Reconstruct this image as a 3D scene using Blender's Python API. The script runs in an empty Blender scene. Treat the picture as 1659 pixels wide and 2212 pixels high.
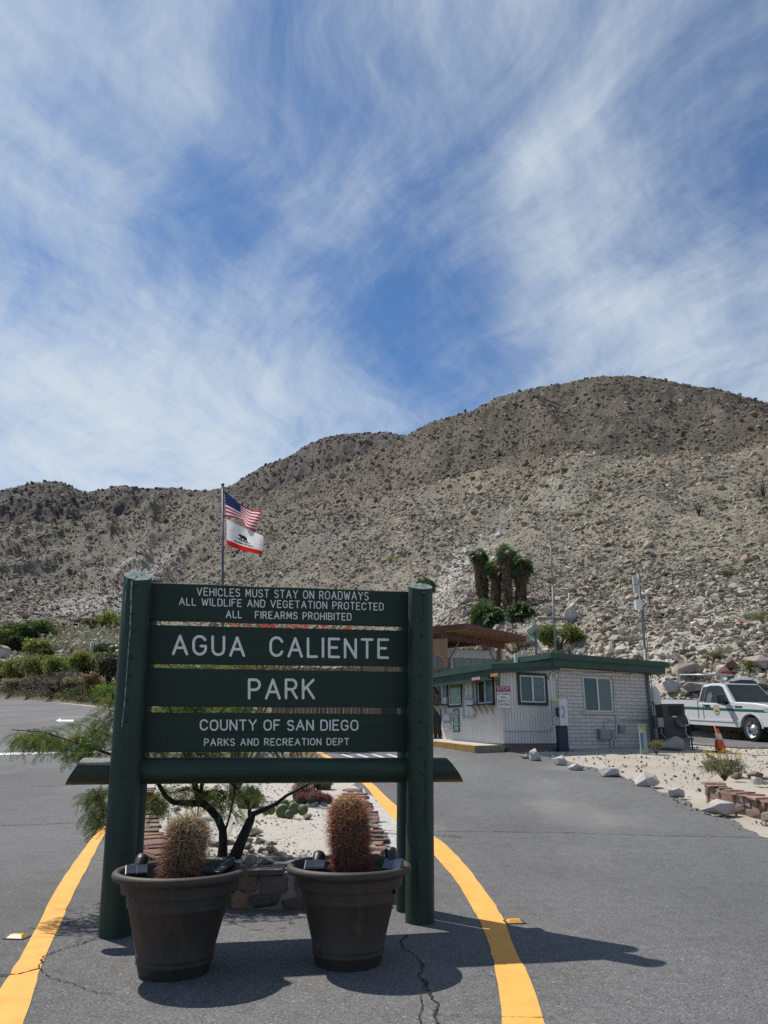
import bpy, bmesh, math, random
import numpy as np
from mathutils import Vector, Matrix, Euler
random.seed(7); rng = np.random.default_rng(11)
S = bpy.context.scene
COL = S.collection
R = math.radians

# ---------------------------------------------------------------- camera
FPX, CU, CV, PITCH, EYE = 1661.0, 829.5, 1106.0, R(16.5), 1.3
cam = bpy.data.cameras.new("camera"); camo = bpy.data.objects.new("camera", cam); COL.objects.link(camo)
camo.location = (0, 0, EYE); camo.rotation_euler = (R(90) + PITCH, 0, 0)
cam.sensor_fit = 'VERTICAL'; cam.sensor_height = 24.0; cam.lens = 24.0 * FPX / 2212.0
cam.clip_start = 0.05; cam.clip_end = 5000
S.camera = camo
cs_, sn_ = math.cos(PITCH), math.sin(PITCH)
def ray(u, v):
    b = (CV - v) / FPX
    return Vector(((u - CU) / FPX, cs_ - b * sn_, sn_ + b * cs_))

# ---------------------------------------------------------------- light
SUN = Vector((-1.3, 1.08, 2.5)).normalized()
W = bpy.data.worlds.new("World"); S.world = W; W.use_nodes = True
nt = W.node_tree; nt.nodes.clear()
def N(t, **k):
    n = nt.nodes.new(t)
    for a, b in k.items(): setattr(n, a, b)
    return n
def L(a, b): nt.links.new(a, b)
sky = N('ShaderNodeTexSky', sky_type='NISHITA', sun_disc=False)
sky.sun_elevation = math.asin(SUN.z); sky.sun_rotation = math.atan2(SUN.x, SUN.y)
sky.altitude = 400; sky.air_density = 1.0; sky.dust_density = 0.3; sky.ozone_density = 3.0
bg1 = N('ShaderNodeBackground'); bg1.inputs[1].default_value = 0.084; 
tint = N('ShaderNodeMix', data_type='RGBA', blend_type='MULTIPLY'); tint.inputs[0].default_value = 1.0
tint.inputs[7].default_value = (0.54, 0.87, 1.14, 1); L(sky.outputs[0], tint.inputs[6]); L(tint.outputs[2], bg1.inputs[0])
bg2 = N('ShaderNodeBackground'); bg2.inputs[0].default_value = (0.82, 0.92, 1.0, 1); bg2.inputs[1].default_value = 0.74
mixs = N('ShaderNodeMixShader'); out = N('ShaderNodeOutputWorld')
L(bg1.outputs[0], mixs.inputs[1]); L(bg2.outputs[0], mixs.inputs[2]); L(mixs.outputs[0], out.inputs[0])
tc = N('ShaderNodeTexCoord'); sep = N('ShaderNodeSeparateXYZ'); L(tc.outputs['Generated'], sep.inputs[0])
def mth(op, a, b=None, c=None, clamp=False):
    n = N('ShaderNodeMath', operation=op, use_clamp=clamp)
    for i, q in enumerate((a, b, c)):
        if q is None: continue
        if isinstance(q, (int, float)): n.inputs[i].default_value = q
        else: L(q, n.inputs[i])
    return n.outputs[0]
zz = mth('ADD', mth('MAXIMUM', sep.outputs[2], 0.0), 0.10)
px, py = mth('DIVIDE', sep.outputs[0], zz), mth('DIVIDE', sep.outputs[1], zz)
cbw = N('ShaderNodeCombineXYZ'); L(px, cbw.inputs[0]); L(py, cbw.inputs[1])
nw = N('ShaderNodeTexNoise'); nw.inputs['Scale'].default_value = 1.15; nw.inputs['Detail'].default_value = 3; nw.inputs['Roughness'].default_value = .5; L(cbw.outputs[0], nw.inputs['Vector'])
sw = N('ShaderNodeSeparateColor'); L(nw.outputs['Color'], sw.inputs[0])
px = mth('ADD', px, mth('MULTIPLY_ADD', sw.outputs[0], 0.5, -0.25)); py = mth('ADD', py, mth('MULTIPLY_ADD', sw.outputs[1], 0.5, -0.25))
def cloudnoise(sx, sy, off, detail, rough, dist, rot=0.0):
    cb = N('ShaderNodeCombineXYZ')
    cr, sr = math.cos(rot), math.sin(rot)
    L(mth('ADD', mth('MULTIPLY', mth('ADD', mth('MULTIPLY', px, cr), mth('MULTIPLY', py, sr)), sx), off), cb.inputs[0])
    L(mth('MULTIPLY', mth('ADD', mth('MULTIPLY', px, -sr), mth('MULTIPLY', py, cr)), sy), cb.inputs[1]); cb.inputs[2].default_value = off * 1.7
    n = N('ShaderNodeTexNoise'); n.inputs['Scale'].default_value = 1.0; n.inputs['Detail'].default_value = detail
    n.inputs['Roughness'].default_value = rough; n.inputs['Distortion'].default_value = dist
    L(cb.outputs[0], n.inputs['Vector']); return n.outputs[0]
n1 = cloudnoise(2.6, 0.9, 3.3, 9, 0.60, 0.0, R(6))      # long streaks of cirrus
n2 = cloudnoise(1.5, 1.1, 9.1, 9, 0.58, 0.0, R(-20))     # broad veils
n3 = cloudnoise(9.0, 2.4, 5.2, 7, 0.70, 0.0, R(30))      # fine fibres, two sets
n4 = cloudnoise(8.0, 2.2, 1.2, 7, 0.70, 0.0, R(-24))
dens = mth('ADD', mth('ADD', mth('MULTIPLY_ADD', n1, 1.5, -0.75), mth('MULTIPLY_ADD', n2, 1.0, -0.5)), mth('ADD', mth('MULTIPLY_ADD', n3, 1.25, -0.625), mth('MULTIPLY_ADD', n4, 1.1, 0.45)))
# where the veil is thick and where it is torn open: directions in the sky
BLOBS = [  # u, v, radius in degrees, amount
 (10, 40, 10, .45), (330, 330, 9, .06), (150, 900, 15, .42), (430, 930, 11, .34), (30, 1010, 10, .20), (700, 1000, 8, .18),
 (880, 690, 6.0, -.36), (850, 700, 13, -.18), (560, 560, 6, -.14), (215, 480, 8, -.34), (1240, 440, 5, .30), (1130, 690, 6, .24), (1600, 760, 9, .42), (1300, 760, 7, .22), (430, 300, 4, .16), (690, 470, 5, .18),
 (960, 530, 5, -.16), (1640, 500, 6, -.20), (860, 90, 5, .10), (1080, 180, 14, .24), (330, 620, 8, -.14), (640, 230, 7, -.12), (1480, 330, 8, -.10), (900, 890, 5, .12)]
acc = dens
for (u, v, rad, amt) in BLOBS:
    d = ray(u, v).normalized()
    dp = N('ShaderNodeVectorMath', operation='DOT_PRODUCT'); L(tc.outputs['Generated'], dp.inputs[0]); dp.inputs[1].default_value = d
    mr = N('ShaderNodeMapRange', interpolation_type='SMOOTHERSTEP', clamp=True)
    L(dp.outputs['Value'], mr.inputs[0]); mr.inputs[1].default_value = math.cos(R(rad * 1.5)); mr.inputs[2].default_value = 1.0
    mr.inputs[3].default_value = 0.0; mr.inputs[4].default_value = amt
    acc = mth('ADD', acc, mr.outputs[0])
mk = N('ShaderNodeMapRange', interpolation_type='SMOOTHSTEP', clamp=True)
L(acc, mk.inputs[0]); mk.inputs[1].default_value = 0.30; mk.inputs[2].default_value = 2.50; mk.inputs[3].default_value = 0.04; mk.inputs[4].default_value = 1.0
L(mk.outputs[0], mixs.inputs[0])
sl = bpy.data.lights.new("sun", 'SUN'); sl.energy = 4.8; sl.angle = R(0.53); sl.color = (1.0, 0.945, 0.865)
slo = bpy.data.objects.new("sun", sl); COL.objects.link(slo); slo.location = SUN * 100
slo.rotation_euler = SUN.to_track_quat('Z', 'Y').to_euler()
S.view_settings.view_transform = 'Standard'; S.view_settings.look = 'None'; S.view_settings.gamma = 1.0
S.view_settings.exposure = 0.12; S.view_settings.use_curve_mapping = False
S.cycles.max_bounces = 6; S.cycles.transparent_max_bounces = 6; S.cycles.use_denoising = False

# ---------------------------------------------------------------- the lie of the land
def sstep(a, b, x):
    t = min(1, max(0, (x - a) / (b - a))); return t * t * (3 - 2 * t)
def h(x, y):
    t = y - 6.5
    z = 0.068 * (0.5 * (t + math.sqrt(t * t + 0.12)))
    return z * (1 - 0.12 * sstep(6.5, 10.5, x))
def at(u, v, Y):
    d = ray(u, v); t = Y / d.y
    return Vector((d.x * t, Y, EYE + d.z * t))
def G(u, v, up=0.0):
    d = ray(u, v); t = 1.5
    while t < 300:
        p = Vector((d.x * t, d.y * t, EYE + d.z * t))
        if p.z <= h(p.x, p.y) + up: return p
        t *= 1.0006
    return p

# ---------------------------------------------------------------- helpers
def tag(o, label=None, cat=None, group=None, kind=None):
    if label: o['label'] = label
    if cat: o['category'] = cat
    if group: o['group'] = group
    if kind: o['kind'] = kind
    return o
def thing(name, label, cat, loc=(0, 0, 0), rz=0.0, group=None, rx=0.0, ry=0.0):
    o = bpy.data.objects.new(name, None); COL.objects.link(o); o.empty_display_size = .2
    o.location = loc; o.rotation_euler = (rx, ry, rz)
    return tag(o, label, cat, group)
class MB:
    def __init__(s): s.v = []; s.f = []; s.m = []; s.sm = []
    def add(s, vs, fs, mi=0, smooth=False):
        b = len(s.v); s.v += [tuple(p) for p in vs]
        for q in fs: s.f.append(tuple(b + i for i in q)); s.m.append(mi); s.sm.append(smooth)
        return s
    def box(s, c, d, M=None, mi=0, bev=0.0):
        x, y, z = d[0] / 2, d[1] / 2, d[2] / 2; c = Vector(c)
        if bev > 0:
            bm = bmesh.new(); bmesh.ops.create_cube(bm, size=1.0)
            for q in bm.verts: q.co = Vector((q.co.x * d[0], q.co.y * d[1], q.co.z * d[2]))
            bmesh.ops.bevel(bm, geom=bm.edges[:], offset=bev, segments=2, affect='EDGES', profile=.6)
            bm.verts.index_update()
            vs = [(M @ q.co if M else q.co) + c for q in bm.verts]
            s.add(vs, [[q.index for q in f.verts] for f in bm.faces], mi); bm.free(); return s
        vs = [Vector(p) for p in ((-x,-y,-z),(x,-y,-z),(x,y,-z),(-x,y,-z),(-x,-y,z),(x,-y,z),(x,y,z),(-x,y,z))]
        if M: vs = [M @ p for p in vs]
        return s.add([p + c for p in vs], [(0,3,2,1),(4,5,6,7),(0,1,5,4),(1,2,6,5),(2,3,7,6),(3,0,4,7)], mi)
    def span(s, a, b, mi=0, bev=0.0):
        a, b = Vector(a), Vector(b); return s.box((a + b) / 2, [abs(q) for q in (b - a)], None, mi, bev)
    def tube(s, pts, r, n=8, mi=0, caps=True, smooth=True, rz=1.0):
        pts = [Vector(p) for p in pts]; rs = r if isinstance(r, (list, tuple)) else [r] * len(pts)
        rings = []; up = None
        for i, p in enumerate(pts):
            t = (pts[min(i + 1, len(pts) - 1)] - pts[max(i - 1, 0)])
            t = t.normalized() if t.length > 1e-9 else Vector((0, 0, 1))
            if up is None:
                up = Vector((0, 0, 1)) if abs(t.z) < .9 else Vector((0, 1, 0))
            a = t.cross(up); a = a.normalized() if a.length > 1e-6 else Vector((1, 0, 0))
            b = a.cross(t).normalized(); up = b
            rings.append([p + (a * math.cos(k * 2 * math.pi / n) + b * math.sin(k * 2 * math.pi / n) * rz) * rs[i] for k in range(n)])
        vs = [q for g_ in rings for q in g_]; fs = []
        for i in range(len(pts) - 1):
            for k in range(n):
                k2 = (k + 1) % n; fs.append((i*n+k, i*n+k2, (i+1)*n+k2, (i+1)*n+k))
        s.add(vs, fs, mi, smooth)
        if caps:
            b = len(s.v) - len(vs)
            s.f.append(tuple(b + k for k in range(n))[::-1]); s.m.append(mi); s.sm.append(False)
            s.f.append(tuple(b + (len(pts)-1)*n + k for k in range(n))); s.m.append(mi); s.sm.append(False)
        return s
    def cyl(s, a, b, r0, r1=None, n=12, mi=0, caps=True):
        return s.tube([a, b], [r0, r0 if r1 is None else r1], n, mi, caps)
    def lathe(s, prof, c=(0, 0, 0), n=32, mi=0, smooth=True, M=None):
        c = Vector(c); vs = []; fs = []
        for (r, z) in prof:
            for k in range(n):
                a = 2 * math.pi * k / n; p = Vector((r * math.cos(a), r * math.sin(a), z))
                vs.append((M @ p if M else p) + c)
        for i in range(len(prof) - 1):
            for k in range(n):
                k2 = (k + 1) % n; fs.append((i*n+k, i*n+k2, (i+1)*n+k2, (i+1)*n+k))
        return s.add(vs, fs, mi, smooth)
    def prism(s, poly, z0, z1, M=None, mi=0, smooth=False):
        """polygon in local xy pushed from z0 to z1, then moved by M"""
        n = len(poly); vs = [Vector((p[0], p[1], z0)) for p in poly] + [Vector((p[0], p[1], z1)) for p in poly]
        if M: vs = [M @ p for p in vs]
        s.add(vs, [tuple(range(n))[::-1], tuple(range(n, 2 * n))], mi)
        b = len(s.v) - 2 * n
        for k in range(n):
            k2 = (k + 1) % n; s.f.append((b+k, b+k2, b+n+k2, b+n+k)); s.m.append(mi); s.sm.append(smooth)
        return s
    def rock(s, c, size, seed, pts=16, mi=0, M=None, squash=True):
        r_ = random.Random(seed); bm = bmesh.new(); c = Vector(c)
        for _ in range(pts):
            p = Vector((r_.gauss(0, 1), r_.gauss(0, 1), r_.gauss(0, 1))).normalized() * r_.uniform(.82, 1.05)
            bm.verts.new((p.x * size[0], p.y * size[1], max(p.z, -.55 if squash else -2) * size[2]))
        res = bmesh.ops.convex_hull(bm, input=bm.verts[:])
        bmesh.ops.delete(bm, geom=[q for q in bm.verts if not q.link_faces], context='VERTS')
        bmesh.ops.bevel(bm, geom=bm.edges[:], offset=min(size) * .06, segments=1, affect='EDGES', clamp_overlap=True)
        bm.verts.index_update()
        s.add([(M @ q.co if M else q.co) + c for q in bm.verts], [[q.index for q in f.verts] for f in bm.faces], mi)
        bm.free(); return s
    def build(s, name, mats, parent=None, loc=None, rz=0.0, fix=True):
        me = bpy.data.meshes.new(name); me.from_pydata(s.v, [], s.f); 
        if not isinstance(mats, (list, tuple)): mats = [mats]
        for m in mats: me.materials.append(m)
        me.polygons.foreach_set('material_index', s.m); me.polygons.foreach_set('use_smooth', s.sm)
        if fix:
            bm = bmesh.new(); bm.from_mesh(me); bmesh.ops.recalc_face_normals(bm, faces=bm.faces[:]); bm.to_mesh(me); bm.free()
        me.update()
        o = bpy.data.objects.new(name, me); COL.objects.link(o)
        if parent: o.parent = parent
        if loc is not None: o.location = loc
        o.rotation_euler.z = rz
        return o
def npmesh(name, V, F, mats, parent=None, col=None, smooth=False, midx=None):
    """V (n,3), F (m,k) all faces of k corners; col (m,3) a colour for every face"""
    me = bpy.data.meshes.new(name); V = np.ascontiguousarray(V, np.float32); F = np.ascontiguousarray(F, np.int32)
    m, k = F.shape
    me.vertices.add(len(V)); me.vertices.foreach_set('co', V.ravel())
    me.loops.add(m * k); me.loops.foreach_set('vertex_index', F.ravel())
    me.polygons.add(m); me.polygons.foreach_set('loop_start', np.arange(0, m * k, k, dtype=np.int32))
    me.polygons.foreach_set('use_smooth', np.full(m, smooth))
    for q in (mats if isinstance(mats, (list, tuple)) else [mats]): me.materials.append(q)
    if midx is not None: me.polygons.foreach_set('material_index', np.asarray(midx, np.int32))
    if col is not None:
        a = me.color_attributes.new('tint', 'FLOAT_COLOR', 'CORNER')
        c = np.ones((m, k, 4), np.float32); c[:, :, :3] = np.asarray(col, np.float32)[:, None, :]
        a.data.foreach_set('color', c.ravel())
    me.update(calc_edges=True); me.validate()
    o = bpy.data.objects.new(name, me); COL.objects.link(o)
    if parent: o.parent = parent
    return o
def copy_tree(o, parent=None):
    c = o.copy(); COL.objects.link(c); c.parent = parent
    for ch in list(o.children): copy_tree(ch, c)
    return c

# ---------------------------------------------------------------- materials
MATS = {}
def mat(name, c1, c2=None, scale=8.0, rough=0.7, bump=0.0, bscale=None, detail=5, stretch=(1, 1, 1), lo=.35, hi=.65,
        metal=0.0, spec=0.5, attr=False, c3=None, s3=1.0, lo3=.55, hi3=.7, distance=0.02, trans=0.0, coat=0.0):
    m = bpy.data.materials.new(name); m.use_nodes = True; t = m.node_tree; nd = t.nodes; b = nd['Principled BSDF']
    b.inputs['Roughness'].default_value = rough; b.inputs['Metallic'].default_value = metal
    b.inputs['Specular IOR Level'].default_value = spec; b.inputs['Coat Weight'].default_value = coat
    def lk(a, q): t.links.new(a, q)
    co = nd.new('ShaderNodeTexCoord'); mp = nd.new('ShaderNodeMapping'); mp.inputs['Scale'].default_value = stretch
    lk(co.outputs['Object'], mp.inputs[0])
    def noise(sc, det=detail):
        n = nd.new('ShaderNodeTexNoise'); n.inputs['Scale'].default_value = sc; n.inputs['Detail'].default_value = det
        n.inputs['Roughness'].default_value = .6; lk(mp.outputs[0], n.inputs['Vector']); return n.outputs[0]
    def mrange(x, a, q):
        r_ = nd.new('ShaderNodeMapRange'); r_.inputs[1].default_value = a; r_.inputs[2].default_value = q; lk(x, r_.inputs[0]); return r_.outputs[0]
    def mix(f, a, q, bt='MIX'):
        x = nd.new('ShaderNodeMix'); x.data_type = 'RGBA'; x.blend_type = bt
        for i, k in ((0, f), (6, a), (7, q)):
            if isinstance(k, (int, float)): x.inputs[i].default_value = k
            elif isinstance(k, (tuple, list)): x.inputs[i].default_value = (*k[:3], 1)
            else: lk(k, x.inputs[i])
        return x.outputs[2]
    c2 = c2 or tuple(q * .8 for q in c1)
    col = mix(mrange(noise(scale), lo, hi), c1, c2)
    if c3: col = mix(mrange(noise(s3), lo3, hi3), col, c3)
    if attr:
        a = nd.new('ShaderNodeAttribute'); a.attribute_name = 'tint'; col = mix(1.0, col, a.outputs['Color'], 'MULTIPLY')
    lk(col, b.inputs['Base Color'])
    if bump:
        bp = nd.new('ShaderNodeBump'); bp.inputs['Strength'].default_value = bump; bp.inputs['Distance'].default_value = distance
        lk(noise(bscale or scale * 3, 6), bp.inputs['Height']); lk(bp.outputs[0], b.inputs['Normal'])
    if trans:
        b.inputs['Subsurface Weight'].default_value = 0.0
        tr = nd.new('ShaderNodeBsdfTranslucent'); lk(col, tr.inputs[0]); ms = nd.new('ShaderNodeMixShader'); ms.inputs[0].default_value = trans
        lk(b.outputs[0], ms.inputs[1]); lk(tr.outputs[0], ms.inputs[2]); lk(ms.outputs[0], nd['Material Output'].inputs[0])
    MATS[name] = m; return m
def plain(name, c, rough=.5, metal=0.0, spec=.5, coat=0.0, v=.12, scale=6):
    return mat(name, c, tuple(max(0, q * (1 - v)) for q in c), scale, rough, 0, metal=metal, spec=spec, coat=coat)
# ---------------------------------------------------------------- numpy noise
def _hash(ix, iy, sd):
    q = (ix.astype(np.int64) * 374761393 + iy.astype(np.int64) * 668265263 + sd * 1442695041) & 0xffffffff
    q = ((q ^ (q >> 13)) * 1274126177) & 0xffffffff
    return ((q ^ (q >> 16)) & 0xffff) / 65535.0
def vnoise(x, y, sd=0):
    ix, iy = np.floor(x), np.floor(y); fx, fy = x - ix, y - iy
    fx = fx * fx * fx * (fx * (fx * 6 - 15) + 10); fy = fy * fy * fy * (fy * (fy * 6 - 15) + 10)
    a, b, c, d = _hash(ix, iy, sd), _hash(ix + 1, iy, sd), _hash(ix, iy + 1, sd), _hash(ix + 1, iy + 1, sd)
    return (a + (b - a) * fx) * (1 - fy) + (c + (d - c) * fx) * fy
def fbm(x, y, o=4, sd=0, gain=.5):
    t = 0; a = 1; s_ = 0
    for i in range(o):
        t = t + a * (vnoise(x * 1.0, y * 1.0, sd + i * 17) - .5) * 2; s_ += a; a *= gain; x, y = x * 1.93 + y * .55, y * 1.93 - x * .55
    return t / s_
def hn(x, y):
    t = y - 6.5; q = np.clip((x - 6.5) / 4.0, 0, 1); q = q * q * (3 - 2 * q)
    return 0.068 * (0.5 * (t + np.sqrt(t * t + 0.12))) * (1 - 0.12 * q)

# ---------------------------------------------------------------- the mountainside: crest and bench lines at their own distances
K0 = [(-300,1520,128),(0,1510,107),(120,1518,84),(240,1531,64),(300,1538,59),(420,1548,53),(640,1560,46),(800,1570,43),(900,1575,41),(1000,1560,41),(1250,1560,37),(1450,1560,32.5),(1659,1560,30.5),(2000,1560,30.5)]
K1 = [(-300,1372,150),(0,1372,150),(250,1372,150),(500,1395,95),(900,1415,62),(1000,1415,50),(1250,1412,42),(1450,1458,36),(1659,1474,34),(2000,1474,34)]
K2 = [(-300,1270,240),(0,1265,240),(200,1260,230),(400,1250,200),(700,1210,140),(950,1200,100),(1150,1200,85),(1400,1200,75),(1659,1200,70),(2000,1200,70)]
K3 = [(-300,1150,400),(0,1145,400),(200,1135,380),(330,1095,360),(400,1075,330),(560,1095,260),(700,1085,220),(800,1060,200),(900,1050,180),(1050,1020,160),(1150,1000,148),(1250,975,140),(1400,945,132),(1500,936,130),(1659,934,128),(2000,930,128)]
K4 = [(-300,1170,455),(0,1150,450),(100,1142,440),(215,1126,430),(330,1086,415),(380,1068,400),(430,1064,390),(480,1072,380),(560,1068,360),(620,1050,345),(700,1018,330),(780,982,315),(850,955,305),(880,937,300),(930,908,292),(1000,890,282),(1020,885,278),(1080,852,268),(1150,836,258),(1240,821,248),(1290,810,244),(1350,808,240),(1420,814,238),(1480,827,236),(1550,837,234),(1659,867,232),(2000,930,230)]
K6 = [(-300,1090,720),(0,1057,700),(60,1041,690),(90,1037,690),(130,1036,690),(158,1048,690),(178,1060,690),(205,1058,690),(240,1049,690),(275,1045,690),(300,1053,690),(350,1050,690),(375,1049,690),(420,1056,680),(470,1053,660),(500,1045,650),(540,1021,640),(570,1001,630),(620,985,610),(660,960,600),(700,942,590),(740,934,580),(800,932,575),(840,931,570),(880,938,565),(930,965,560),(1100,1050,560),(2000,1050,560)]
def curve(K):
    az, te, rr = [], [], []
    for (u, v, r) in K:
        d = ray(u, v); az.append(math.atan2(d.x, d.y)); te.append(d.z / math.hypot(d.x, d.y)); rr.append(r)
    return np.array(az), np.array(te), np.array(rr, float)
CV_ = [curve(K) for K in (K1, K2, K3, K4, K6)]; C0 = curve(K0)
def hill_knots(az):
    rs, zs = [], []
    for (a, te, rr) in CV_:
        r = np.interp(az, a, rr); rs.append(r); zs.append(EYE + r * np.interp(az, a, te))
    rf = np.interp(az, C0[0], C0[2])
    zf = hn(rf * np.sin(az), rf * np.cos(az))
    rv = rs[3] + (rs[4] - rs[3]) * .3; zv = np.minimum(zs[3], zs[4]) - 18
    re = rs[4] + 260; ze = zs[4] - 60
    Rk = np.stack([rf, rs[0], rs[1], rs[2], rs[3], rv, rs[4], re], 1); Zk = np.stack([zf, zs[0], zs[1], zs[2], zs[3], zv, zs[4], ze], 1)
    return Rk, Zk
def hill_base(az, r):
    """smooth surface through the knots; also how far along the profile"""
    Rk, Zk = hill_knots(az)
    d = np.diff(Zk, axis=1) / np.diff(Rk, axis=1); m = np.zeros_like(Zk)
    a, b = d[:, :-1], d[:, 1:]
    m[:, 1:-1] = np.where(a * b > 0, 2 * a * b / np.where(np.abs(a + b) < 1e-9, 1, a + b), 0); m[:, 0] = d[:, 0]; m[:, -1] = d[:, -1]
    m[:, 1] = .5 * (d[:, 0] + d[:, 1])
    k = np.zeros(len(az), int)
    for i in range(1, 7): k += (r >= Rk[:, i])
    ii = np.arange(len(az)); w = Rk[ii, k + 1] - Rk[ii, k]; t = np.clip((r - Rk[ii, k]) / w, 0, 1)
    z = (2*t**3 - 3*t**2 + 1) * Zk[ii, k] + (t**3 - 2*t**2 + t) * w * m[ii, k] + (-2*t**3 + 3*t**2) * Zk[ii, k+1] + (t**3 - t**2) * w * m[ii, k+1]
    return z, k + t
def hill_z(x, y, detail=True):
    az = np.arctan2(x, y); r = np.hypot(x, y); z, s = hill_base(az, r)
    if detail:
        amp = np.clip(s - .5, 0, 1.2) / 1.2
        crest = 1 - .75 * np.exp(-((s - 4) / .25) ** 2) - .75 * np.exp(-((s - 6) / .25) ** 2)
        g_ = 1 - np.abs(fbm(x / 26, y / 60, 3, 5)); z = z + amp * crest * (g_ - .8) * 7.0 * np.clip(r / 150, .4, 2)
        z = z + amp * crest * fbm(x / 7, y / 7, 4, 31, .55) * (.55 + r * .0032)
        z = z + np.clip(s, 0.05, 1) * fbm(x / 1.9, y / 1.9, 3, 77, .6) * (.12 + r * .0012)
        g2 = np.abs(fbm((x + .5 * y) / 13, (y - .4 * x) / 34, 4, 57, .55)); z = z + np.clip(s - 1.3, 0, 1) * crest * (g2 - .2) * 4.2 * np.clip(r / 160, .4, 1.25)
        rocky = np.clip((s - 2.8) * 3, 0, 1)
        z = z + rocky * np.abs(fbm(x / 5, y / 5, 4, 91, .6)) * 2.2 * np.clip(r / 200, .5, 2) * (.35 + .65 * crest)
    return z, s
def calibrate():        # the rubble lifts the crests a little: bring each skyline back to its drawn height
    az = np.linspace(-R(33), R(33), 400)
    for _ in range(3):
        Rk, Zk = hill_knots(az)
        for (k, lo, hi) in ((3, 3, 5), (4, 5, 7)):
            t = np.linspace(0, 1, 160)[None, :]; rr = Rk[:, lo][:, None] * (1 - t) + Rk[:, hi][:, None] * t
            A_ = np.repeat(az[:, None], 160, 1); x, y = (rr * np.sin(A_)).ravel(), (rr * np.cos(A_)).ravel()
            z = hill_z(x, y)[0].reshape(rr.shape); got = ((z - EYE + .0026 * rr) / rr).max(1)
            a, te, r_ = CV_[k]; want = np.interp(az, *TARGET[k]); cur = np.interp(az, a, te); new = cur + (want - got); w = np.ones(5) / 5
            new = np.convolve(np.pad(new, 2, mode='edge'), w, mode='valid') * .5 + new * .5
            CV_[k] = (az, new, np.interp(az, a, r_))
TARGET = {3: CV_[3][:2], 4: CV_[4][:2]}
calibrate()
def hillhit(u, v):
    d = ray(u, v); hl = math.hypot(d.x, d.y)
    rr = np.exp(np.linspace(math.log(30), math.log(900), 2600)); x, y = rr * d.x / hl, rr * d.y / hl
    z, s = hill_z(x, y); zr = EYE + rr * d.z / hl; k = np.argmax((z > zr) & (s > .02)); return Vector((x[k], y[k], float(z[k]))), float(s[k])

# ---------------------------------------------------------------- ground materials
m_sand = mat('pale_sand', (.40, .365, .305), (.33, .295, .235), .9, .95, .5, 26, 8, c3=(.21, .185, .155), s3=9, lo3=.62, hi3=.74)
m_gravel = mat('white_gravel', (.50, .465, .40), (.36, .33, .285), 38, .95, .9, 55, 6, lo=.40, hi=.72, distance=.02)
m_asph = mat('asphalt', (.150, .149, .147), (.120, .119, .118), .55, .92, .55, 240, 9, c3=(.225, .22, .212), s3=190, lo3=.60, hi3=.72, distance=.006)
def add_aggregate(m):      # speckle of stones, worn lanes and oil blots in the tarmac
    t = m.node_tree; nd = t.nodes; b = nd['Principled BSDF']; src = b.inputs['Base Color'].links[0].from_socket
    co = nd.new('ShaderNodeTexCoord')
    def ns(sc, lo, hi, det=4, st=(1, 1, 1)):
        mp = nd.new('ShaderNodeMapping'); mp.inputs['Scale'].default_value = st; t.links.new(co.outputs['Object'], mp.inputs[0])
        n = nd.new('ShaderNodeTexNoise'); n.inputs['Scale'].default_value = sc; n.inputs['Detail'].default_value = det; t.links.new(mp.outputs[0], n.inputs['Vector'])
        r_ = nd.new('ShaderNodeMapRange'); r_.inputs[1].default_value = lo; r_.inputs[2].default_value = hi; t.links.new(n.outputs[0], r_.inputs[0]); return r_.outputs[0]
    def mixc(f, a, c, bt):
        x = nd.new('ShaderNodeMix'); x.data_type = 'RGBA'; x.blend_type = bt; t.links.new(f, x.inputs[0]); t.links.new(a, x.inputs[6]); x.inputs[7].default_value = (*c, 1); return x.outputs[2]
    c = mixc(ns(95, .48, .66, 3), src, (.40, .40, .41), 'MULTIPLY')
    c = mixc(ns(80, .62, .70, 2), c, (.32, .315, .305), 'MIX')
    c = mixc(ns(8, .45, .75, 3), c, (.80, .80, .80), 'MULTIPLY')
    c = mixc(ns(.33, .45, .75, 6, (1, .35, 1)), c, (.72, .72, .72), 'MULTIPLY')
    c = mixc(ns(.55, .56, .80, 7, (1, .5, 1)), c, (.20, .195, .185), 'MIX')
    c = mixc(ns(1.7, .70, .76, 5, (1, 2.2, 1)), c, (.66, .66, .67), 'MULTIPLY')
    t.links.new(c, b.inputs['Base Color'])
add_aggregate(m_asph)
m_paint_or = mat('orange_paint', (.80, .40, .085), (.76, .34, .06), 5, .8, .35, 200, 6, c3=(.42, .21, .09), s3=34, lo3=.66, hi3=.70, distance=.004)
m_paint_wh = mat('white_paint', (.72, .72, .71), (.6, .6, .6), 6, .8, .3, 160, 6, c3=(.25, .25, .25), s3=26, lo3=.64, hi3=.70)
m_crack = plain('crack', (.012, .012, .013), .95)
m_hill = mat('hillside', (1.0, 1.0, 1.0), (.74, .735, .73), .5, .97, .9, 1.6, 9, attr=True, c3=(.50, .485, .47), s3=1.5, lo3=.52, hi3=.66, distance=.6)
m_rock = mat('scree_rock', (1, 1, 1), (.80, .78, .76), 1.6, .95, .5, 5, 6, attr=True, distance=.08)
m_scrub = mat('scrub', (1, 1, 1), (.7, .7, .68), 1.2, .95, attr=True)

EDGE = [(1659, 1812), (1600, 1784), (1540, 1760), (1490, 1737), (1440, 1713), (1390, 1694), (1340, 1676), (1290, 1661), (1240, 1648), (1190, 1637), (1150, 1629), (1120, 1624), (1085, 1624)]
EP = [G(u, v) for (u, v) in EDGE]
ey = [p.y for p in EP]; ex = [p.x for p in EP]
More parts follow.
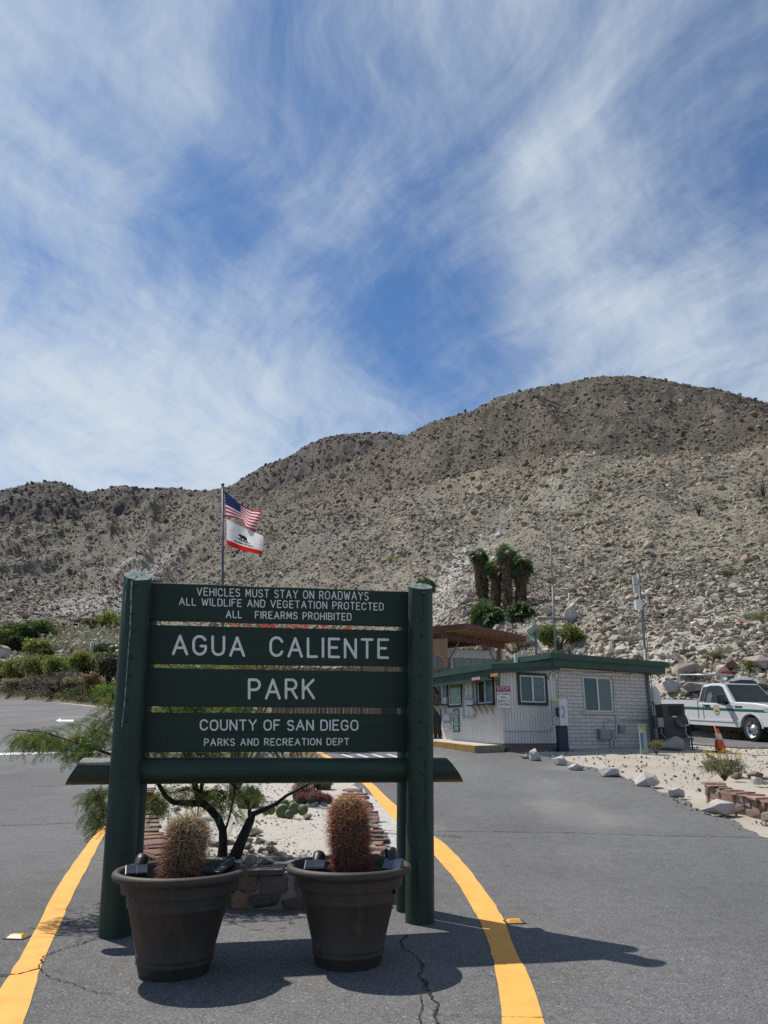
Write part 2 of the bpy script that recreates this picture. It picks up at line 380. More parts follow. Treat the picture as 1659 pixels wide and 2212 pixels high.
# ---------------------------------------------------------------- ground sheet all round, out to the foot of the hills
na = 540; azs = np.linspace(-math.pi, math.pi, na, endpoint=False)
inside = np.abs(azs) < R(44)
rfoot = np.where(inside, hill_knots(np.clip(azs, -R(44), R(44)))[0][:, 0] + 1.0, 500.0)
tt = np.linspace(0, 1, 150); V = []
rr = .25 * (rfoot[:, None] / .25) ** tt[None, :]
X, Y = rr * np.sin(azs)[:, None], rr * np.cos(azs)[:, None]
EX_ = np.where(Y < ey[0], ex[0] + (ey[0] - Y) * .55, np.interp(Y, ey, ex)); verge = np.clip((X - EX_ - .12) / .5, 0, 1) * (Y < 23.4) * (Y > 0)
Z = hn(X, Y) + (fbm(X / 1.6, Y / 1.6, 4, 3) * .035) * verge - .012 - .012 * (1 - verge)
idx = np.arange(na * 150).reshape(na, 150); nx = np.roll(idx, -1, 0)
F = np.stack([idx[:, :-1], idx[:, 1:], nx[:, 1:], nx[:, :-1]], -1).reshape(-1, 4)
gnd = npmesh('ground', np.stack([X, Y, Z], -1).reshape(-1, 3), F, m_sand, smooth=True); tag(gnd, kind='structure')

# ---------------------------------------------------------------- hillside mesh
nA, nR = 860, 760
A = np.linspace(-R(43.5), R(43.5), nA); rk = hill_knots(A)[0]; r0, r1 = rk[:, 0], rk[:, -1]
T = np.linspace(0, 1, nR); RR = r0[:, None] * (r1 / r0)[:, None] ** T[None, :]; AA = np.repeat(A[:, None], nR, 1)
X, Y = (RR * np.sin(AA)).ravel(), (RR * np.cos(AA)).ravel(); Z, Sx = hill_z(X, Y); Z = Z - .06 * (Sx < .05)
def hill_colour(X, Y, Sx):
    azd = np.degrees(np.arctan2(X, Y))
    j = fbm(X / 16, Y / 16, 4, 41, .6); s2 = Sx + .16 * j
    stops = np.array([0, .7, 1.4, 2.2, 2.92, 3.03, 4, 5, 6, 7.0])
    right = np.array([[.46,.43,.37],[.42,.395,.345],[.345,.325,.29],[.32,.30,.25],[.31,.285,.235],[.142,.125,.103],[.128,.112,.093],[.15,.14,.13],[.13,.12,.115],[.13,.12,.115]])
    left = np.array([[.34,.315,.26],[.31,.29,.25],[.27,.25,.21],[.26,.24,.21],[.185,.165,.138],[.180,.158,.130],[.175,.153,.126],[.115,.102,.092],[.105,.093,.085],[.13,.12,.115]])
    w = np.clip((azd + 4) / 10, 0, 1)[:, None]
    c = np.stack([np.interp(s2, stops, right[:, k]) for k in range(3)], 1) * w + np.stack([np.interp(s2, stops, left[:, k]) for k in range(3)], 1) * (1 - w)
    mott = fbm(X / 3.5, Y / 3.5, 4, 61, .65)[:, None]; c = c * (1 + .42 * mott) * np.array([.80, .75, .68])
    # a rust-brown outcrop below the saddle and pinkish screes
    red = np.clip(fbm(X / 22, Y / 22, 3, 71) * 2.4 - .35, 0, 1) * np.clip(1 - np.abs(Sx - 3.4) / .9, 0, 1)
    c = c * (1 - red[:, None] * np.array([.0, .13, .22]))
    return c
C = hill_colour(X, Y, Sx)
def blot(pts, rad, colr, k=1.0):     # washouts, other rock, gully streaks; dark pit recesses are shade put into colour
    global C
    P = [hillhit(u, v)[0] for (u, v) in pts]
    d = np.full(len(X), 1e9)
    for a, b in zip(P[:-1], P[1:]):
        ab = np.array((b - a)[:2]); q = np.stack([X - a.x, Y - a.y], 1); t = np.clip((q @ ab) / max(1e-6, ab @ ab), 0, 1)
        d = np.minimum(d, np.hypot(q[:, 0] - t * ab[0], q[:, 1] - t * ab[1]))
    w = np.clip(1.15 - (d + rad * .9 * fbm(X / 3, Y / 3, 3, 15)) / rad, 0, 1)[:, None] * k
    C = C * (1 - w) + np.array(colr) * w
blot([(1005, 1185), (985, 1225), (955, 1290), (940, 1340)], 3.2, (.50, .49, .455), .9)
blot([(1290, 1400), (1340, 1405), (1400, 1420)], 2.6, (.53, .50, .43), .9)
blot([(1659, 1265), (1600, 1320), (1560, 1370)], 3.2, (.50, .475, .41), .7)
blot([(1640, 1462), (1540, 1468), (1440, 1462), (1380, 1425)], 2.6, (.52, .48, .41), .8)
blot([(180, 1330), (260, 1280), (330, 1225)], 9, (.40, .385, .36), .75)
blot([(60, 1330), (150, 1300)], 9, (.41, .39, .36), .6)
blot([(1080, 1065), (1065, 1110), (1060, 1150)], 3.4, (.19, .18, .16), .55)
blot([(1290, 1004), (1262, 1016)], 1.6, (.10, .09, .08), .8)  # pit: the shade of its recess is painted in
blot([(1255, 1045), (1240, 1048)], 1.0, (.11, .10, .09), .8)  # smaller pit, its shaded recess painted dark as well
blot([(1262, 1062), (1240, 1072)], 1.2, (.10, .09, .08), .7)  # another pit recess, its shade put into the hill colour
blot([(1040, 1052), (1010, 1070)], 3, (.33, .315, .275), .7)
blot([(1180, 1060), (1230, 1090)], 4, (.34, .315, .255), .6)
blot([(760, 1150), (700, 1165)], 4, (.30, .285, .26), .7)
blot([(500, 1235), (560, 1215), (640, 1200)], 5, (.15, .14, .125), .5)
blot([(905, 1010), (830, 1040), (760, 1080), (700, 1100)], 9, (.225, .165, .135), .6)
blot([(20, 1480), (150, 1480), (300, 1490), (420, 1500)], 16, (.17, .15, .095), .9)
blot([(20, 1430), (150, 1425), (300, 1425)], 14, (.19, .175, .12), .8)
blot([(0, 1412), (30, 1418)], 4, (.45, .42, .36), .9)
blot([(1270, 1275), (1290, 1270)], 1.6, (.42, .27, .19), .7)
C = np.clip(C, .03, .7)
idx = np.arange(nA * nR).reshape(nA, nR)
F = np.stack([idx[:-1, :-1], idx[:-1, 1:], idx[1:, 1:], idx[1:, :-1]], -1).reshape(-1, 4)
fc = C[F].mean(1)
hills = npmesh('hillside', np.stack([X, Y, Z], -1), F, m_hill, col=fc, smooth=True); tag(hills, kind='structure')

# ---------------------------------------------------------------- stones and scrub lying all over it
def proto(seed, n=13, flat=.7):
    r_ = np.random.default_rng(seed); bm = bmesh.new()
    for p in r_.normal(size=(n, 3)):
        p = p / np.linalg.norm(p) * r_.uniform(.8, 1.05); bm.verts.new((p[0] * r_.uniform(.9, 1.3), p[1], p[2] * flat))
    bmesh.ops.convex_hull(bm, input=bm.verts[:]); bmesh.ops.delete(bm, geom=[q for q in bm.verts if not q.link_faces], context='VERTS')
    bmesh.ops.triangulate(bm, faces=bm.faces[:]); bm.verts.index_update()
    v = np.array([q.co[:] for q in bm.verts]); f = np.array([[q.index for q in t.verts] for t in bm.faces]); bm.free(); return v, f
PROT = [proto(100 + i, 10 + i % 4, .45 + .06 * i) for i in range(9)]
def rotm(n, tilt=.5):
    a = rng.uniform(0, 2 * math.pi, n); b = rng.normal(0, tilt, n); c = rng.normal(0, tilt, n)
    ca, sa, cb, sb, cc, sc = np.cos(a), np.sin(a), np.cos(b), np.sin(b), np.cos(c), np.sin(c)
    z = np.zeros(n); o = np.ones(n)
    A_ = np.stack([ca, -sa, z, sa, ca, z, z, z, o], 1).reshape(n, 3, 3); B_ = np.stack([o, z, z, z, cb, -sb, z, sb, cb], 1).reshape(n, 3, 3); C_ = np.stack([cc, z, sc, z, o, z, -sc, z, cc], 1).reshape(n, 3, 3)
    return B_ @ C_ @ A_
def scatter_rocks(name, P, size, col, m=m_rock, parent=None, tilt=.5):
    Vs, Fs, Cs = [], [], []; off = 0; n = len(P); which = rng.integers(0, len(PROT), n)
    for k, (pv, pf) in enumerate(PROT):
        ii = np.where(which == k)[0]
        if not len(ii): continue
        M_ = rotm(len(ii), tilt); v = np.einsum('nij,vj->nvi', M_, pv) * size[ii][:, None, None] + P[ii][:, None, :]
        f = pf[None] + (np.arange(len(ii)) * len(pv))[:, None, None] + off; off += len(ii) * len(pv)
        Vs.append(v.reshape(-1, 3)); Fs.append(f.reshape(-1, 3)); Cs.append(np.repeat(col[ii], len(pf), 0))
    return npmesh(name, np.concatenate(Vs), np.concatenate(Fs), m, parent, np.concatenate(Cs))
def leaves(P, size, aspect, col, updown=.0, D=None):
    """leaf-shaped quads: centres P (n,3), half lengths, colours; returns V,F,C"""
    n = len(P); d = rng.normal(size=(n, 3)) if D is None else D + rng.normal(0, .35, (n, 3)); d[:, 2] += updown
    d /= np.linalg.norm(d, axis=1)[:, None]; e = np.cross(d, rng.normal(size=(n, 3))); e /= np.linalg.norm(e, axis=1)[:, None] + 1e-9
    sz = np.asarray(size)[:, None] if np.ndim(size) else size
    v = np.stack([P - d * sz, P + e * sz * aspect, P + d * sz, P - e * sz * aspect], 1)
    return v.reshape(-1, 3), np.arange(4 * n).reshape(n, 4), col
nr = 98000
az = rng.uniform(-R(35), R(35), nr); kn = hill_knots(az)[0]; u_ = rng.uniform(0, 1, nr) ** 1.15
r_ = kn[:, 0] * (kn[:, 4] * 1.02 / kn[:, 0]) ** u_; X, Y = r_ * np.sin(az), r_ * np.cos(az)
z, s_ = hill_z(X, Y); bare = fbm(X / 9, Y / 9, 3, 23)
keep = (rng.uniform(0, 1, nr) < np.clip(.62 + bare * 1.5, .06, 1)) & (s_ > .35)
size = (.05 + .00092 * r_) * np.exp(rng.normal(0, .60, nr)); size = np.clip(size, .05, .28 + .0035 * r_)
c = hill_colour(X, Y, s_) * np.exp(rng.normal(.16, .30, nr))[:, None]; c *= (1 + .75 * np.clip((s_ - 2.7) * 2, 0, 1))[:, None]; pk = rng.uniform(0, 1, nr) < .12; c[pk] *= np.array([1.08, .90, .82])  # stones above the bench lightened in colour to suggest sunlit tops
scree = scatter_rocks('scree', np.stack([X, Y, z + size * .18], 1)[keep], size[keep], np.clip(c[keep], .03, .62)); tag(scree, kind='stuff')
nr = 78000
az = rng.uniform(-R(35), R(35), nr); kn = hill_knots(az)[0]; u_ = rng.uniform(.22, 1, nr)
r_ = kn[:, 0] * (kn[:, 4] * 1.02 / kn[:, 0]) ** u_; X, Y = r_ * np.sin(az), r_ * np.cos(az); z, s_ = hill_z(X, Y)
size = np.clip(.00105 * r_ * np.exp(rng.normal(0, .5, nr)), .08, .28 + .004 * r_); c = hill_colour(X, Y, s_) * np.exp(rng.normal(.22, .36, nr))[:, None] * (1 + .75 * np.clip((s_ - 2.7) * 2, 0, 1))[:, None]  # same sunlit lightening put into the rubble colour higher up
tag(scatter_rocks('slope_rubble', np.stack([X, Y, z + size * .12], 1), size, np.clip(c, .02, .5)), kind='stuff')
nr = 9000                                                        # the far ridges
az = rng.uniform(-R(35), R(10), nr); kn = hill_knots(az)[0]; r_ = kn[:, 5] + (kn[:, 6] * 1.02 - kn[:, 5]) * rng.uniform(0, 1, nr); X, Y = r_ * np.sin(az), r_ * np.cos(az)
z, s_ = hill_z(X, Y); size = np.clip(.0016 * r_ * np.exp(rng.normal(0, .4, nr)), .4, 2.6)
c = hill_colour(X, Y, s_) * np.exp(rng.normal(.55, .3, nr))[:, None]
tag(scatter_rocks('far_scree', np.stack([X, Y, z], 1), size, np.clip(c, .03, .5)), kind='stuff')
nt_ = 28000                                                      # low grey scrub
az = rng.uniform(-R(35), R(35), nt_); kn = hill_knots(az)[0]; r_ = kn[:, 0] * (kn[:, 4] / kn[:, 0]) ** (rng.uniform(0, 1, nt_) ** .9); X, Y = r_ * np.sin(az), r_ * np.cos(az)
z, s_ = hill_z(X, Y); keep = (rng.uniform(0, 1, nt_) < np.clip(.6 + fbm(X / 14, Y / 14, 3, 29), .1, 1) * np.where(s_ > 2.95, .25, 1)) & (s_ > .4); X, Y, z, r_ = X[keep], Y[keep], z[keep], r_[keep]; n = len(X)
sz = (.05 + .00080 * r_) * np.exp(rng.normal(0, .38, n)); q = 12
o = rng.normal(0, .55, (n, q, 3)) * sz[:, None, None]; o[:, :, 2] = np.abs(o[:, :, 2]) * .85
P = (np.stack([X, Y, z], 1)[:, None, :] + o).reshape(-1, 3)
cc = np.stack([rng.uniform(.15, .28, n), rng.uniform(.10, .19, n), rng.uniform(.065, .12, n)], 1); cc[:, 1] = cc[:, 0] * rng.uniform(.86, 1.0, n); cc[:, 2] = cc[:, 0] * rng.uniform(.52, .72, n)
v, f, c = leaves(P, np.repeat(sz * .62, q), .42, np.repeat(cc, q, 0), .5)
tag(npmesh('hill_scrub', v, f, m_scrub, col=c), kind='stuff')

# ---------------------------------------------------------------- tarmac
def sheet(name, rows, m, lift=.004, nx=14, kind='structure'):
    """rows: (y, x0, x1) from near to far; a sheet lying on the land"""
    V, F = [], []
    for (y, a, b) in rows:
        for i in range(nx + 1):
            x = a + (b - a) * i / nx; V.append((x, y, h(x, y) + lift))
    for j in range(len(rows) - 1):
        for i in range(nx):
            p = j * (nx + 1) + i; F.append((p, p + 1, p + nx + 2, p + nx + 1))
    o = npmesh(name, np.array(V), np.array(F), m, smooth=True); return tag(o, kind=kind) if kind else o
CURB = [G(1086, 1624), G(1044, 1629), G(1000, 1622), G(937, 1609)]
def xr(y):
    if y < ey[0]: return ex[0] + (ey[0] - y) * .55 + .03 * math.sin(y * 5)
    x = float(np.interp(y, ey, ex)); x += .10 * math.sin(y * 3.1) * .5 + .05 * math.sin(y * 7.7 + 1)
    if y > ey[-1] - .2: x = max(ex[-1] - (y - ey[-1]) * .35, -3)
    return x
FAR = [G(0, 1509), G(120, 1518), G(240, 1531), G(300, 1538), G(420, 1548), G(640, 1560), G(800, 1570), G(900, 1575)]
fy = [p.y for p in FAR][::-1]; fx = [p.x for p in FAR][::-1]
rows = []
y = -20.0
while y < 96:
    if y < fy[0]: xx = xr(y) if y < 40 else 0
    a = -38 - max(0, y - 30) * .35
    b = xr(y) if y < fy[0] else float(np.interp(y, fy, fx))
    rows.append((y, a, min(b, 30)))
    y += .22 if y < 26 else (.6 if y < 50 else 1.5)
sheet('road', rows, m_asph, .004, 40)
rows = [(y, 8.6 + .12 * math.sin(y * 2) + max(0, 27 - y) * .9, 34.0) for y in np.arange(24.3, 34, .3)]
sheet('parking_lot', rows, m_asph, .006, 20)

def ribbon(name, L_, Rr, m, lift=.008, sub=4):
    """a painted band between two edges given on the land"""
    def dens(P):
        o = []
        for i in range(len(P) - 1):
            p0, p1, p2, p3 = P[max(i-1, 0)], P[i], P[i+1], P[min(i+2, len(P)-1)]
            for k in range(sub):
                t = k / sub; o.append(.5 * ((2*p1) + (p2-p0)*t + (2*p0-5*p1+4*p2-p3)*t*t + (3*p1-p0-3*p2+p3)*t**3))
        return o + [P[-1]]
    a, b = dens([p.xy for p in L_]), dens([p.xy for p in Rr]); V, F = [], []
    r_ = random.Random(3)
    for p, q in zip(a, b):
        e = (q - p).normalized() * .006
        p = p + e * r_.uniform(-1, 1); q = q + e * r_.uniform(-1, 1)
        for t in (0, .33, .67, 1): w = p.lerp(q, t); V.append((w.x, w.y, h(w.x, w.y) + lift))
    for j in range(len(a) - 1):
        for i in range(3): k = j * 4 + i; F.append((k, k + 1, k + 5, k + 4))
    return tag(npmesh(name, np.array(V), np.array(F), m, smooth=True), kind='structure')
rl = [(1085,2212),(1072,2110),(1058,2050),(1040,2000),(1017,1960),(985,1905),(945,1857),(925,1838),(888,1805),(845,1764),(815,1732),(788,1698),(742,1660),(700,1636),(672,1620),(640,1604)]
rr_ = [(1178,2212),(1140,2110),(1112,2050),(1092,2000),(1070,1958),(1030,1902),(990,1853),(962,1826),(915,1790),(866,1750),(833,1721),(803,1692),(754,1657),(709,1633),(680,1618),(647,1603)]
def xtend(P, s=.75): return [P[0] + (P[0] - P[1]) * k for k in (3 * s, 2 * s, s)] + P
ribbon('road_line', xtend([G(*q) for q in rl]), xtend([G(*q) for q in rr_]), m_paint_or)
ll = [(-45,2212),(0,2140),(40,2075),(82,2000),(106,1948),(140,1893),(176,1843),(205,1800),(232,1768),(262,1732),(300,1690)]
lr = [(52,2212),(72,2140),(96,2075),(128,2000),(150,1950),(177,1897),(204,1845),(228,1801),(252,1766),(279,1731),(314,1690)]
ribbon('road_line', xtend([G(*q) for q in ll]), xtend([G(*q) for q in lr]), m_paint_or)
ribbon('stop_line', [G(-90, 1634), G(60, 1630), G(190, 1627), G(330, 1624)], [G(-90, 1629), G(60, 1626), G(190, 1623.5), G(330, 1621)], m_paint_wh)
def patchmark(name, pts, m=m_paint_wh, lift=.009):
    P = [G(*q) for q in pts]; c = MB(); c.add([(p.x, p.y, h(p.x, p.y) + lift) for p in P], [tuple(range(len(P)))]); return tag(c.build(name, m), kind='structure')
patchmark('turn_arrow', [(120, 1557), (131, 1552), (131, 1555), (160, 1555), (158, 1559), (131, 1558.6), (131, 1560)])
patchmark('turn_arrow', [(52, 1612), (67, 1601), (66, 1606), (76, 1605), (74, 1610), (64, 1611)])
for dx in (0, 26, 52): patchmark('lane_lettering', [(128 + dx, 1599), (150 + dx, 1595), (152 + dx, 1598), (130 + dx, 1602)])
for k in range(5): patchmark('lane_lettering', [(735 + k * 33, 1630), (742 + k * 33, 1630), (766 + k * 33, 1637), (757 + k * 33, 1637)])
def crack(pts, w=.012, seed=1, n=9, lift=.0075):
    r_ = random.Random(seed); P = [G(*q).xy for q in pts]; line = []
    for a, b in zip(P[:-1], P[1:]):
        ln = (b - a).length
        for k in range(n):
            p = a.lerp(b, k / n); line.append(p + Vector((r_.gauss(0, 1), r_.gauss(0, 1))) * ln / n * .22)
    line.append(P[-1]); V, F = [], []
    for i, p in enumerate(line):
        t = (line[min(i + 1, len(line) - 1)] - line[max(i - 1, 0)]).normalized(); e = Vector((-t.y, t.x)) * w * r_.uniform(.15, .9)
        for q in (p - e, p + e): V.append((q.x, q.y, h(q.x, q.y) + lift + .003))
    for i in range(len(line) - 1): F.append((2*i, 2*i+1, 2*i+3, 2*i+2))
    return tag(npmesh('road_crack', np.array(V), np.array(F), m_crack), kind='structure')
crack([(941, 1797), (1180, 1799), (1420, 1806), (1700, 1812)], .010, 1, 26); crack([(890, 1797), (930, 1797)], .009, 2)
crack([(-30, 1785), (60, 1783), (150, 1779), (250, 1774)], .012, 3, 20); crack([(-30, 1704), (120, 1698), (240, 1693)], .012, 4, 16)
crack([(880, 2022), (866, 2035), (870, 2050), (900, 2068), (913, 2090), (905, 2112), (918, 2125), (930, 2160), (948, 2172), (940, 2195), (952, 2230)], .009, 5, 9)
crack([(908, 2150), (912, 2175), (905, 2200), (912, 2225)], .006, 6); crack([(918, 2125), (914, 2140)], .005, 7)
crack([(205, 2030), (170, 2043), (125, 2056), (95, 2068), (82, 2096), (40, 2108), (-20, 2112)], .010, 8, 9)
crack([(82, 2096), (110, 2115), (160, 2130), (210, 2148), (240, 2150)], .006, 9); crack([(205, 1990), (150, 1995), (120, 2008)], .008, 10)
crack([(930, 2195), (1050, 2200), (1200, 2203)], .004, 11, 14)
# ---------------------------------------------------------------- the park sign
m_green = mat('green_wood', (.024, .050, .0305), (.016, .037, .023), 3, .55, .55, 8, 7, stretch=(5, 5, .5), c3=(.030, .062, .045), s3=5, lo3=.6, hi3=.8, distance=.012, spec=.38)
m_greenh = mat('green_boards', (.0225, .0445, .0275), (.0165, .0355, .022), 4, .62, .4, 9, 7, stretch=(.35, 5, 9), distance=.008, spec=.3, c3=(.030, .056, .042), s3=3, lo3=.60, hi3=.80)
m_greenr = mat('green_rail', (.021, .046, .0285), (.012, .031, .0195), 3, .5, .6, 8, 7, stretch=(.45, 5, 5), c3=(.032, .066, .048), s3=3, lo3=.6, hi3=.8, distance=.015, spec=.45)
m_end = mat('weathered_end_grain', (.20, .27, .245), (.07, .115, .10), 26, .85, .8, 60, 6, c3=(.02, .04, .035), s3=22, lo3=.60, hi3=.66, distance=.01)
m_letter = mat('cream_letters', (.90, .87, .79), (.78, .75, .68), 18, .7, c3=(.40, .42, .40), s3=40, lo3=.66, hi3=.74)
m_drip = mat('old_white_drips', (.34, .39, .38), (.17, .22, .21), 30, .7)
PL, PR = Vector((-1.848, 5.905, 0)), Vector((0.262, 6.305, 0))
ang = math.atan2(PR.y - PL.y, PR.x - PL.x); SW = (PR - PL).length
sign = thing('park_sign', 'dark green timber park sign with cream routed lettering between two log posts', 'sign', PL, ang)
ex_, ey_ = Vector((math.cos(ang), math.sin(ang), 0)), Vector((-math.sin(ang), math.cos(ang), 0))
def onsign(u, v, yl):           # a sight line met with the plane yl behind the log centres -> local x, z
    d = ray(u, v); o = Vector((0, 0, EYE)) - PL; t = (yl - o.dot(ey_)) / d.dot(ey_); p = o + d * t; return p.dot(ex_), p.z
YB = 0.112
def c1x(x): return (350 + x * .874) / 1.8228
def c1y(y): return (2200 + y * .874) / 1.8228
XL, ZL = onsign(298, 1243, 0.0); XR, ZR = onsign(908, 1266, 0.0)
def log(b, t, r0, r1, cut, parent, sd, n=28):
    """a tapering log from b to t, its top sawn on a slant"""
    m = MB(); r_ = random.Random(sd); ph = r_.uniform(0, 6); V, F = [], []; K = 22
    for i in range(K + 1):
        q = i / K; c = Vector(b).lerp(Vector(t), q); r = r0 + (r1 - r0) * q
        for k in range(n):
            a = 2 * math.pi * k / n; w = 1 + .018 * math.sin(2 * a + ph + q * 1.3) + .010 * math.sin(5 * a + ph * 2 + q * 4) + r_.gauss(0, .004)
            p = c + Vector((math.cos(a), math.sin(a), 0)) * r * w
            if i == K: p.z += cut[0] * math.cos(a) + cut[1] * math.sin(a) + r_.gauss(0, .0015)
            V.append(p)
    for i in range(K):
        for k in range(n): k2 = (k + 1) % n; F.append((i*n+k, i*n+k2, (i+1)*n+k2, (i+1)*n+k))
    m.add(V, F, 0, True)
    top = [p.copy() for p in V[-n:]]; ctr = sum(top, Vector()) / n; VV = top[:]; 
    for f_ in (.66, .33): VV += [ctr.lerp(p, f_) + Vector((0, 0, r_.gauss(0, .003))) for p in top]
    VV.append(ctr); FF = []
    for j in range(2):
        for k in range(n): k2 = (k + 1) % n; FF.append((j*n+k, j*n+k2, (j+1)*n+k2, (j+1)*n+k))
    for k in range(n): FF.append((2*n+k, 2*n+(k+1) % n, 3*n))
    m.add(VV, FF, 1)
    return m.build('post', [m_green, m_end], parent)
post_l = log((0, 0, -.25), (XL, 0, ZL), .108, .104, (-.01, .056), sign, 1); post_l['label'] = 'front left log with white drips and a cracked weathered top'
post_r = log((SW, 0, -.25), (XR, 0, ZR), .110, .100, (.0, .044), sign, 2)
log((.01, .35, -.25), (XL + .02, .35, ZL - .03), .112, .11, (.05, -.02), sign, 3)
log((SW + .005, .35, -.25), (XR - .01, .35, ZR + .01), .11, .10, (.0, .01), sign, 4)
BRD = [((327.7, 1258), (882, 1278), (324, 1339.7), (881, 1353.4)), ((336, 1349.8), (881, 1362.7), (319, 1433.2), (880, 1440.3)),
       ((318, 1443), (880, 1451.4), (311, 1526.2), (878, 1529.2)), ((321, 1538.6), (877, 1542.6), (307, 1625), (876, 1624))]
BZ = []
boards = []
for i, (a, b, c, d) in enumerate(BRD):
    zs = [onsign(*q, YB)[1] for q in (a, b, c, d)]; xl, xr_ = XL * .5 - .06, SW + .075
    xa, xb = onsign(*a, YB)[0], onsign(*b, YB)[0]
    def zt(x, i0, i1): return zs[i0] + (zs[i1] - zs[i0]) * (x - xa) / (xb - xa)
    m = MB(); y0, y1 = YB, YB + .045; V = []
    nn = 12; r_ = random.Random(20 + i)
    for k in range(nn + 1):
        x = xl + (xr_ - xl) * k / nn; e0, e1 = r_.gauss(0, .0012), r_.gauss(0, .0012)
        for (z, e, yy) in ((zt(x, 2, 3), .004, y0), (zt(x, 0, 1), -.004, y0), (zt(x, 0, 1), 0, y0 + .005), (zt(x, 0, 1), 0, y1), (zt(x, 2, 3), 0, y1), (zt(x, 2, 3), 0, y0 + .005)):
            V.append((x, yy, z + e + (e0 if e < 0 or z > 1.5 else e1)))
    F = []
    for k in range(nn):
        for j in range(6): j2 = (j + 1) % 6; F.append((k*6+j, k*6+j2, (k+1)*6+j2, (k+1)*6+j))
    F += [tuple(range(6)), tuple(nn * 6 + j for j in range(6))]
    m.add(V, F); boards.append(m.build('board', m_greenh, sign))
# rail, both ends sawn on a slant
zr = [onsign(c1x(x), c1y(y), .11)[1] for x, y in ((235, 893), (1425, 897), (235, 1018), (1425, 1008))]
zc = sum(zr) / 4; rr = (zr[0] + zr[1] - zr[2] - zr[3]) / 4
YRL = .118
xa0 = onsign(141, 1703, YRL)[0]; xa1 = onsign(181, 1640, YRL)[0]; xb0 = onsign(999, 1690, YRL)[0]; xb1 = onsign(962, 1640, YRL)[0]
m = MB(); n = 28; V = []; K = 30; r_ = random.Random(9); F = []
for i in range(K + 1):
    q = i / K
    for k in range(n):
        a = 2 * math.pi * k / n; sz = math.sin(a); f_ = (sz + 1) / 2
        x0 = xa0 + (xa1 - xa0) * f_; x1 = xb0 + (xb1 - xb0) * f_
        w = 1 + .02 * math.sin(2 * a + q * 2) + .012 * math.sin(3 * a + q * 9) + r_.gauss(0, .004)
        V.append((x0 + (x1 - x0) * q, YRL + math.cos(a) * rr * w, zc + (q - .5) * (zr[1] + zr[3] - zr[0] - zr[2]) / 2 * 1.3 + sz * rr * w))
for i in range(K):
    for k in range(n): k2 = (k + 1) % n; F.append((i*n+k, i*n+k2, (i+1)*n+k2, (i+1)*n+k))
m.add(V, F, 0, True); m.add(V[:n], [tuple(range(n))], 1); m.add(V[-n:], [tuple(range(n))], 1)
rail = m.build('rail', [m_greenr, m_end], sign)
# bolts
for lst, (xb_, xt_, zt_) in (([(210,118),(203,243),(201,322),(190,440),(181,522),(170,638),(167,728),(157,843),(148,984)], (0, XL, ZL)), ([(1510,157),(1502,270),(1502,344),(1498,456),(1496,525),(1497,648),(1498,732),(1500,852),(1502,962)], (SW, XR, ZR))):
    for (x, y) in lst:
        xx, z = onsign(c1x(x), c1y(y), -.10); xc = xb_ + (xt_ - xb_) * z / zt_; dx = max(-.09, min(.09, xx - xc)); yy = -math.sqrt(.1065 ** 2 - dx * dx)
        m = MB(); M_ = Matrix.Rotation(R(90), 3, 'X'); M_ = Matrix.Rotation(math.atan2(dx, -yy), 3, 'Z') @ M_
        m.lathe([(.0155, -.004), (.0155, .003), (.011, .0045), (.0105, .010), (.006, .013), (.0005, .0135)], (xc + dx, yy, z), 10, M=M_); m.build('bolt', m_green, sign)
def drip(pts, w, sd, par, mt=None, nm='paint_drip', X0=0.0, XT=None, ZT=None):
    XT, ZT = (XL, ZL) if XT is None else (XT, ZT)
    r_ = random.Random(sd); m = MB(); V, F = [], []; P = []
    for (a, b) in zip(pts[:-1], pts[1:]):
        for k in range(5): P.append((a[0] + (b[0] - a[0]) * k / 5, a[1] + (b[1] - a[1]) * k / 5))
    for i, (u, v) in enumerate(P):
        x, z = onsign(u, v, -.10); xc = X0 + (XT - X0) * z / ZT; dx = max(-.1065, min(.10, x - xc)); ww = w * r_.uniform(.25, 1.0) * (1 - .5 * i / len(P))
        for e in (-ww, ww):
            q = max(-.1065, min(.1065, dx + e)); V.append((xc + q, -math.sqrt(max(0, .1105 ** 2 - q * q)) - .0005, z))
    for i in range(len(P) - 1): F.append((2*i, 2*i+1, 2*i+3, 2*i+2))
    return npmesh(nm, np.array(V), np.array(F), mt or m_drip, par)
def c2t(x, y): return ((370 + x * .18686) / 1.8228, (2200 + y * .18686) / 1.8228)
drip([c2t(800, 450), c2t(785, 750), c2t(785, 1000), c2t(770, 1250), c2t(770, 1480), c2t(735, 1800), c2t(720, 2050), (272, 1481), (270, 1515), (265, 1554), (263, 1575)], .0085, 1, post_l)
drip([c2t(690, 380), c2t(655, 800), c2t(630, 1150), c2t(620, 1450)], .005, 2, post_l)
for (u, v, k) in ((223, 1775, .004), (214, 1850, .003), (226, 1720, .003)): drip([(u, v), (u - .3, v + 9), (u - .5, v + 16)], k, int(u), post_l)

for i, P_ in enumerate(([(919, 1640), (920, 1700), (918, 1760), (921, 1800)], [(914, 1290), (915, 1345)], [(888, 1300), (890, 1380), (889, 1450)], [(923, 1560), (924, 1620)], [(900, 1860), (902, 1960)], [(890, 1720), (891, 1780)])): drip(P_, .0035, 40 + i, post_r, m_crack, 'wood_check', SW, XR, ZR)
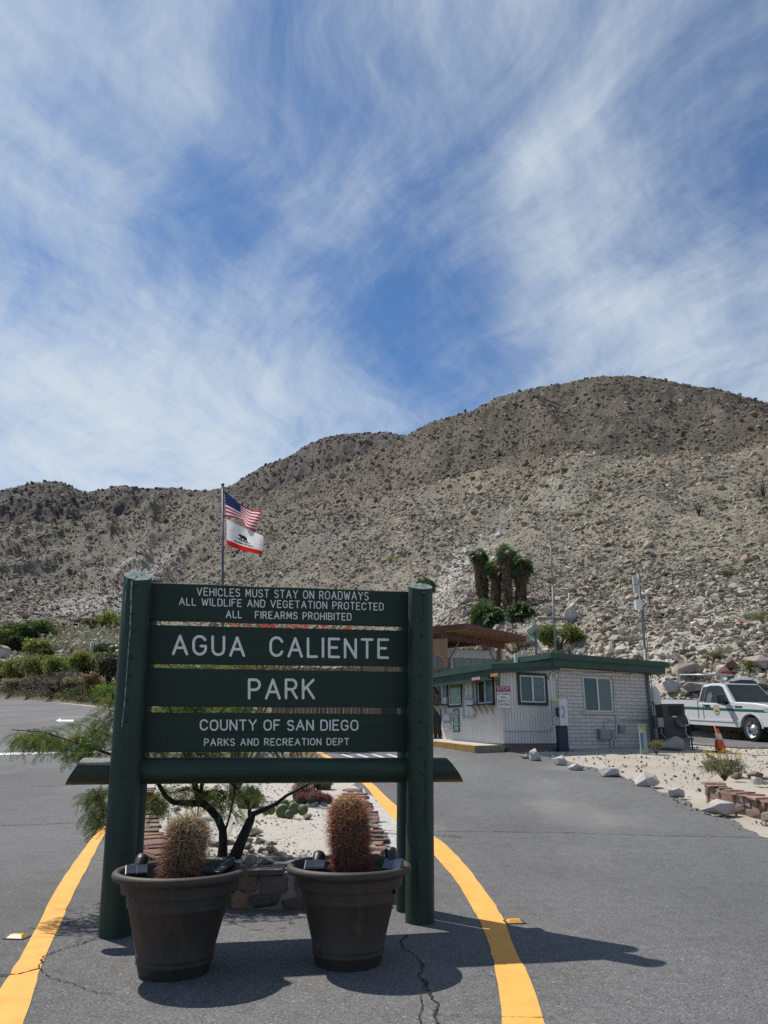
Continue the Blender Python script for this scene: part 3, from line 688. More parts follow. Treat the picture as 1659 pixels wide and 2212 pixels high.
# routed capitals: every letter a few rounded strokes
def arc(cx, cy, rx, ry, a0, a1, n=7):
    return [(cx + rx * math.cos(R(a0 + (a1 - a0) * i / n)), cy + ry * math.sin(R(a0 + (a1 - a0) * i / n))) for i in range(n + 1)]
def glyph(c):
    G_ = {'A': (.74, [[(0, 0), (.37, 1), (.74, 0)], [(.14, .35), (.60, .35)]]),
     'B': (.6, [[(0, 0), (0, 1), (.35, 1)] + arc(.35, .76, .22, .24, 90, -90) + [(0, .52)], [(.35, .52)] + arc(.36, .26, .24, .26, 90, -90) + [(0, 0)]]),
     'C': (.66, [arc(.33, .66, .33, .34, 20, 180) + arc(.33, .34, .33, .34, 180, 340)]),
     'D': (.62, [[(0, 0), (0, 1), (.30, 1)] + arc(.30, .68, .32, .32, 90, 0) + arc(.30, .32, .32, .32, 0, -90) + [(0, 0)]]),
     'E': (.56, [[(.56, 1), (0, 1), (0, 0), (.56, 0)], [(0, .52), (.44, .52)]]),
     'F': (.54, [[(.54, 1), (0, 1), (0, 0)], [(0, .52), (.42, .52)]]),
     'G': (.68, [arc(.33, .66, .33, .34, 25, 180) + arc(.33, .34, .33, .34, 180, 360) + [(.66, .46), (.40, .46)]]),
     'H': (.62, [[(0, 0), (0, 1)], [(.62, 0), (.62, 1)], [(0, .52), (.62, .52)]]),
     'I': (.0, [[(0, 0), (0, 1)]]), 'J': (.4, [[(.4, 1), (.4, .2)] + arc(.2, .2, .2, .2, 0, -180)]),
     'K': (.6, [[(0, 0), (0, 1)], [(.58, 1), (0, .42)], [(.20, .60), (.60, 0)]]),
     'L': (.5, [[(0, 1), (0, 0), (.5, 0)]]), 'M': (.74, [[(0, 0), (.04, 1), (.37, .25), (.70, 1), (.74, 0)]]),
     'N': (.62, [[(0, 0), (0, 1), (.62, 0), (.62, 1)]]),
     'O': (.68, [arc(.34, .66, .34, .34, 0, 180) + arc(.34, .34, .34, .34, 180, 360) + [(.68, .66)]]),
     'P': (.58, [[(0, 0), (0, 1), (.32, 1)] + arc(.32, .73, .26, .27, 90, -90) + [(0, .46)]]),
     'R': (.6, [[(0, 0), (0, 1), (.32, 1)] + arc(.32, .74, .25, .26, 90, -90) + [(0, .48)], [(.30, .48), (.60, 0)]]),
     'S': (.58, [arc(.29, .755, .28, .245, 25, 270) + arc(.29, .255, .29, .255, 90, -155)]),
     'T': (.62, [[(0, 1), (.62, 1)], [(.31, 1), (.31, 0)]]), 'U': (.62, [[(0, 1), (0, .31)] + arc(.31, .31, .31, .31, 180, 360) + [(.62, 1)]]),
     'V': (.70, [[(0, 1), (.35, 0), (.70, 1)]]), 'W': (.92, [[(0, 1), (.23, 0), (.46, .8), (.69, 0), (.92, 1)]]), 'Y': (.68, [[(0, 1), (.34, .5), (.68, 1)], [(.34, .5), (.34, 0)]])}
    return G_.get(c, (.45, []))
def lettering(txt, x0, x1, yt0, yb0, yt1, yb1, th, board, gap=.34, space=.62, sd=1):
    adv = 0; pos = []
    for ch in txt:
        if ch == ' ': adv += space; continue
        w, st = glyph(ch); pos.append((adv, w, st)); adv += w + gap
    tot = adv - gap; m = MB(); r_ = random.Random(sd)
    A0, B0 = onsign(c1x(x0), c1y(yt0), YB), onsign(c1x(x0), c1y(yb0), YB); A1, B1 = onsign(c1x(x1), c1y(yt1), YB), onsign(c1x(x1), c1y(yb1), YB)
    for (a, w, st) in pos:
        jy = r_.gauss(0, .012)
        for pl in st:
            P = []
            for (gx, gy) in pl:
                q = (a + gx) / tot; gy = gy + jy
                top = (A0[0] + (A1[0] - A0[0]) * q, A0[1] + (A1[1] - A0[1]) * q); bot = (B0[0] + (B1[0] - B0[0]) * q, B0[1] + (B1[1] - B0[1]) * q)
                P.append((bot[0] + (top[0] - bot[0]) * gy, YB, bot[1] + (top[1] - bot[1]) * gy))
            # a flat-topped bead, rounded at both ends
            n = 8
            dense = []
            for p, q2 in zip(P[:-1], P[1:]): dense.append(p)
            dense.append(P[-1])
            for i, p in enumerate(dense):
                pv = MB()
                m.lathe([(th, -.002), (th, .0022), (th * .8, .0030), (.0004, .0031)], p, 10, M=Matrix.Rotation(R(90), 3, 'X'), smooth=False)
            for p, q2 in zip(dense[:-1], dense[1:]):
                p, q2 = Vector(p), Vector(q2); t = (q2 - p)
                if t.length < 1e-6: continue
                t.normalize(); s_ = Vector((-t.z, 0, t.x)); o = Vector((0, 1, 0)); e = r_.uniform(.0024, .0034)
                m.add([p - s_*th + o*.002, p + s_*th + o*.002, q2 + s_*th + o*.002, q2 - s_*th + o*.002, p - s_*th - o*e, p + s_*th - o*e, q2 + s_*th - o*e, q2 - s_*th - o*e], [(4,5,6,7),(0,1,5,4),(1,2,6,5),(2,3,7,6),(3,0,4,7)])
    return m.build('lettering', m_letter, board)
lettering('VEHICLES MUST STAY ON ROADWAYS', 488, 1258, 132, 165, 152, 187, .0038, boards[0], sd=1)
lettering('ALL WILDLIFE AND VEGETATION PROTECTED', 408, 1326, 177, 208, 201, 232, .0038, boards[0], sd=2)
lettering('ALL   FIREARMS PROHIBITED', 619, 1181, 235, 265, 247, 277, .0040, boards[0], sd=3)
lettering('AGUA   CALIENTE', 380, 1347, 348, 429, 366, 447, .0100, boards[1], gap=.36, space=.38, sd=4)
lettering('PARK', 722, 1013, 544, 628, 546, 628, .0098, boards[2], gap=.36, sd=5)
lettering('COUNTY OF SAN DIEGO', 503, 1211, 727, 771, 729, 772, .0058, boards[3], gap=.30, space=.5, sd=6)
lettering('PARKS AND RECREATION DEPT', 521, 1170, 812, 842, 810, 838, .0040, boards[3], sd=7)

# ---------------------------------------------------------------- tubs with cacti
m_tub = mat('weathered_tub', (.066, .051, .041), (.043, .036, .031), 3.5, .62, .12, 90, 6, stretch=(1, 1, .35), c3=(.115, .080, .048), s3=9, lo3=.56, hi3=.78, spec=.35)
m_soil = plain('dark_soil', (.018, .015, .013), .95)
m_blk = plain('black_plastic', (.008, .0085, .010), .45)
m_cell = mat('solar_cell', (.03, .04, .06), (.05, .06, .085), 30, .12, spec=.9)
m_lens = plain('lens', (.25, .27, .28), .15)
PROF = [(.215, 0), (.222, .01), (.232, .055), (.240, .062), (.240, .075), (.236, .082), (.243, .092), (.244, .104), (.240, .112), (.262, .21), (.292, .345), (.302, .352), (.303, .366), (.298, .372), (.306, .384), (.306, .396), (.302, .402), (.318, .44), (.325, .455), (.320, .462), (.338, .478), (.352, .492), (.362, .502)]
PROF = [(r * (.905 + .095 * min(1, z / .45)), z * 1.025) for r, z in PROF]
def tub(name, x, y, label, k=1.0, rz=0):
    t = thing(name, label, 'planter', (x, y, h(x, y) + .002), rz, 'large round cactus tubs')
    m = MB(); s_ = .92
    rim = [(.370, .506), (.388, .514), (.396, .528), (.392, .545), (.378, .556), (.362, .556), (.350, .546), (.345, .53), (.335, .45)]
    m.lathe([(r * k, z) for r, z in PROF], n=56); m.lathe([(.001, .001), (0.194 * k, .001)], n=56); m.build('pot', m_tub, t)
    m = MB(); m.lathe([(r * k, z) for r, z in [(.358, .500)] + rim + [(.335, .44)]], n=56); m.build('rim', m_tub, t)
    m = MB(); m.lathe([(.336 * k, .452), (.2 * k, .47), (.001, .475)], n=40); m.build('soil', m_soil, t); return t
tubL = tub('cactus_tub', -1.222, 5.045, 'brown tub in front of the left log post, holding the straw coloured cactus')
tubR = tub('cactus_tub', -.217, 5.235, 'brown tub nearer the right log post, holding the tall red cactus', .985, 1.0)
m_cact = mat('cactus_skin', (.06, .075, .035), (.035, .045, .025), 12, .8)
m_spine = mat('cactus_spines', (1, 1, 1), (.85, .85, .85), 20, .6, attr=True)
def barrel(name, label, base, top, rad, low, mid, tip, sd):
    r_ = np.random.default_rng(sd); base, top = Vector(base), Vector(top); H_ = (top - base).length
    t = thing(name, label, 'cactus', base, 0, 'barrel cacti in the tubs'); ax = (top - base).normalized(); M_ = Vector((0, 0, 1)).rotation_difference(ax).to_matrix()
    def prof(q): return rad * (.86 + .16 * math.sin(min(q * 1.25, 1) * math.pi * .62)) * (1 if q < .78 else math.sqrt(max(0, 1 - ((q - .78) / .22) ** 2)) * .97 + .03)
    nb = 22; m = MB(); V, F = [], []; K = 24; n = nb * 4
    for i in range(K + 1):
        q = i / K
        for k in range(n):
            a = 2 * math.pi * k / n; r = prof(q) * (.80 + .075 * math.cos(nb * a)); V.append(M_ @ Vector((r * math.cos(a), r * math.sin(a), q * H_ * .97)))
    for i in range(K):
        for k in range(n): k2 = (k + 1) % n; F.append((i*n+k, i*n+k2, (i+1)*n+k2, (i+1)*n+k))
    m.add(V, F, 0, True); m.build('body', m_cact, t)
    P, D, C_, Sz = [], [], [], []
    for b in range(nb):
        for i in range(19):
            q = (i + .5 * (b % 2) + .3) / 19; a = 2 * math.pi * b / nb; r = prof(min(q, .995)) * .88
            p = Vector((r * math.cos(a), r * math.sin(a), q * H_ * .98)); nrm = Vector((math.cos(a), math.sin(a), .25 + max(0, q - .7) * 4)).normalized()
            for s_ in range(12):
                d = np.array(nrm) * r_.uniform(.25, 1.0) + r_.normal(0, .55, 3); d[2] += (-.15 if q < .3 else .1); d /= np.linalg.norm(d); ln = r_.uniform(.022, .040) * (1.1 if q < .85 else .8)
                P.append(np.array(M_ @ p) + np.array(M_ @ Vector(d)) * ln * .9); D.append(np.array(M_ @ Vector(d))); Sz.append(ln)
                c = np.array(low) + (np.array(mid) - np.array(low)) * min(1, q / .5) if q < .5 else np.array(mid) + (np.array(tip) - np.array(mid)) * min(1, max(0, (q - .62) / .33))
                C_.append(np.clip(c * math.exp(r_.normal(0, .35)), 0, .85))
    P, D, Sz, C_ = np.array(P), np.array(D), np.array(Sz)[:, None], np.array(C_)
    D = D + r_.normal(0, .12, D.shape); e = np.cross(D, r_.normal(size=D.shape)); e /= np.linalg.norm(e, axis=1)[:, None]
    wv = .0016; V = np.stack([P - D * Sz - e * wv, P - D * Sz + e * wv, P + D * Sz + np.array([0, 0, -.006]), ], 1).reshape(-1, 3)
    npmesh('spines', V, np.arange(len(V)).reshape(-1, 3), m_spine, t, C_); return t
barrel('barrel_cactus', 'squat barrel cactus bristling with straw coloured spines, in the left tub', (-1.235, 5.05, .46), (-1.185, 5.08, .855), .122, (.23, .085, .052), (.43, .25, .14), (.62, .43, .25), 3)
barrel('barrel_cactus', 'tall barrel cactus with dark red spines and a yellow tip, in the right tub', (-.198, 5.24, .46), (-.235, 5.25, .96), .125, (.15, .035, .026), (.34, .115, .075), (.66, .30, .11), 5)
def solar(label, u, v, Y, yaw, tilt, lampd):
    p = at(u, v, Y); t = thing('solar_spotlight', label, 'garden light', p, R(yaw), 'solar spotlights lighting the sign')
    M_ = Matrix.Rotation(R(tilt), 3, 'X'); m = MB(); m.box((0, 0, 0), (.125, .095, .022), M_, 0, .005); pn = m.build('panel_case', m_blk, t)
    m = MB(); m.box(M_ @ Vector((-.0285, 0, .0125)), (.053, .083, .002), M_); m.box(M_ @ Vector((.0285, 0, .0125)), (.053, .083, .002), M_); m.build('solar_panel', m_cell, pn)
    m = MB(); a = Vector(lampd); b = Vector((0, .02, -.02)); d = a.normalized(); m.tube([b + d * .02, b + d * .05, b + d * .085, b + d * .115], [.024, .031, .036, .038], 16); m.build('lamp_head', m_blk, t)
    m = MB(); m.cyl(b + d * .1155, b + d * .117, .034, n=16); m.build('lens', m_lens, t)
    m = MB(); m.cyl((0, .01, -.02), (0, .03, -.16), .012, n=8); m.build('stake', m_blk, t); return t
def c2(x, y): return ((300 + x * .904) / 1.8228, (3000 + y * .904) / 1.8228)
solar('small black solar spotlight tucked inside the left edge of the left tub', *c2(262, 474), 4.88, 18, 24, (.25, .6, .55))
solar('small black solar spotlight inside the left tub, right of its cactus', *c2(603, 472), 4.95, -22, 10, (.3, .55, .35))
solar('small solar spotlight with a pale frame inside the left edge of the right tub', *c2(1040, 452), 5.05, 0, 22, (.1, .6, .40))
solar('small black solar spotlight leaning inside the right edge of the right tub', *c2(1378, 450), 5.09, -14, 34, (-.25, .4, .75))
m_stud = plain('yellow_plastic', (.75, .42, .02), .3); m_refl = mat('reflector', (.75, .36, .10), (.62, .27, .06), 60, .25); m_pad = plain('bitumen_pad', (.02, .02, .022), .7)
for (u, v, lab, rz) in ((37, 2027, 'yellow road marker outside the left orange line', -.12), (1111, 1994, 'yellow road marker outside the right orange line', .08)):
    p = G(u, v); t = thing('road_marker', lab, 'road stud', (p.x, p.y, h(p.x, p.y) + .004), rz, 'yellow raised road markers')
    m = MB(); m.box((0, 0, .003), (.150, .115, .006), None, 0, .002); m.build('pad', m_pad, t)
    m = MB(); V = [(-.055, -.045, .006), (.055, -.045, .006), (.055, .045, .006), (-.055, .045, .006), (-.038, -.018, .024), (.038, -.018, .024), (.038, .018, .024), (-.038, .018, .024)]
    m.add(V, [(0,3,2,1), (4,5,6,7), (1,2,6,5), (2,3,7,6), (3,0,4,7)]); m.add(V, [(0, 1, 5, 4)], 1); m.build('reflector_body', [m_stud, m_refl], t)

# ---------------------------------------------------------------- the bed behind the sign
BR = [(6.66, -.75), (6.72, -.38), (6.85, -.16), (7.05, -.06), (7.5, -.02), (8.5, -.06), (10, -.15), (12, -.36), (14, -.62), (17, -1.15), (19, -1.6)]
BL = [(6.66, -.95), (6.72, -1.30), (6.85, -1.58), (7.05, -1.82), (7.5, -2.12), (8.5, -2.5), (10, -2.95), (12, -3.55), (14, -4.15), (17, -4.95), (19, -5.5)]
def bx0(y): return float(np.interp(y, [q[0] for q in BL], [q[1] for q in BL]))
def bx1(y): return float(np.interp(y, [q[0] for q in BR], [q[1] for q in BR]))
def bedh(x, y): return h(x, y) + .27 - .017 * (y - 6.7)
def B(u, v):
    d = ray(u, v); t = 3.0
    while t < 60:
        p = Vector((d.x * t, d.y * t, EYE + d.z * t))
        if p.z <= bedh(p.x, p.y): return p
        t *= 1.0008
    return p
ys = list(np.concatenate([np.arange(6.68, 9, .05), np.arange(9, 18.6, .15)])); V, F = [], []; nx = 60
for y in ys:
    a, b = bx0(y) + .05, bx1(y) - .05
    for i in range(nx + 1):
        x = a + (b - a) * i / nx; e = float(fbm(np.array([x * 3.1]), np.array([y * 3.1]), 4, 8)[0]) * .022 + float(fbm(np.array([x * .8]), np.array([y * .8]), 2, 9)[0]) * .03
        V.append((x, y, bedh(x, y) + e))
for j in range(len(ys) - 1):
    for i in range(nx): p = j * (nx + 1) + i; F.append((p, p + 1, p + nx + 2, p + nx + 1))
tag(npmesh('gravel_bed', np.array(V), np.array(F), m_gravel, smooth=True), kind='structure')
m_mort = mat('mortar', (.27, .245, .21), (.19, .175, .15), 14, .95, .6, 40, 6)
m_wstone = mat('wall_stone', (1, 1, 1), (.72, .70, .68), 9, .9, .6, 28, 6, attr=True, distance=.015)
outer = [(bx0(y), y) for y in np.arange(12.5, 7.0, -.25)] + [(bx0(y), y) for y in np.arange(7.0, 6.66, -.04)] + [(bx1(y), y) for y in np.arange(6.66, 7.0, .04)] + [(bx1(y), y) for y in np.arange(7.0, 12.5, .25)]
def stonewall(name, label, path, heights, ground, rows_, seed, th=.16, cols=None, sz=.22, top=True):
    """mortared rubble: a mortar core with rough stones showing on its outer side and flat stones along its top"""
    r_ = random.Random(seed); t = thing(name, label, 'stone wall'); m = MB(); V, F = [], []
    P = [Vector((a, b)) for a, b in path]; n = len(P); nrm = []
    for i in range(n):
        d = (P[min(i+1, n-1)] - P[max(i-1, 0)]).normalized(); nrm.append(Vector((-d.y, d.x)))       # left of travel = inside
    for i in range(n):
        z0 = ground(*P[i]) - .1; z1 = z0 + .1 + heights(P[i]); q = P[i] + nrm[i] * th
        V += [(P[i].x, P[i].y, z0), (P[i].x, P[i].y, z1), (q.x, q.y, z1), (q.x, q.y, z0)]
    for i in range(n - 1):
        for j in range(3): F.append((i*4+j, i*4+j+1, i*4+j+5, i*4+j+4))
    F += [(0, 1, 2, 3), ((n-1)*4, (n-1)*4+3, (n-1)*4+2, (n-1)*4+1)]
    m.add(V, F); m.build('mortar', m_mort, t)
    ln = [0]
    for i in range(n - 1): ln.append(ln[-1] + (P[i+1] - P[i]).length)
    def pos(s_):
        i = max(0, min(n - 2, int(np.searchsorted(ln, s_)) - 1)); q = (s_ - ln[i]) / max(1e-6, ln[i+1] - ln[i]); return P[i].lerp(P[i+1], q), nrm[i].lerp(nrm[i+1], q).normalized()
    PV, PF, PC = [], [], []
    def stone(c, M_, dims):
        bm = bmesh.new(); bmesh.ops.create_cube(bm, size=2.0)
        for q in bm.verts: q.co = Vector([q.co[i] * dims[i] * (1 + r_.uniform(-.40, .12) * (.3 if i == 1 else 1)) for i in range(3)])
        bmesh.ops.bevel(bm, geom=bm.edges[:], offset=min(dims) * .42, segments=2, affect='EDGES', profile=.55); bm.verts.index_update()
        s2 = MB(); s2.add([M_ @ (q.co + Vector((r_.gauss(0, .003), r_.gauss(0, .004), r_.gauss(0, .003)))) + Vector(c) for q in bm.verts], [[q.index for q in f.verts] for f in bm.faces]); bm.free(); b = len(PV)
        co = r_.choice(cols or [(.22,.125,.095),(.16,.095,.075),(.25,.17,.13),(.13,.10,.09),(.19,.15,.13),(.27,.14,.09)]); k = r_.uniform(.8, 1.2)
        PV.extend(s2.v)
        for f in s2.f:
            for w in range(1, len(f) - 1): PF.append((b + f[0], b + f[w], b + f[w+1])); PC.append([q * k for q in co])
    for row in range(rows_):
        s_ = r_.uniform(0, .1)
        while s_ < ln[-1]:
            w = r_.uniform(.55, 1.45) * sz; p, q = pos(min(s_ + w / 2, ln[-1])); H_ = heights(p) * .93 / rows_; z = ground(*p) + H_ * (row + .5) + r_.gauss(0, H_ * .10)
            a = math.atan2(q.y, q.x) - math.pi / 2; M_ = Matrix.Rotation(a, 3, 'Z') @ Matrix.Rotation(r_.gauss(0, .11), 3, 'Y')
            c = p + q * .026; stone((c.x, c.y, z), M_, (w * .52, .055, H_ * r_.uniform(.50, .64))); s_ += w * 1.02
    if top:
        s_ = 0
        while s_ < ln[-1]:
            w = r_.uniform(.6, 1.5) * sz * 1.1; p, q = pos(min(s_ + w / 2, ln[-1])); z = ground(*p) + heights(p) + .008; a = math.atan2(q.y, q.x) - math.pi / 2
            c = p + q * (th * .5); stone((c.x, c.y, z), Matrix.Rotation(a + r_.gauss(0, .22), 3, 'Z'), (w * .50, th * r_.uniform(.5, 1.05), .020)); s_ += w * 1.04
    npmesh('stones', np.array(PV), np.array(PF), m_wstone, t, np.array(PC)); return t
stonewall('stone_wall', 'low red brown stone edging round the gravel bed behind the tubs', outer, lambda p: .27 - .017 * (p.y - 6.7), h, 2, 5)
sheet('concrete_apron', [(y, bx1(y) + .02, bx1(y) + .02 + .42 * math.exp(-((y - 10.5) / 3.6) ** 2) + .04 * math.sin(y * 7) + .03 * math.sin(y * 17)) for y in np.arange(7.0, 17, .1)], mat('spilled_cement', (.50, .485, .45), (.40, .385, .355), 6, .95, .5, 40, c3=(.28, .27, .25), s3=18), .006, 4)
# loose stones, small plants and cacti on the gravel
def loose(label, group, lst, mt, seed, fn=B, cat='stone', nm='stone', flat=.65):
    for i, (u, v, w) in enumerate(lst):
        p = fn(u, v); r_ = random.Random(seed + i); s_ = w * p.y / FPX / 2; m = MB(); m.rock((0, 0, s_ * .28), (s_, s_ * r_.uniform(.7, 1), s_ * flat * r_.uniform(.8, 1.2)), seed + i, 15)
        o = m.build(nm, mt); o.location = p; o.rotation_euler.z = r_.uniform(-.5, .5); tag(o, label, cat, group)
m_st = mat('garden_stone', (.26, .235, .20), (.17, .15, .125), 7, .9, .5, 30, 6, c3=(.34, .30, .23), s3=5)
def c4(x, y): return ((550 + x * .5727) / 1.8228, (2980 + y * .5727) / 1.8228)
ST = [(505, 600, 90), (620, 590, 70), (690, 545, 60), (745, 575, 70), (820, 580, 80), (905, 590, 75), (910, 640, 85), (770, 640, 50), (835, 635, 55), (960, 695, 130), (860, 725, 110), (760, 720, 110), (1030, 690, 50), (740, 610, 60), (785, 525, 110)]
loose('weathered stone in the heap around the foot of the mesquite', 'stones around the foot of the mesquite', [(*c4(x, y + 18), w * .38) for x, y, w in ST], m_st, 300)
loose('small stone lying on the white gravel bed', 'stones scattered on the gravel bed', [(*c4(x, y), w * .34) for x, y, w in [(1150, 430, 80), (1205, 345, 70), (1262, 345, 66), (1160, 350, 60), (50, 500, 60), (122, 405, 40), (490, 352, 50), (260, 372, 60), (340, 320, 60)]], m_st, 340)
def GB_(x, y): return B(*c4(x, y))
# gravel pebbles
n = 2600; yy = 6.75 + 10 * rng.uniform(0, 1, n) ** 1.7; xx = np.array([rng.uniform(bx0(q) + .1, bx1(q) - .1) for q in yy]); zz_ = np.array([bedh(a, b) for a, b in zip(xx, yy)])
gc = np.repeat(rng.uniform(.28, .66, n)[:, None], 3, 1) * np.array([1, .96, .88]); dk = rng.uniform(0, 1, n) < .10; gc[dk] *= .4
tag(scatter_rocks('bed_pebbles', np.stack([xx, yy, zz_ + .004], 1), .007 + .016 * rng.uniform(0, 1, n) ** 2.5, gc), kind='stuff')
# prickly pear
m_pad_ = mat('cactus_pads', (.11, .13, .04), (.075, .10, .03), 9, .6, c3=(.25, .20, .09), s3=26, lo3=.62, hi3=.7)
p0 = GB_(1000, 415); pp = thing('prickly_pear', 'green prickly pear cactus with round flat pads on the white gravel', 'cactus', p0)
for i, (x, y, w, hh, yaw) in enumerate([(985, 375, 95, 90, .1), (905, 365, 62, 70, -.3), (868, 380, 40, 36, .3), (1000, 330, 70, 70, .2), (1062, 355, 78, 95, .5), (1122, 365, 70, 66, -.2), (1045, 330, 60, 50, .0), (960, 335, 50, 56, -.4), (1030, 395, 60, 50, .1)]):
    q = at(*c4(x, y), p0.y + (.05 if i in (3, 6, 7) else -.03 * (i % 3))) - p0; k = .5727 / 1.8228 * p0.y / FPX / 2
    m = MB(); M_ = Matrix.Rotation(yaw, 3, 'Z') @ Matrix.Rotation(R(90 - 12), 3, 'X')
    m.lathe([(.001, -.018), (w * k * .75, -.014), (w * k, 0), (w * k * .75, .014), (.001, .018)], q, 18, M=Matrix.Diagonal((1, 1, hh / w)) @ M_ if False else M_); m.build('pad', m_pad_, pp)
# pink hedgehog cacti and a pale clump
def clump(name, label, cat, p, heads, col, size, sd, grp=None):
    t = thing(name, label, cat, p, 0, grp); r_ = np.random.default_rng(sd); P, D, C_, m = [], [], [], MB()
    for (dx, dy, r) in heads:
        m.lathe([(r * .8, 0), (r, r * .6), (r * .9, r * 1.2), (r * .5, r * 1.7), (.001, r * 1.85)], (dx, dy, -r * .2), 14)
        d = r_.normal(size=(340, 3)); d[:, 2] = np.abs(d[:, 2]) * .9; d /= np.linalg.norm(d, axis=1)[:, None]
        P.append(np.array([dx, dy, r * .6]) + d * r * np.array([1.05, 1.05, 1.2])); D.append(d); C_.append(np.array(col) * np.exp(r_.normal(0, .3, 340))[:, None])
    m.build('stems', m_cact, t); v, f, c = leaves(np.concatenate(P), size, .10, np.clip(np.concatenate(C_), 0, .8), 0, np.concatenate(D)); npmesh('spines', v, f, m_spine, t, c); return t
k = .42
clump('hedgehog_cactus', 'low clump of pink spined cactus on the white gravel', 'cactus', GB_(1185, 325), [(-.14, 0, .075), (0, -.04, .085), (.11, .02, .075), (.20, 0, .065), (.05, .12, .085), (-.07, .1, .07)], (.36, .10, .12), .030, 1)
clump('barrel_cactus', 'pale straw coloured barrel cactus behind the pink clump', 'cactus', GB_(1118, 300), [(0, 0, .14)], (.50, .33, .20), .04, 2)
clump('barrel_cactus', 'red brown barrel cactus standing farthest back on the gravel bed', 'cactus', GB_(1150, 232), [(0, 0, .14), (.24, .1, .12)], (.36, .16, .10), .04, 4)
clump('barrel_cactus', 'small dull green barrel cactus behind the mesquite trunk', 'cactus', GB_(745, 350), [(0, 0, .15)], (.20, .19, .11), .04, 3)
def bush(name, label, cat, p, rad, n, size, cols, sd, hgt=1.0, stems=8, group=None, up=.5, aspect=.35, wood=(.10, .08, .06), shell=.0, rz=0):
    """foliage of many small leaves on thin stems; cols a list of colours"""
    t = thing(name, label, cat, p, rz, group); r_ = np.random.default_rng(sd); m = MB(); lobes = []
    for i in range(max(3, stems)):
        a = r_.uniform(0, 2 * math.pi); q = r_.uniform(.25, .85); tip = Vector((math.cos(a) * rad * q, math.sin(a) * rad * q, rad * hgt * r_.uniform(.55, 1.25))); mid = tip * .5 + Vector((0, 0, rad * .12))
        m.tube([(0, 0, -.05), mid, tip], [rad * .030, rad * .018, rad * .006], 5); lobes.append((np.array(tip), rad * r_.uniform(.28, .5)))
    m.build('stems', plain('stem_' + str(sd), wood, .9), t)
    P = []
    for k in range(n):
        c, s_ = lobes[r_.integers(len(lobes))]; d = r_.normal(size=3); d /= np.linalg.norm(d); p_ = c + d * s_ * r_.uniform(shell, 1.0) ** .6 * np.array([1, 1, .8]); P.append((p_[0], p_[1], max(p_[2], .02)))
    cc = np.array(cols)[r_.integers(0, len(cols), n)] * np.exp(r_.normal(0, .22, n))[:, None]
    global rng; v, f, c = leaves(np.array(P), size * np.exp(r_.normal(0, .25, n)), aspect, cc, up); npmesh('foliage', v, f, m_leaf, t, c); return t
m_leaf = mat('leaf', (1, 1, 1), (.78, .80, .74), 4, .65, attr=True, trans=.45, spec=.3)
bush('brittlebush', 'small silvery leaved shrub on the gravel behind the left tub', 'shrub', GB_(395, 430), .20, 420, .022, [(.20, .23, .17), (.28, .30, .24), (.14, .17, .11)], 21)
bush('wildflower', 'small green plant with yellow flowers beside the mesquite', 'plant', GB_(470, 335), .16, 240, .014, [(.12, .18, .06), (.55, .38, .03)], 22)

# ---------------------------------------------------------------- the mesquite behind the sign
m_bark = mat('dark_bark', (.035, .027, .022), (.018, .014, .012), 9, .95, .8, 24, 6, stretch=(1, 1, .3), distance=.02)
YM = 7.35; tb = B(480, 1846)
mesq = thing('mesquite_tree', 'feathery green mesquite with dark forked trunk growing behind the sign', 'tree', tb)
def pt(u, v, Y): return at(u, v, Y) - tb
m = MB()
m.tube([pt(480, 1852, YM), pt(482, 1820, YM), pt(481, 1793, YM), pt(470, 1766, YM), pt(450, 1744, YM), pt(432, 1731, YM), pt(424, 1708, YM + .05), pt(415, 1660, YM + .1), pt(400, 1600, YM + .1)], [.045, .040, .037, .035, .033, .032, .028, .022, .014], 10)
m.tube([pt(440, 1736, YM), pt(405, 1735, YM - .05), pt(375, 1733, YM - .1), pt(358, 1720, YM - .1), pt(340, 1690, YM - .2), pt(290, 1655, YM - .3), pt(235, 1628, YM - .5), pt(160, 1603, YM - .6), pt(95, 1582, YM - .65), pt(25, 1576, YM - .7)], [.03, .027, .024, .022, .018, .014, .011, .008, .006, .003], 8)
m.tube([pt(507, 1852, YM - .1), pt(525, 1808, YM - .05), pt(541, 1772, YM), pt(548, 1758, YM), pt(572, 1748, YM), pt(596, 1737, YM + .05), pt(620, 1718, YM + .1), pt(645, 1706, YM + .1), pt(690, 1680, YM + .2)], [.055, .045, .038, .026, .022, .018, .014, .011, .006], 9)
m.tube([pt(541, 1772, YM), pt(538, 1740, YM + .1), pt(520, 1712, YM + .15), pt(500, 1690, YM + .2), pt(480, 1640, YM + .2)], [.022, .018, .015, .012, .008], 7)
m.tube([pt(485, 1800, YM), pt(497, 1760, YM), pt(505, 1720, YM), pt(515, 1650, YM), pt(520, 1560, YM)], [.010, .009, .008, .006, .004], 6)
m.tube([pt(432, 1731, YM), pt(440, 1660, YM + .2), pt(470, 1560, YM + .3), pt(500, 1470, YM + .3), pt(520, 1400, YM + .35)], [.02, .018, .014, .009, .004], 7)
m.tube([pt(400, 1640, YM), pt(370, 1540, YM), pt(340, 1450, YM)], [.014, .010, .004], 6)
m.build('trunk', m_bark, mesq)
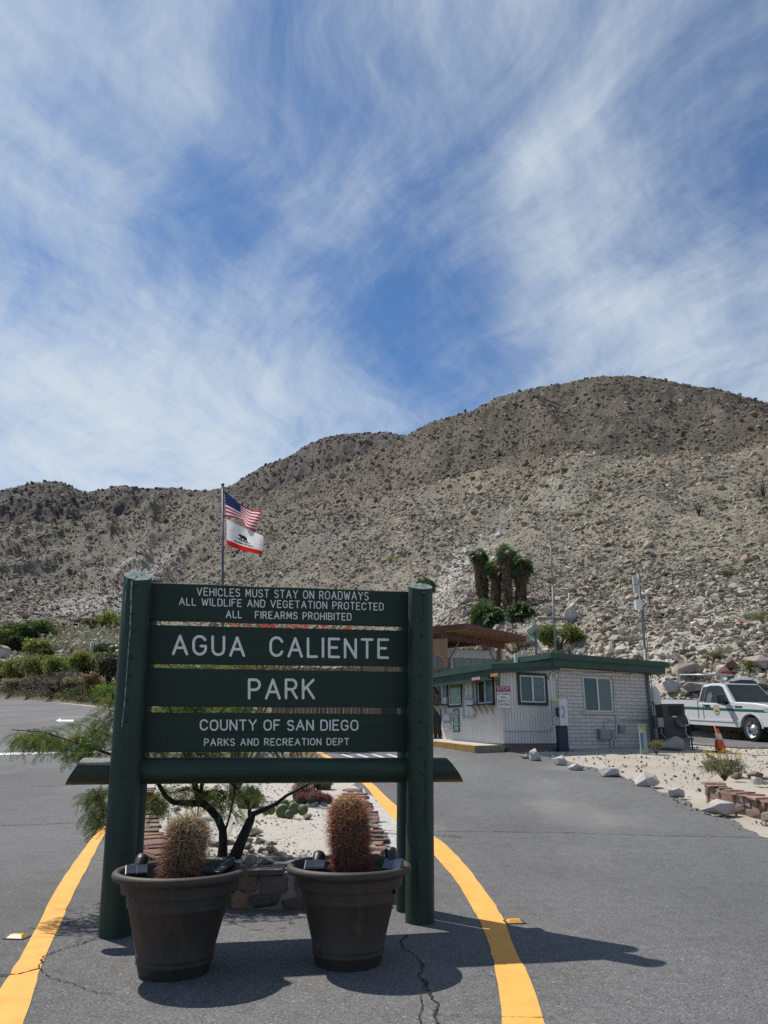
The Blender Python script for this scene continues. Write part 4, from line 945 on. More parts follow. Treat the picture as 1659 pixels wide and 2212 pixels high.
CL = [  # u, v, spread u, spread v, Y, pinnae
 (205, 1580, 42, 30, YM - .55, 150), (190, 1620, 40, 22, YM - .55, 120), (95, 1590, 55, 16, YM - .65, 130), (55, 1590, 28, 12, YM - .7, 40), (130, 1606, 50, 16, YM - .6, 110), (236, 1535, 22, 45, YM - .4, 80),
 (212, 1722, 34, 26, YM - .4, 120), (222, 1765, 28, 26, YM - .4, 100), (310, 1720, 40, 16, YM - .3, 110), (345, 1738, 30, 14, YM - .1, 60), (400, 1707, 60, 16, YM, 100), (480, 1712, 60, 16, YM + .1, 130), (545, 1712, 24, 12, YM + .1, 60), (500, 1750, 16, 20, YM + .2, 40), (470, 1735, 20, 12, YM + .2, 40),
 (330, 1620, 90, 40, YM - .2, 220), (430, 1630, 90, 40, YM, 220), (560, 1640, 60, 30, YM + .1, 90), (420, 1535, 90, 40, YM, 200), (340, 1535, 50, 40, YM, 120), (540, 1535, 60, 25, YM + .2, 90), (430, 1445, 90, 16, YM + .2, 140), (500, 1440, 60, 16, YM + .3, 70), (370, 1440, 50, 14, YM, 70)]
r_ = np.random.default_rng(5); PV, PC, TW = [], [], MB()
for (u, v, su, sv, Y, n) in CL:
    c0 = pt(u, v, Y); n = int(n * (.80 if u < 262 else .85))
    for k in range(n):
        a, b = r_.normal(0, .55, 2); p = pt(u + a * su, v + b * sv, Y + r_.normal(0, .16)); base = np.array(p)
        if k % 6 == 0: TW.tube([Vector(base), Vector(base).lerp(c0, .5) + Vector((0, 0, .02)), c0], [.0015, .002, .003], 4)
        out = np.array([r_.normal(0, 1), r_.normal(0, .8), -.55 + r_.normal(0, .35)]); out[0] += (-.5 if u < 260 else 0); out /= np.linalg.norm(out)
        ln = r_.uniform(.09, .15); side = np.cross(out, np.array([r_.normal(0, .5), r_.normal(0, .3) + .7, .6])); side /= np.linalg.norm(side)
        col = np.array([.105, .175, .045]) * math.exp(r_.normal(0, .28)); 
        if r_.uniform() < .16: col = np.array([.27, .24, .055]) * math.exp(r_.normal(0, .2))
        elif r_.uniform() < .2: col = np.array([.07, .12, .038])
        nl = 10
        for i in range(nl):
            t = (i + .6) / nl; q = base + out * ln * t + np.array([0, 0, -.25]) * ln * t * t; L_ = .025 * (1 - .55 * abs(t - .45)); 
            for s_ in (-1, 1):
                d = side * s_ * .88 + out * .48; d /= np.linalg.norm(d); e = np.cross(d, side + out * .3 + r_.normal(0, .3, 3)); e /= np.linalg.norm(e); w = .0042
                nn_ = out * w * 1.0
                PV += [q - nn_ * .4, q + d * L_ * .55 - nn_, q + d * L_, q + d * L_ * .55 + nn_]; PC.append(col * (1 + .1 * s_))
        TW.tube([Vector(base), Vector(base + out * ln * .5 + np.array([0, 0, -.06]) * ln), Vector(base + out * ln + np.array([0, 0, -.25]) * ln)], [.0012, .001, .0006], 3, caps=False)
npmesh('leaves', np.array(PV), np.arange(len(PV)).reshape(-1, 4), m_leaf, mesq, np.clip(np.array(PC), 0, .8)); TW.build('twigs', plain('twig', (.10, .085, .05), .9), mesq, fix=False)
# wand-like ocotillo with red flowers farther back in the bed
oc = Vector((-2.1, 11.2, bedh(-2.1, 11.2))); oco = thing('ocotillo', 'grey wand stemmed ocotillo tipped with red flowers behind the top of the sign', 'shrub', oc); m = MB(); P, D, fl = [], [], []
for i, (u, v) in enumerate([(535, 1347), (568, 1352), (590, 1346), (625, 1350), (700, 1352), (660, 1348), (505, 1352), (640, 1352), (760, 1356), (575, 1345)]):
    tip = at(u, v, 11.2 + r_.normal(0, .5)) - oc; m.tube([(0, 0, -.05), tip * .33 + Vector((0, 0, .15)), tip * .7 + Vector((0, 0, .08)), tip], [.022, .019, .014, .006], 6)
    for k in range(60): q = tip * (1 + r_.uniform(-.08, .015)) + Vector(r_.normal(0, .035, 3)); fl.append(tuple(q))
    for k in range(90): q = r_.uniform(.3, .93); P.append(tuple(tip * q + Vector((0, 0, .1 * (1 - abs(q - .5)))) + Vector(r_.normal(0, .025, 3))))
m.build('stems', plain('ocotillo_wood', (.09, .08, .065), .9), oco); v, f, c = leaves(np.array(P), .014, .4, np.tile([.12, .17, .045], (len(P), 1))); npmesh('foliage', v, f, m_leaf, oco, c)
v, f, c = leaves(np.array(fl), .022, .4, np.tile([.72, .055, .02], (len(fl), 1)), .6); npmesh('flowers', v, f, m_leaf, oco, c)
bush('bottlebrush', 'green bush spotted with red flowers showing between the two top boards', 'shrub', Vector((-3.2, 17.5, h(-3.2, 17.5) + .1)), 1.25, 2600, .05, [(.10, .15, .04), (.14, .19, .05), (.06, .10, .03), (.10, .15, .04), (.45, .04, .02)], 31, 1.5, 12)
bush('creosote_bush', 'grey twiggy bush at the far end of the gravel bed', 'shrub', Vector((-1.9, 16.0, h(-1.9, 16) + .1)), .75, 900, .035, [(.20, .19, .14), (.27, .25, .20), (.13, .13, .09)], 32, .9, 16)
bush('desert_marigold', 'orange flowered bush at the back of the gravel bed', 'shrub', Vector((-1.35, 13.8, bedh(-1.3, 13.8))), .55, 700, .025, [(.16, .19, .10), (.22, .22, .14), (.62, .22, .02)], 33, 1.1, 16)
# ---------------------------------------------------------------- the ranger office
m_block = bpy.data.materials.new('painted_block'); m_block.use_nodes = True
def blockmat(m):
    t = m.node_tree; nd = t.nodes; b = nd['Principled BSDF']; b.inputs['Roughness'].default_value = .85; b.inputs['Specular IOR Level'].default_value = .3
    co = nd.new('ShaderNodeTexCoord'); sp = nd.new('ShaderNodeSeparateXYZ'); cb = nd.new('ShaderNodeCombineXYZ'); lk = t.links.new
    lk(co.outputs['Object'], sp.inputs[0]); ad = nd.new('ShaderNodeMath'); ad.operation = 'ADD'; lk(sp.outputs[0], ad.inputs[0]); lk(sp.outputs[1], ad.inputs[1]); lk(ad.outputs[0], cb.inputs[0]); lk(sp.outputs[2], cb.inputs[1])
    br = nd.new('ShaderNodeTexBrick'); lk(cb.outputs[0], br.inputs['Vector']); br.inputs['Scale'].default_value = 1; br.inputs['Brick Width'].default_value = .40; br.inputs['Row Height'].default_value = .1016
    br.inputs['Mortar Size'].default_value = .0075; br.inputs['Mortar Smooth'].default_value = .15; br.inputs['Color1'].default_value = (.67, .62, .575, 1); br.inputs['Color2'].default_value = (.58, .535, .495, 1); br.inputs['Mortar'].default_value = (.30, .28, .265, 1)
    n = nd.new('ShaderNodeTexNoise'); n.inputs['Scale'].default_value = 22; n.inputs['Detail'].default_value = 5; lk(co.outputs['Object'], n.inputs['Vector'])
    mr = nd.new('ShaderNodeMapRange'); mr.inputs[1].default_value = .35; mr.inputs[2].default_value = .7; mr.inputs[3].default_value = 1; mr.inputs[4].default_value = .82; lk(n.outputs[0], mr.inputs[0])
    mx = nd.new('ShaderNodeMix'); mx.data_type = 'RGBA'; mx.blend_type = 'MULTIPLY'; mx.inputs[0].default_value = 1; lk(br.outputs[0], mx.inputs[6]); lk(mr.outputs[0], mx.inputs[7]); lk(mx.outputs[2], b.inputs['Base Color'])
    hh = nd.new('ShaderNodeMath'); hh.operation = 'MULTIPLY_ADD'; hh.inputs[1].default_value = -1.0; lk(br.outputs['Fac'], hh.inputs[0]); m2 = nd.new('ShaderNodeMath'); m2.operation = 'MULTIPLY'; m2.inputs[1].default_value = .7; lk(n.outputs[0], m2.inputs[0]); lk(m2.outputs[0], hh.inputs[2])
    bp = nd.new('ShaderNodeBump'); bp.inputs['Strength'].default_value = .8; bp.inputs['Distance'].default_value = .015; lk(hh.outputs[0], bp.inputs['Height']); lk(bp.outputs[0], b.inputs['Normal'])
blockmat(m_block)
m_side = mat('cream_siding', (.70, .655, .60), (.62, .58, .535), 3, .75, stretch=(1, 1, .4), c3=(.42, .39, .35), s3=5, lo3=.66, hi3=.78)
m_roofg = mat('green_fascia', (.024, .062, .042), (.018, .048, .033), 2.5, .6, .2, 20, c3=(.045, .085, .062), s3=3, lo3=.66, hi3=.75)
m_roof = mat('pale_green_roof', (.19, .30, .235), (.14, .235, .18), 3, .8)
m_dkframe = plain('dark_green_trim', (.016, .030, .024), .5); m_white = plain('white_frame', (.62, .62, .59), .45)
m_glass = mat('dark_window_glass', (.018, .030, .026), (.024, .040, .033), 3, .06, spec=.8)
m_blind = mat('window_blind', (.10, .15, .135), (.075, .115, .10), 1.5, .35, stretch=(.2, .2, 26), lo=.45, hi=.55, spec=.7)
m_curby = mat('yellow_kerb_paint', (.60, .34, .02), (.50, .27, .02), 5, .8, .4, 30, c3=(.20, .165, .10), s3=3, lo3=.64, hi3=.74)
m_conc = mat('concrete', (.48, .46, .43), (.40, .38, .35), 4, .9, .3, 30); m_redstep = mat('red_step', (.17, .11, .10), (.12, .085, .08), 5, .9); m_sill = mat('grey_timber', (.17, .165, .15), (.12, .115, .105), 6, .9, stretch=(.3, 1, 1))
m_pipe = plain('painted_pipe', (.55, .53, .51), .6); m_grey = plain('grey_metal', (.27, .29, .30), .45, .3); m_dgrey = plain('dark_grey_metal', (.10, .11, .115), .5, .4); m_galv = plain('galvanised', (.17, .18, .185), .6, .15)
m_paper = mat('notice_paper', (.66, .66, .62), (.52, .52, .48), 9, .6); m_alu = plain('aluminium_frame', (.50, .51, .53), .4, .3); m_gsign = plain('green_sign', (.016, .12, .07), .5); m_maroon = plain('maroon_sign_paint', (.27, .018, .05), .5); m_swhite = plain('sign_white', (.72, .72, .70), .5); m_black = plain('black', (.012, .012, .014), .5)
BA = R(27); J = G(1208, 1618); J.z = h(J.x, J.y)
bex, bey = Vector((math.cos(BA), math.sin(BA), 0)), Vector((-math.sin(BA), math.cos(BA), 0))
office = thing('ranger_office', 'low flat roofed ranger office of painted block and cream siding with green eaves', 'building', J, BA)
def _pl(u, v, nrm, off):
    d = ray(u, v); o = Vector((0, 0, EYE)) - J; t = (off - o.dot(nrm)) / d.dot(nrm); return o + d * t
def onb(u, v, yl=0.0): p = _pl(u, v, bey, yl); return p.dot(bex), p.z
def onl(u, v, xl): p = _pl(u, v, bex, xl); return p.dot(bey), p.z
def c8(x, y): return ((1690 + x * .33755) / 1.8228, (2640 + y * .33755) / 1.8228)
def c3(x, y): return ((1650 + x * .42194) / 1.8228, (2400 + y * .42194) / 1.8228)
def c4b(x, y): return ((2300 + x * .43641) / 1.8228, (2400 + y * .43641) / 1.8228)
XA = onb(1088, 1606)[0]; LW = onl(955, 1596, XA)[0]; XB = onb(1411, 1600)[0]; DB = 6.0
zA = onb(1088, 1606)[1]; zt = onb(1205, 1444)[1] + .05; ztb = onb(1300, 1432)[1] + .1
m = MB(); m.span((0, 0, -.5), (XB, DB, ztb)); blk = m.build('block_wall', m_block, office)
# ribbed siding of the front part: planks with open grooves over a dark backing
m = MB(); ztl = onl(955, 1470, XA)[1] + .15
m.span((XA + .03, .03, zA - .05), (-.003, LW - .02, zt - .12), 1)
x = XA
while x < -.01:
    w = min(.098, -.004 - x); m.span((x + .006, 0, zA), (x + w - .006, .03, zt), 0); x += .098
y = 0.002
while y < LW - .01:
    w = min(.098, LW - y); m.span((XA, y + .012, zA), (XA + .03, y + w, zt - .02), 0); y += .098
m.span((XA - .012, -.012, zA), (XA + .05, .05, zt - .03), 0)
m.build('siding_wall', [m_side, plain('groove', (.22, .21, .20), .9)], office)
m = MB(); m.span((XA + .02, .02, -.4), (-.003, LW, zA)); m.build('timber_base', m_sill, office)
def slab(name, pts, th, mt, mt2=None):
    """a roof sheet given by its four upper corners, with a deep board all round"""
    m = MB(); V = [Vector(p) for p in pts] + [Vector(p) - Vector((0, 0, th)) for p in pts]
    m.add(V, [(0, 1, 2, 3)], 0); m.add(V, [(7, 6, 5, 4), (0, 4, 5, 1), (1, 5, 6, 2), (2, 6, 7, 3), (3, 7, 4, 0)], 1); return m.build(name, [mt, mt2 or mt], office)
# roof of the block part
yo = -.42
a = onb(1189, 1409, yo); b = onb(1446, 1430.5, yo); a2 = onl(1023, 1437, a[0])
zr0, zr1 = a[1], b[1]
zback = zr0 - .05
slab('roof', [(a[0], yo, zr0), (b[0], yo, zr1), (b[0], DB + .3, zr1 - .02), (a[0], DB + .3, zback)], .155, m_roof, m_roofg)
m = MB(); V = [(a[0] + .12, yo + .06, zr0 - .15), (b[0] - .14, yo + .06, zr1 - .15), (b[0] - .14, yo + .06, zr1 - .34), (a[0] + .12, yo + .06, zr0 - .36)]
V += [(p[0], DB + .2, p[2]) for p in V]; m.add(V, [(0,1,2,3), (7,6,5,4), (1,5,6,2), (0,3,7,4), (3,2,6,7), (0,4,5,1)]); m.build('lower_fascia', m_roofg, office)
# canopy of the siding part
yc = -.34; p0 = onb(1062, 1434, yc); p1 = onb(1212, 1430, yc); q0 = onl(932, 1456, p0[0]); ql = q0[0]
slab('canopy_roof', [(p0[0], yc, p0[1]), (p1[0], yc, p1[1]), (p1[0], LW + .4, p1[1] - .02), (p0[0], LW + .4, q0[1] if ql < LW + 1.5 else p0[1] - .05)], .13, m_roof, m_roofg)
m = MB(); t_ = onb(1062, 1454, yc)[1]; t2 = onb(1211, 1447, yc)[1]
V = [(p0[0] + .05, yc + .05, p0[1] - .12), (p1[0] - .01, yc + .05, p1[1] - .12), (p1[0] - .01, yc + .05, t2), (p0[0] + .05, yc + .05, t_)]; V += [(p[0], yc + .09, p[2]) for p in V]
m.add(V, [(0,1,2,3), (7,6,5,4), (1,5,6,2), (0,3,7,4), (3,2,6,7), (0,4,5,1)])
zl0, zl1 = t_ - .02, onl(935, 1480, p0[0])[1]
V = [(p0[0] + .05, yc + .09, p0[1] - .12), (p0[0] + .05, LW + .4, p0[1] - .16), (p0[0] + .05, LW + .4, min(zl1, p0[1] - .40)), (p0[0] + .05, yc + .5, p0[1] - .42), (p0[0] + .05, yc + .09, zl0)]; V += [(p[0] + .04, p[1], p[2]) for p in V]
m.add(V, [(0,1,2,3,4), (9,8,7,6,5), (0,5,6,1), (1,6,7,2), (2,7,8,3), (3,8,9,4), (4,9,5,0)]); m.build('lower_fascia', m_roofg, office)
# windows: dark trim, white frame, two sashes
def window(pa, pb, face, xl=None, trim=.07, mull=True, dark_left=True):
    (x0, z1), (x1, z0) = (onb(*pa), onb(*pb)) if face == 'f' else (onl(*pa, xl), onl(*pb, xl))
    if x0 > x1: x0, x1 = x1, x0
    def P(x, z, d): return (x, -d, z) if face == 'f' else (xl - d, x, z)
    def bar(m, xa, za, xb, zb, d0, d1, mi=0): m.span(P(xa, za, d0), P(xb, zb, d1), mi)
    m = MB()
    if trim:
        bar(m, x0, z0, x0 + trim, z1, -.005, .045); bar(m, x1 - trim, z0, x1, z1, -.005, .045); bar(m, x0 + trim, z0, x1 - trim, z0 + trim, -.005, .044); bar(m, x0 + trim, z1 - trim, x1 - trim, z1, -.005, .044)
    else: bar(m, x0, z0, x0 + .001, z0 + .001, -.02, -.01)
    w = m.build('window', m_dkframe, office); i0, i1, j0, j1 = x0 + trim, x1 - trim, z0 + trim, z1 - trim; f = .038
    m = MB(); bar(m, i0, j0, i0 + f, j1, .002, .032); bar(m, i1 - f, j0, i1, j1, .002, .032); bar(m, i0 + f, j0, i1 - f, j0 + f, .002, .031); bar(m, i0 + f, j1 - f, i1 - f, j1, .002, .031); xm = (i0 + i1) / 2
    if mull: bar(m, xm - .028, j0 + f, xm + .028, j1 - f, .002, .036)
    m.build('frame', m_white, w)
    lo, hi = (i0 + f, xm - .028) if mull else (i0 + f, i1 - f)
    g1, g2 = (m_glass, m_blind) if dark_left else (m_blind, m_glass)
    m = MB(); bar(m, lo, j0 + f, hi, j1 - f, .004, .012); m.build('pane', g1, w)
    if mull: m = MB(); bar(m, xm + .028, j0 + f, i1 - f, j1 - f, .004, .018); m.build('pane', g2, w)
    return w
window(c8(1018, 22), c8(1380, 410), 'f'); window(c4b(-22, 606), c4b(258, 926), 'f', trim=0.0)
m_map = mat('map_behind_glass', (.20, .25, .11), (.10, .15, .07), 5, .12, spec=.7); wmap = window(c8(222, 120), c8(396, 424), 'l', XA, .06, False); window(c8(556, 88), c8(768, 404), 'l', XA, .06, True, False)
m = MB(); s0 = onb(*c4b(-25, 927)); s1 = onb(*c4b(276, 946)); m.span((s0[0], -.05, s1[1]), (s1[0], .02, s0[1])); m.build('window_sill', m_pipe, office)
for c_ in wmap.children:
    if c_.name.startswith('pane'): c_.data.materials[0] = m_map
for (pa, pb, cc) in ((c8(500, 84), c8(596, 106), (.55, .28, .30)), (c8(716, 40), c8(800, 66), (.55, .22, .06))):
    a_, b_ = onl(*pa, p0[0] + .04), onl(*pb, p0[0] + .04); m = MB(); m.span((p0[0] + .03, min(a_[0], b_[0]), min(a_[1], b_[1])), (p0[0] + .047, max(a_[0], b_[0]), max(a_[1], b_[1]))); m.build('height_marker', plain('marker_%d' % int(cc[2] * 100), cc, .6), office)
# service counter shelves
def shelf(pa, pb, br):
    y0, z = onl(*pa, XA); y1, _ = onl(*pb, XA); 
    if y0 > y1: y0, y1 = y1, y0
    m = MB(); m.span((XA - .26, y0, z - .03), (XA + .0, y1, z)); sh = m.build('counter_shelf', m_dkframe, office); m = MB()
    for k in range(br): yy = y0 + (y1 - y0) * (k + .5) / br; m.add([(XA, yy - .015, z - .03), (XA - .22, yy - .015, z - .03), (XA, yy - .015, z - .30), (XA, yy + .015, z - .03), (XA - .22, yy + .015, z - .03), (XA, yy + .015, z - .30)], [(0,1,2), (5,4,3), (0,3,4,1), (1,4,5,2), (2,5,3,0)])
    m.build('bracket', m_pipe, sh)
shelf(c8(520, 406), c8(775, 406), 4); shelf(c8(96, 404), c8(222, 404), 2)
def btext(txt, size, mt, parent, M, align='CENTER', ext=.001):
    c = bpy.data.curves.new('lettering', 'FONT'); c.body = txt; c.size = size; c.align_x = align; c.align_y = 'CENTER'; c.extrude = ext; o = bpy.data.objects.new('lettering', c); COL.objects.link(o)
    bpy.context.view_layer.update(); me = bpy.data.meshes.new_from_object(o.evaluated_get(bpy.context.evaluated_depsgraph_get())); bpy.data.objects.remove(o); me.transform(M); me.materials.clear(); me.materials.append(mt)
    q = bpy.data.objects.new('lettering', me); COL.objects.link(q); q.parent = parent; return q
MF = Matrix.Rotation(R(90), 4, 'X')                                   # text standing up, read from the front
ML = Matrix.Rotation(R(-90), 4, 'Z') @ MF                              # read from the left side wall
def wallsign(name, label, cat, pa, pb, mt, frame=None, lines=0, lmat=None, hold=0, d=.02, grp=None):
    (y0, z1), (y1, z0) = onl(*pa, XA), onl(*pb, XA); yc_, zc_ = (y0 + y1) / 2, (z0 + z1) / 2; w, hh = abs(y0 - y1), abs(z1 - z0)
    loc = J + bex * XA + bey * yc_ + Vector((0, 0, zc_)); t = thing(name, label, cat, loc, BA, grp); m = MB()
    m.box((-d / 2 - .002, 0, 0), (d, w, hh)); m.build('panel', mt, t)
    if frame:
        m = MB(); e = .035
        for (cy, cz, sy, sz) in ((0, hh / 2, w + e, e), (0, -hh / 2, w + e, e), (-w / 2, 0, e, hh - e), (w / 2, 0, e, hh - e)): m.box((-.035, cy, cz), (.066, sy, sz))
        m.build('frame', frame, t)
    if lines:
        m = MB(); r_ = random.Random(lines)
        for k in range(lines):
            z = hh * (.42 - .84 * k / max(1, lines - 1)); ll = w * r_.uniform(.5, .85); m.box((-d - .004, r_.uniform(-.04, .04) * w, z), (.003, ll, hh / lines * .38))
        m.build('lettering_lines', lmat, t)
    if hold:
        r_ = random.Random(hold)
        m = MB()
        for (cy, cz, sy, sz) in ((.22, .22, .36, .30), (-.22, .20, .36, .34), (.2, -.24, .4, .30), (-.22, -.22, .38, .36)): m.box((-d - .006 - r_.uniform(0, .004), cy * w, cz * hh), (.004, sy * w, sz * hh))
        m.build('notices', m_paper, t)
    return t
wallsign('notice_board', 'upper aluminium framed notice board between the two service windows', 'notice board', c8(410, 136), c8(522, 316), m_paper, m_alu, 0, None, 1)
wallsign('notice_board', 'lower aluminium framed notice board with pale papers, under the other one', 'notice board', c8(412, 352), c8(538, 552), m_paper, m_alu, 0, None, 2, .025)
wallsign('price_sign', 'tall green sign with white lines low on the cream siding', 'sign', c8(280, 452), c8(360, 718), m_gsign, None, 15, m_swhite)
wallsign('hours_sign', 'green sign high on the siding left of the map window', 'sign', c8(166, 160), c8(216, 308), m_gsign, None, 8, m_swhite)
wallsign('small_green_sign', 'small green sign on the siding just above the STOP sign', 'sign', c8(780, 98), c8(826, 184), m_gsign, None, 4, m_swhite)
wallsign('leaflet_rack', 'clear plastic leaflet rack on the siding at the office end', 'leaflet rack', c8(172, 515), c8(258, 590), m_paper, m_alu, 0, None, 3, .05)
wallsign('leaflet_rack', 'lower leaflet rack with a white booklet, beside the tall green sign', 'leaflet rack', c8(165, 612), c8(258, 695), m_paper, None, 0, None, 4, .07)
wallsign('card_box', 'small white box on the siding beside the map window', 'box', c8(186, 318), c8(214, 398), m_swhite, None, 0, None, 0, .06)
# STOP sign on a bracket at the corner
sp = _pl(*c8(868, 310), bey, -.28); sp = sp + J; stop = thing('stop_sign', 'maroon and white STOP All Visitors Must Report To The Office sign', 'sign', sp, R(4)); sc = .33755 / 1.8228 * sp.y / FPX * 1.0
w, hh = 166 * sc, 246 * sc; m = MB()
def rrect(w, hh, r, n=5):
    o = []
    for cx, cz, a0 in ((w/2 - r, hh/2 - r, 0), (-w/2 + r, hh/2 - r, 90), (-w/2 + r, -hh/2 + r, 180), (w/2 - r, -hh/2 + r, 270)):
        for k in range(n + 1): a = R(a0 + 90 * k / n); o.append((cx + r * math.cos(a), cz + r * math.sin(a)))
    return o
MX = Matrix.Rotation(R(90), 4, 'X')
m.prism(rrect(w, hh, .04), -.006, 0, MX); m.build('plate', m_maroon, stop); m = MB(); m.prism(rrect(w - .03, hh * .745 - .012, .02), .0005, .003, Matrix.Translation((0, 0, -hh * .125)) @ MX); m.build('white_field', m_swhite, stop)
btext('STOP', hh * .24, m_swhite, stop, Matrix.Translation((0, -.004, hh * .375)) @ MF, ext=.0015)
for k, tx in enumerate(('All Visitors', 'Must', 'Report To', 'The Office')): btext(tx, hh * .155, m_maroon, stop, Matrix.Translation((0, -.006, hh * (.150 - .160 * k))) @ MF @ Matrix.Diagonal((.82, 1, 1, 1)), ext=.0015)
m = MB(); m.cyl((w * .46, .02, -hh * .72), (w * .46, .02, hh * .3), .022, n=8); m.cyl((.1, .02, .1), (.1, .30, .1), .014, n=6); m.build('bracket', m_pipe, stop)
st = J + bex * (XA - .1) + bey * (LW + .12); zz0 = onl(*c8(100, 300), XA)[1]
hs = thing('station_sign', 'small black hanging sign reading STATION SERVICE at the far end of the siding', 'sign', (at(*c8(98, 301), st.y).x, st.y, at(*c8(98, 301), st.y).z), R(3)); m = MB(); k = .33755 / 1.8228 * st.y / FPX; m.box((0, 0, 0), (108 * k, .02, 46 * k)); m.cyl((50 * k, 0, 20 * k), (50 * k, 0, 150 * k), .008, n=5); m.build('plate', m_black, hs)
btext('STATION', 22 * k, m_swhite, hs, Matrix.Translation((5 * k, -.012, 10 * k)) @ MF); btext('SERVICE', 22 * k, m_swhite, hs, Matrix.Translation((8 * k, -.012, -11 * k)) @ MF)
# kerb, steps, pavement along the siding
kg = [G(1088, 1625), G(1026, 1627.5), G(935, 1613)]; d_ = (kg[2] - kg[1]).normalized(); kg.append(kg[1] + d_ * 8)
kt = thing('raised_kerb', 'yellow painted kerb and concrete walk along the service windows', 'kerb'); m = MB()
top = at(1026, 1611, kg[1].y).z; A_ = [Vector((p.x, p.y, 0)) for p in (kg[0], kg[1], kg[3])]; ins = J + bex * XA; B_ = [ins, ins + bey * LW * 2.2]
def wallstrip(m, a, b, z0a, z0b, z1a, z1b, th, mi=0):
    n = Vector((-(b - a).y, (b - a).x, 0)).normalized() * th; m.add([(a.x, a.y, z0a), (b.x, b.y, z0b), (b.x, b.y, z1b), (a.x, a.y, z1a), (a.x - n.x, a.y - n.y, z0a), (b.x - n.x, b.y - n.y, z0b), (b.x - n.x, b.y - n.y, z1b), (a.x - n.x, a.y - n.y, z1a)], [(0,1,2,3), (7,6,5,4), (3,2,6,7), (0,4,5,1), (1,5,6,2), (0,3,7,4)], mi)
za = top; zb = top + .02; zc = top + .38
wallstrip(m, A_[1], A_[0], h(*kg[1].xy) - .2, h(*kg[0].xy) - .2, za, zb, -.14); wallstrip(m, A_[1] + Vector((.0, .0, 0)), A_[2], h(*kg[1].xy) - .2, h(*kg[3].xy) - .2, za + .002, zc, .14); m.build('kerb', m_curby, kt)
m = MB(); V = [(A_[0].x, A_[0].y, zb - .01), (A_[1].x, A_[1].y, za - .01), (A_[2].x, A_[2].y, zc - .01), (B_[1].x, B_[1].y, zc - .01), (B_[0].x + .02, B_[0].y, zb - .01)]
m.add([(p[0], p[1], p[2]) for p in V] + [(p[0], p[1], p[2] - .4) for p in V], [(0,1,2,3,4), (9,8,7,6,5)] + [(i, (i+1) % 5, 5 + (i+1) % 5, 5 + i) for i in range(5)]); m.build('walk', m_conc, kt)
stp = thing('entrance_step', 'red brown step and concrete slab below the front siding', 'step', J, BA); m = MB(); z1 = onb(*c8(1200, 903), -.35)[1]; m.span((XA + .02, -.40, -.3), (.02, -.001, z1)); m.build('step', m_redstep, stp)
m = MB(); m.span((XA + .25, -.85, -.3), (.95, -.401, onb(*c8(1300, 962), -.85)[1] + .02)); m.build('slab', m_conc, stp)
# pay phone
ph = J + bex * onb(*c8(1540, 600), -.55)[0] + bey * -.55; ph.z = J.z + onb(*c8(1545, 955), -.55)[1]; phone = thing('pay_phone', 'white pay phone on a navy pedestal between the siding and the block wall', 'pay phone', ph, BA - R(20)); k = .33755 / 1.8228 * ph.y / FPX; m_navy = plain('navy_paint', (.012, .020, .045), .5); m_phw = plain('phone_plastic', (.62, .63, .64), .4); m_clear = plain('smoked_panel', (.30, .31, .31), .25)
m = MB(); m.span((-.13, -.11, 0), (.13, .11, 545 * k), 0, .01); m.box((0, 0, .01), (.42, .34, .022)); m.build('pedestal', m_navy, phone)
m = MB(); m.span((-.10, -.20, 285 * k), (.13, -.112, 575 * k), 0, .012); sidep = m.build('side_panel', m_phw, phone); m = MB(); m.span((-.30, -.19, 285 * k), (-.10, -.10, 545 * k), 0, .01); m.build('smoked_side', m_clear, phone); m = MB(); m.span((-.30, -.20, 546 * k), (-.101, -.10, 575 * k)); m.build('phone_label', plain('label_yellow', (.5, .45, .18), .6), phone)
m = MB(); zc_ = 430 * k; m.tube([(.0, -.212, zc_ + .17), (-.02, -.216, zc_ + .16), (.03, -.222, zc_ + .06), (.03, -.222, zc_ - .04), (-.02, -.216, zc_ - .13), (0, -.212, zc_ - .14)], [.012, .030, .014, .014, .030, .012], 8); m.build('handset_emblem', plain('emblem_grey', (.42, .43, .44), .5), sidep); m = MB(); m.tube([(-.13, -.205, zc_ + .1), (-.17, -.23, zc_ + .09), (-.17, -.24, zc_ - .08), (-.14, -.205, zc_ - .1)], [.03, .034, .03, .03], 8); m.build('handset', m_black, phone)
# conduits, meter boxes, wires on the wall
def pipe(pts, r, name='conduit', mt=m_pipe, face='f', d=.03, par=None):
    P = []
    for (u, v) in pts: a = onb(u, v); P.append((a[0], -d, a[1]))
    m = MB(); m.tube(P, r, 8); return m.build(name, mt, par or office)
pipe([c8(858, 706), c8(900, 705), c8(1395, 702), c8(1425, 690), c8(1435, 660)], .016); pipe([c4b(0, 574), c4b(320, 574), c4b(345, 560), c4b(395, 530)], .014); pipe([c4b(235, 616), c4b(258, 630), c4b(266, 700), c4b(272, 930), c4b(286, 1000), c4b(286, 1090), c4b(262, 1125)], .018)
pipe([c4b(180, 1072), c4b(176, 1030), c4b(195, 998), c4b(230, 996), c4b(600, 1002)], .016); pipe([c4b(232, 1150), c4b(232, 1278)], .02); pipe([c4b(243, 1150), c4b(243, 1278)], .02); pipe([c4b(318, 1100), c4b(312, 1140), c4b(272, 1180), c4b(268, 1215), c4b(278, 1250), c4b(278, 1278)], .024)
pipe([c8(1497, 10), c8(1500, 200), c8(1505, 370)], .014, d=.035); pipe([c8(1400, 60), c8(1410, 28), c8(1450, 16), c8(1650, 20)], .014)
def wbox(pa, pb, name, mt, d=.14):
    a, b = onb(*pa), onb(*pb); m = MB(); m.span((a[0], -d, b[1]), (b[0], -.002, a[1]), 0, .008); m.span((a[0] + .03, -d - .008, b[1] + .03), (b[0] - .03, -d + .002, a[1] - .03)); return m.build(name, mt, office)
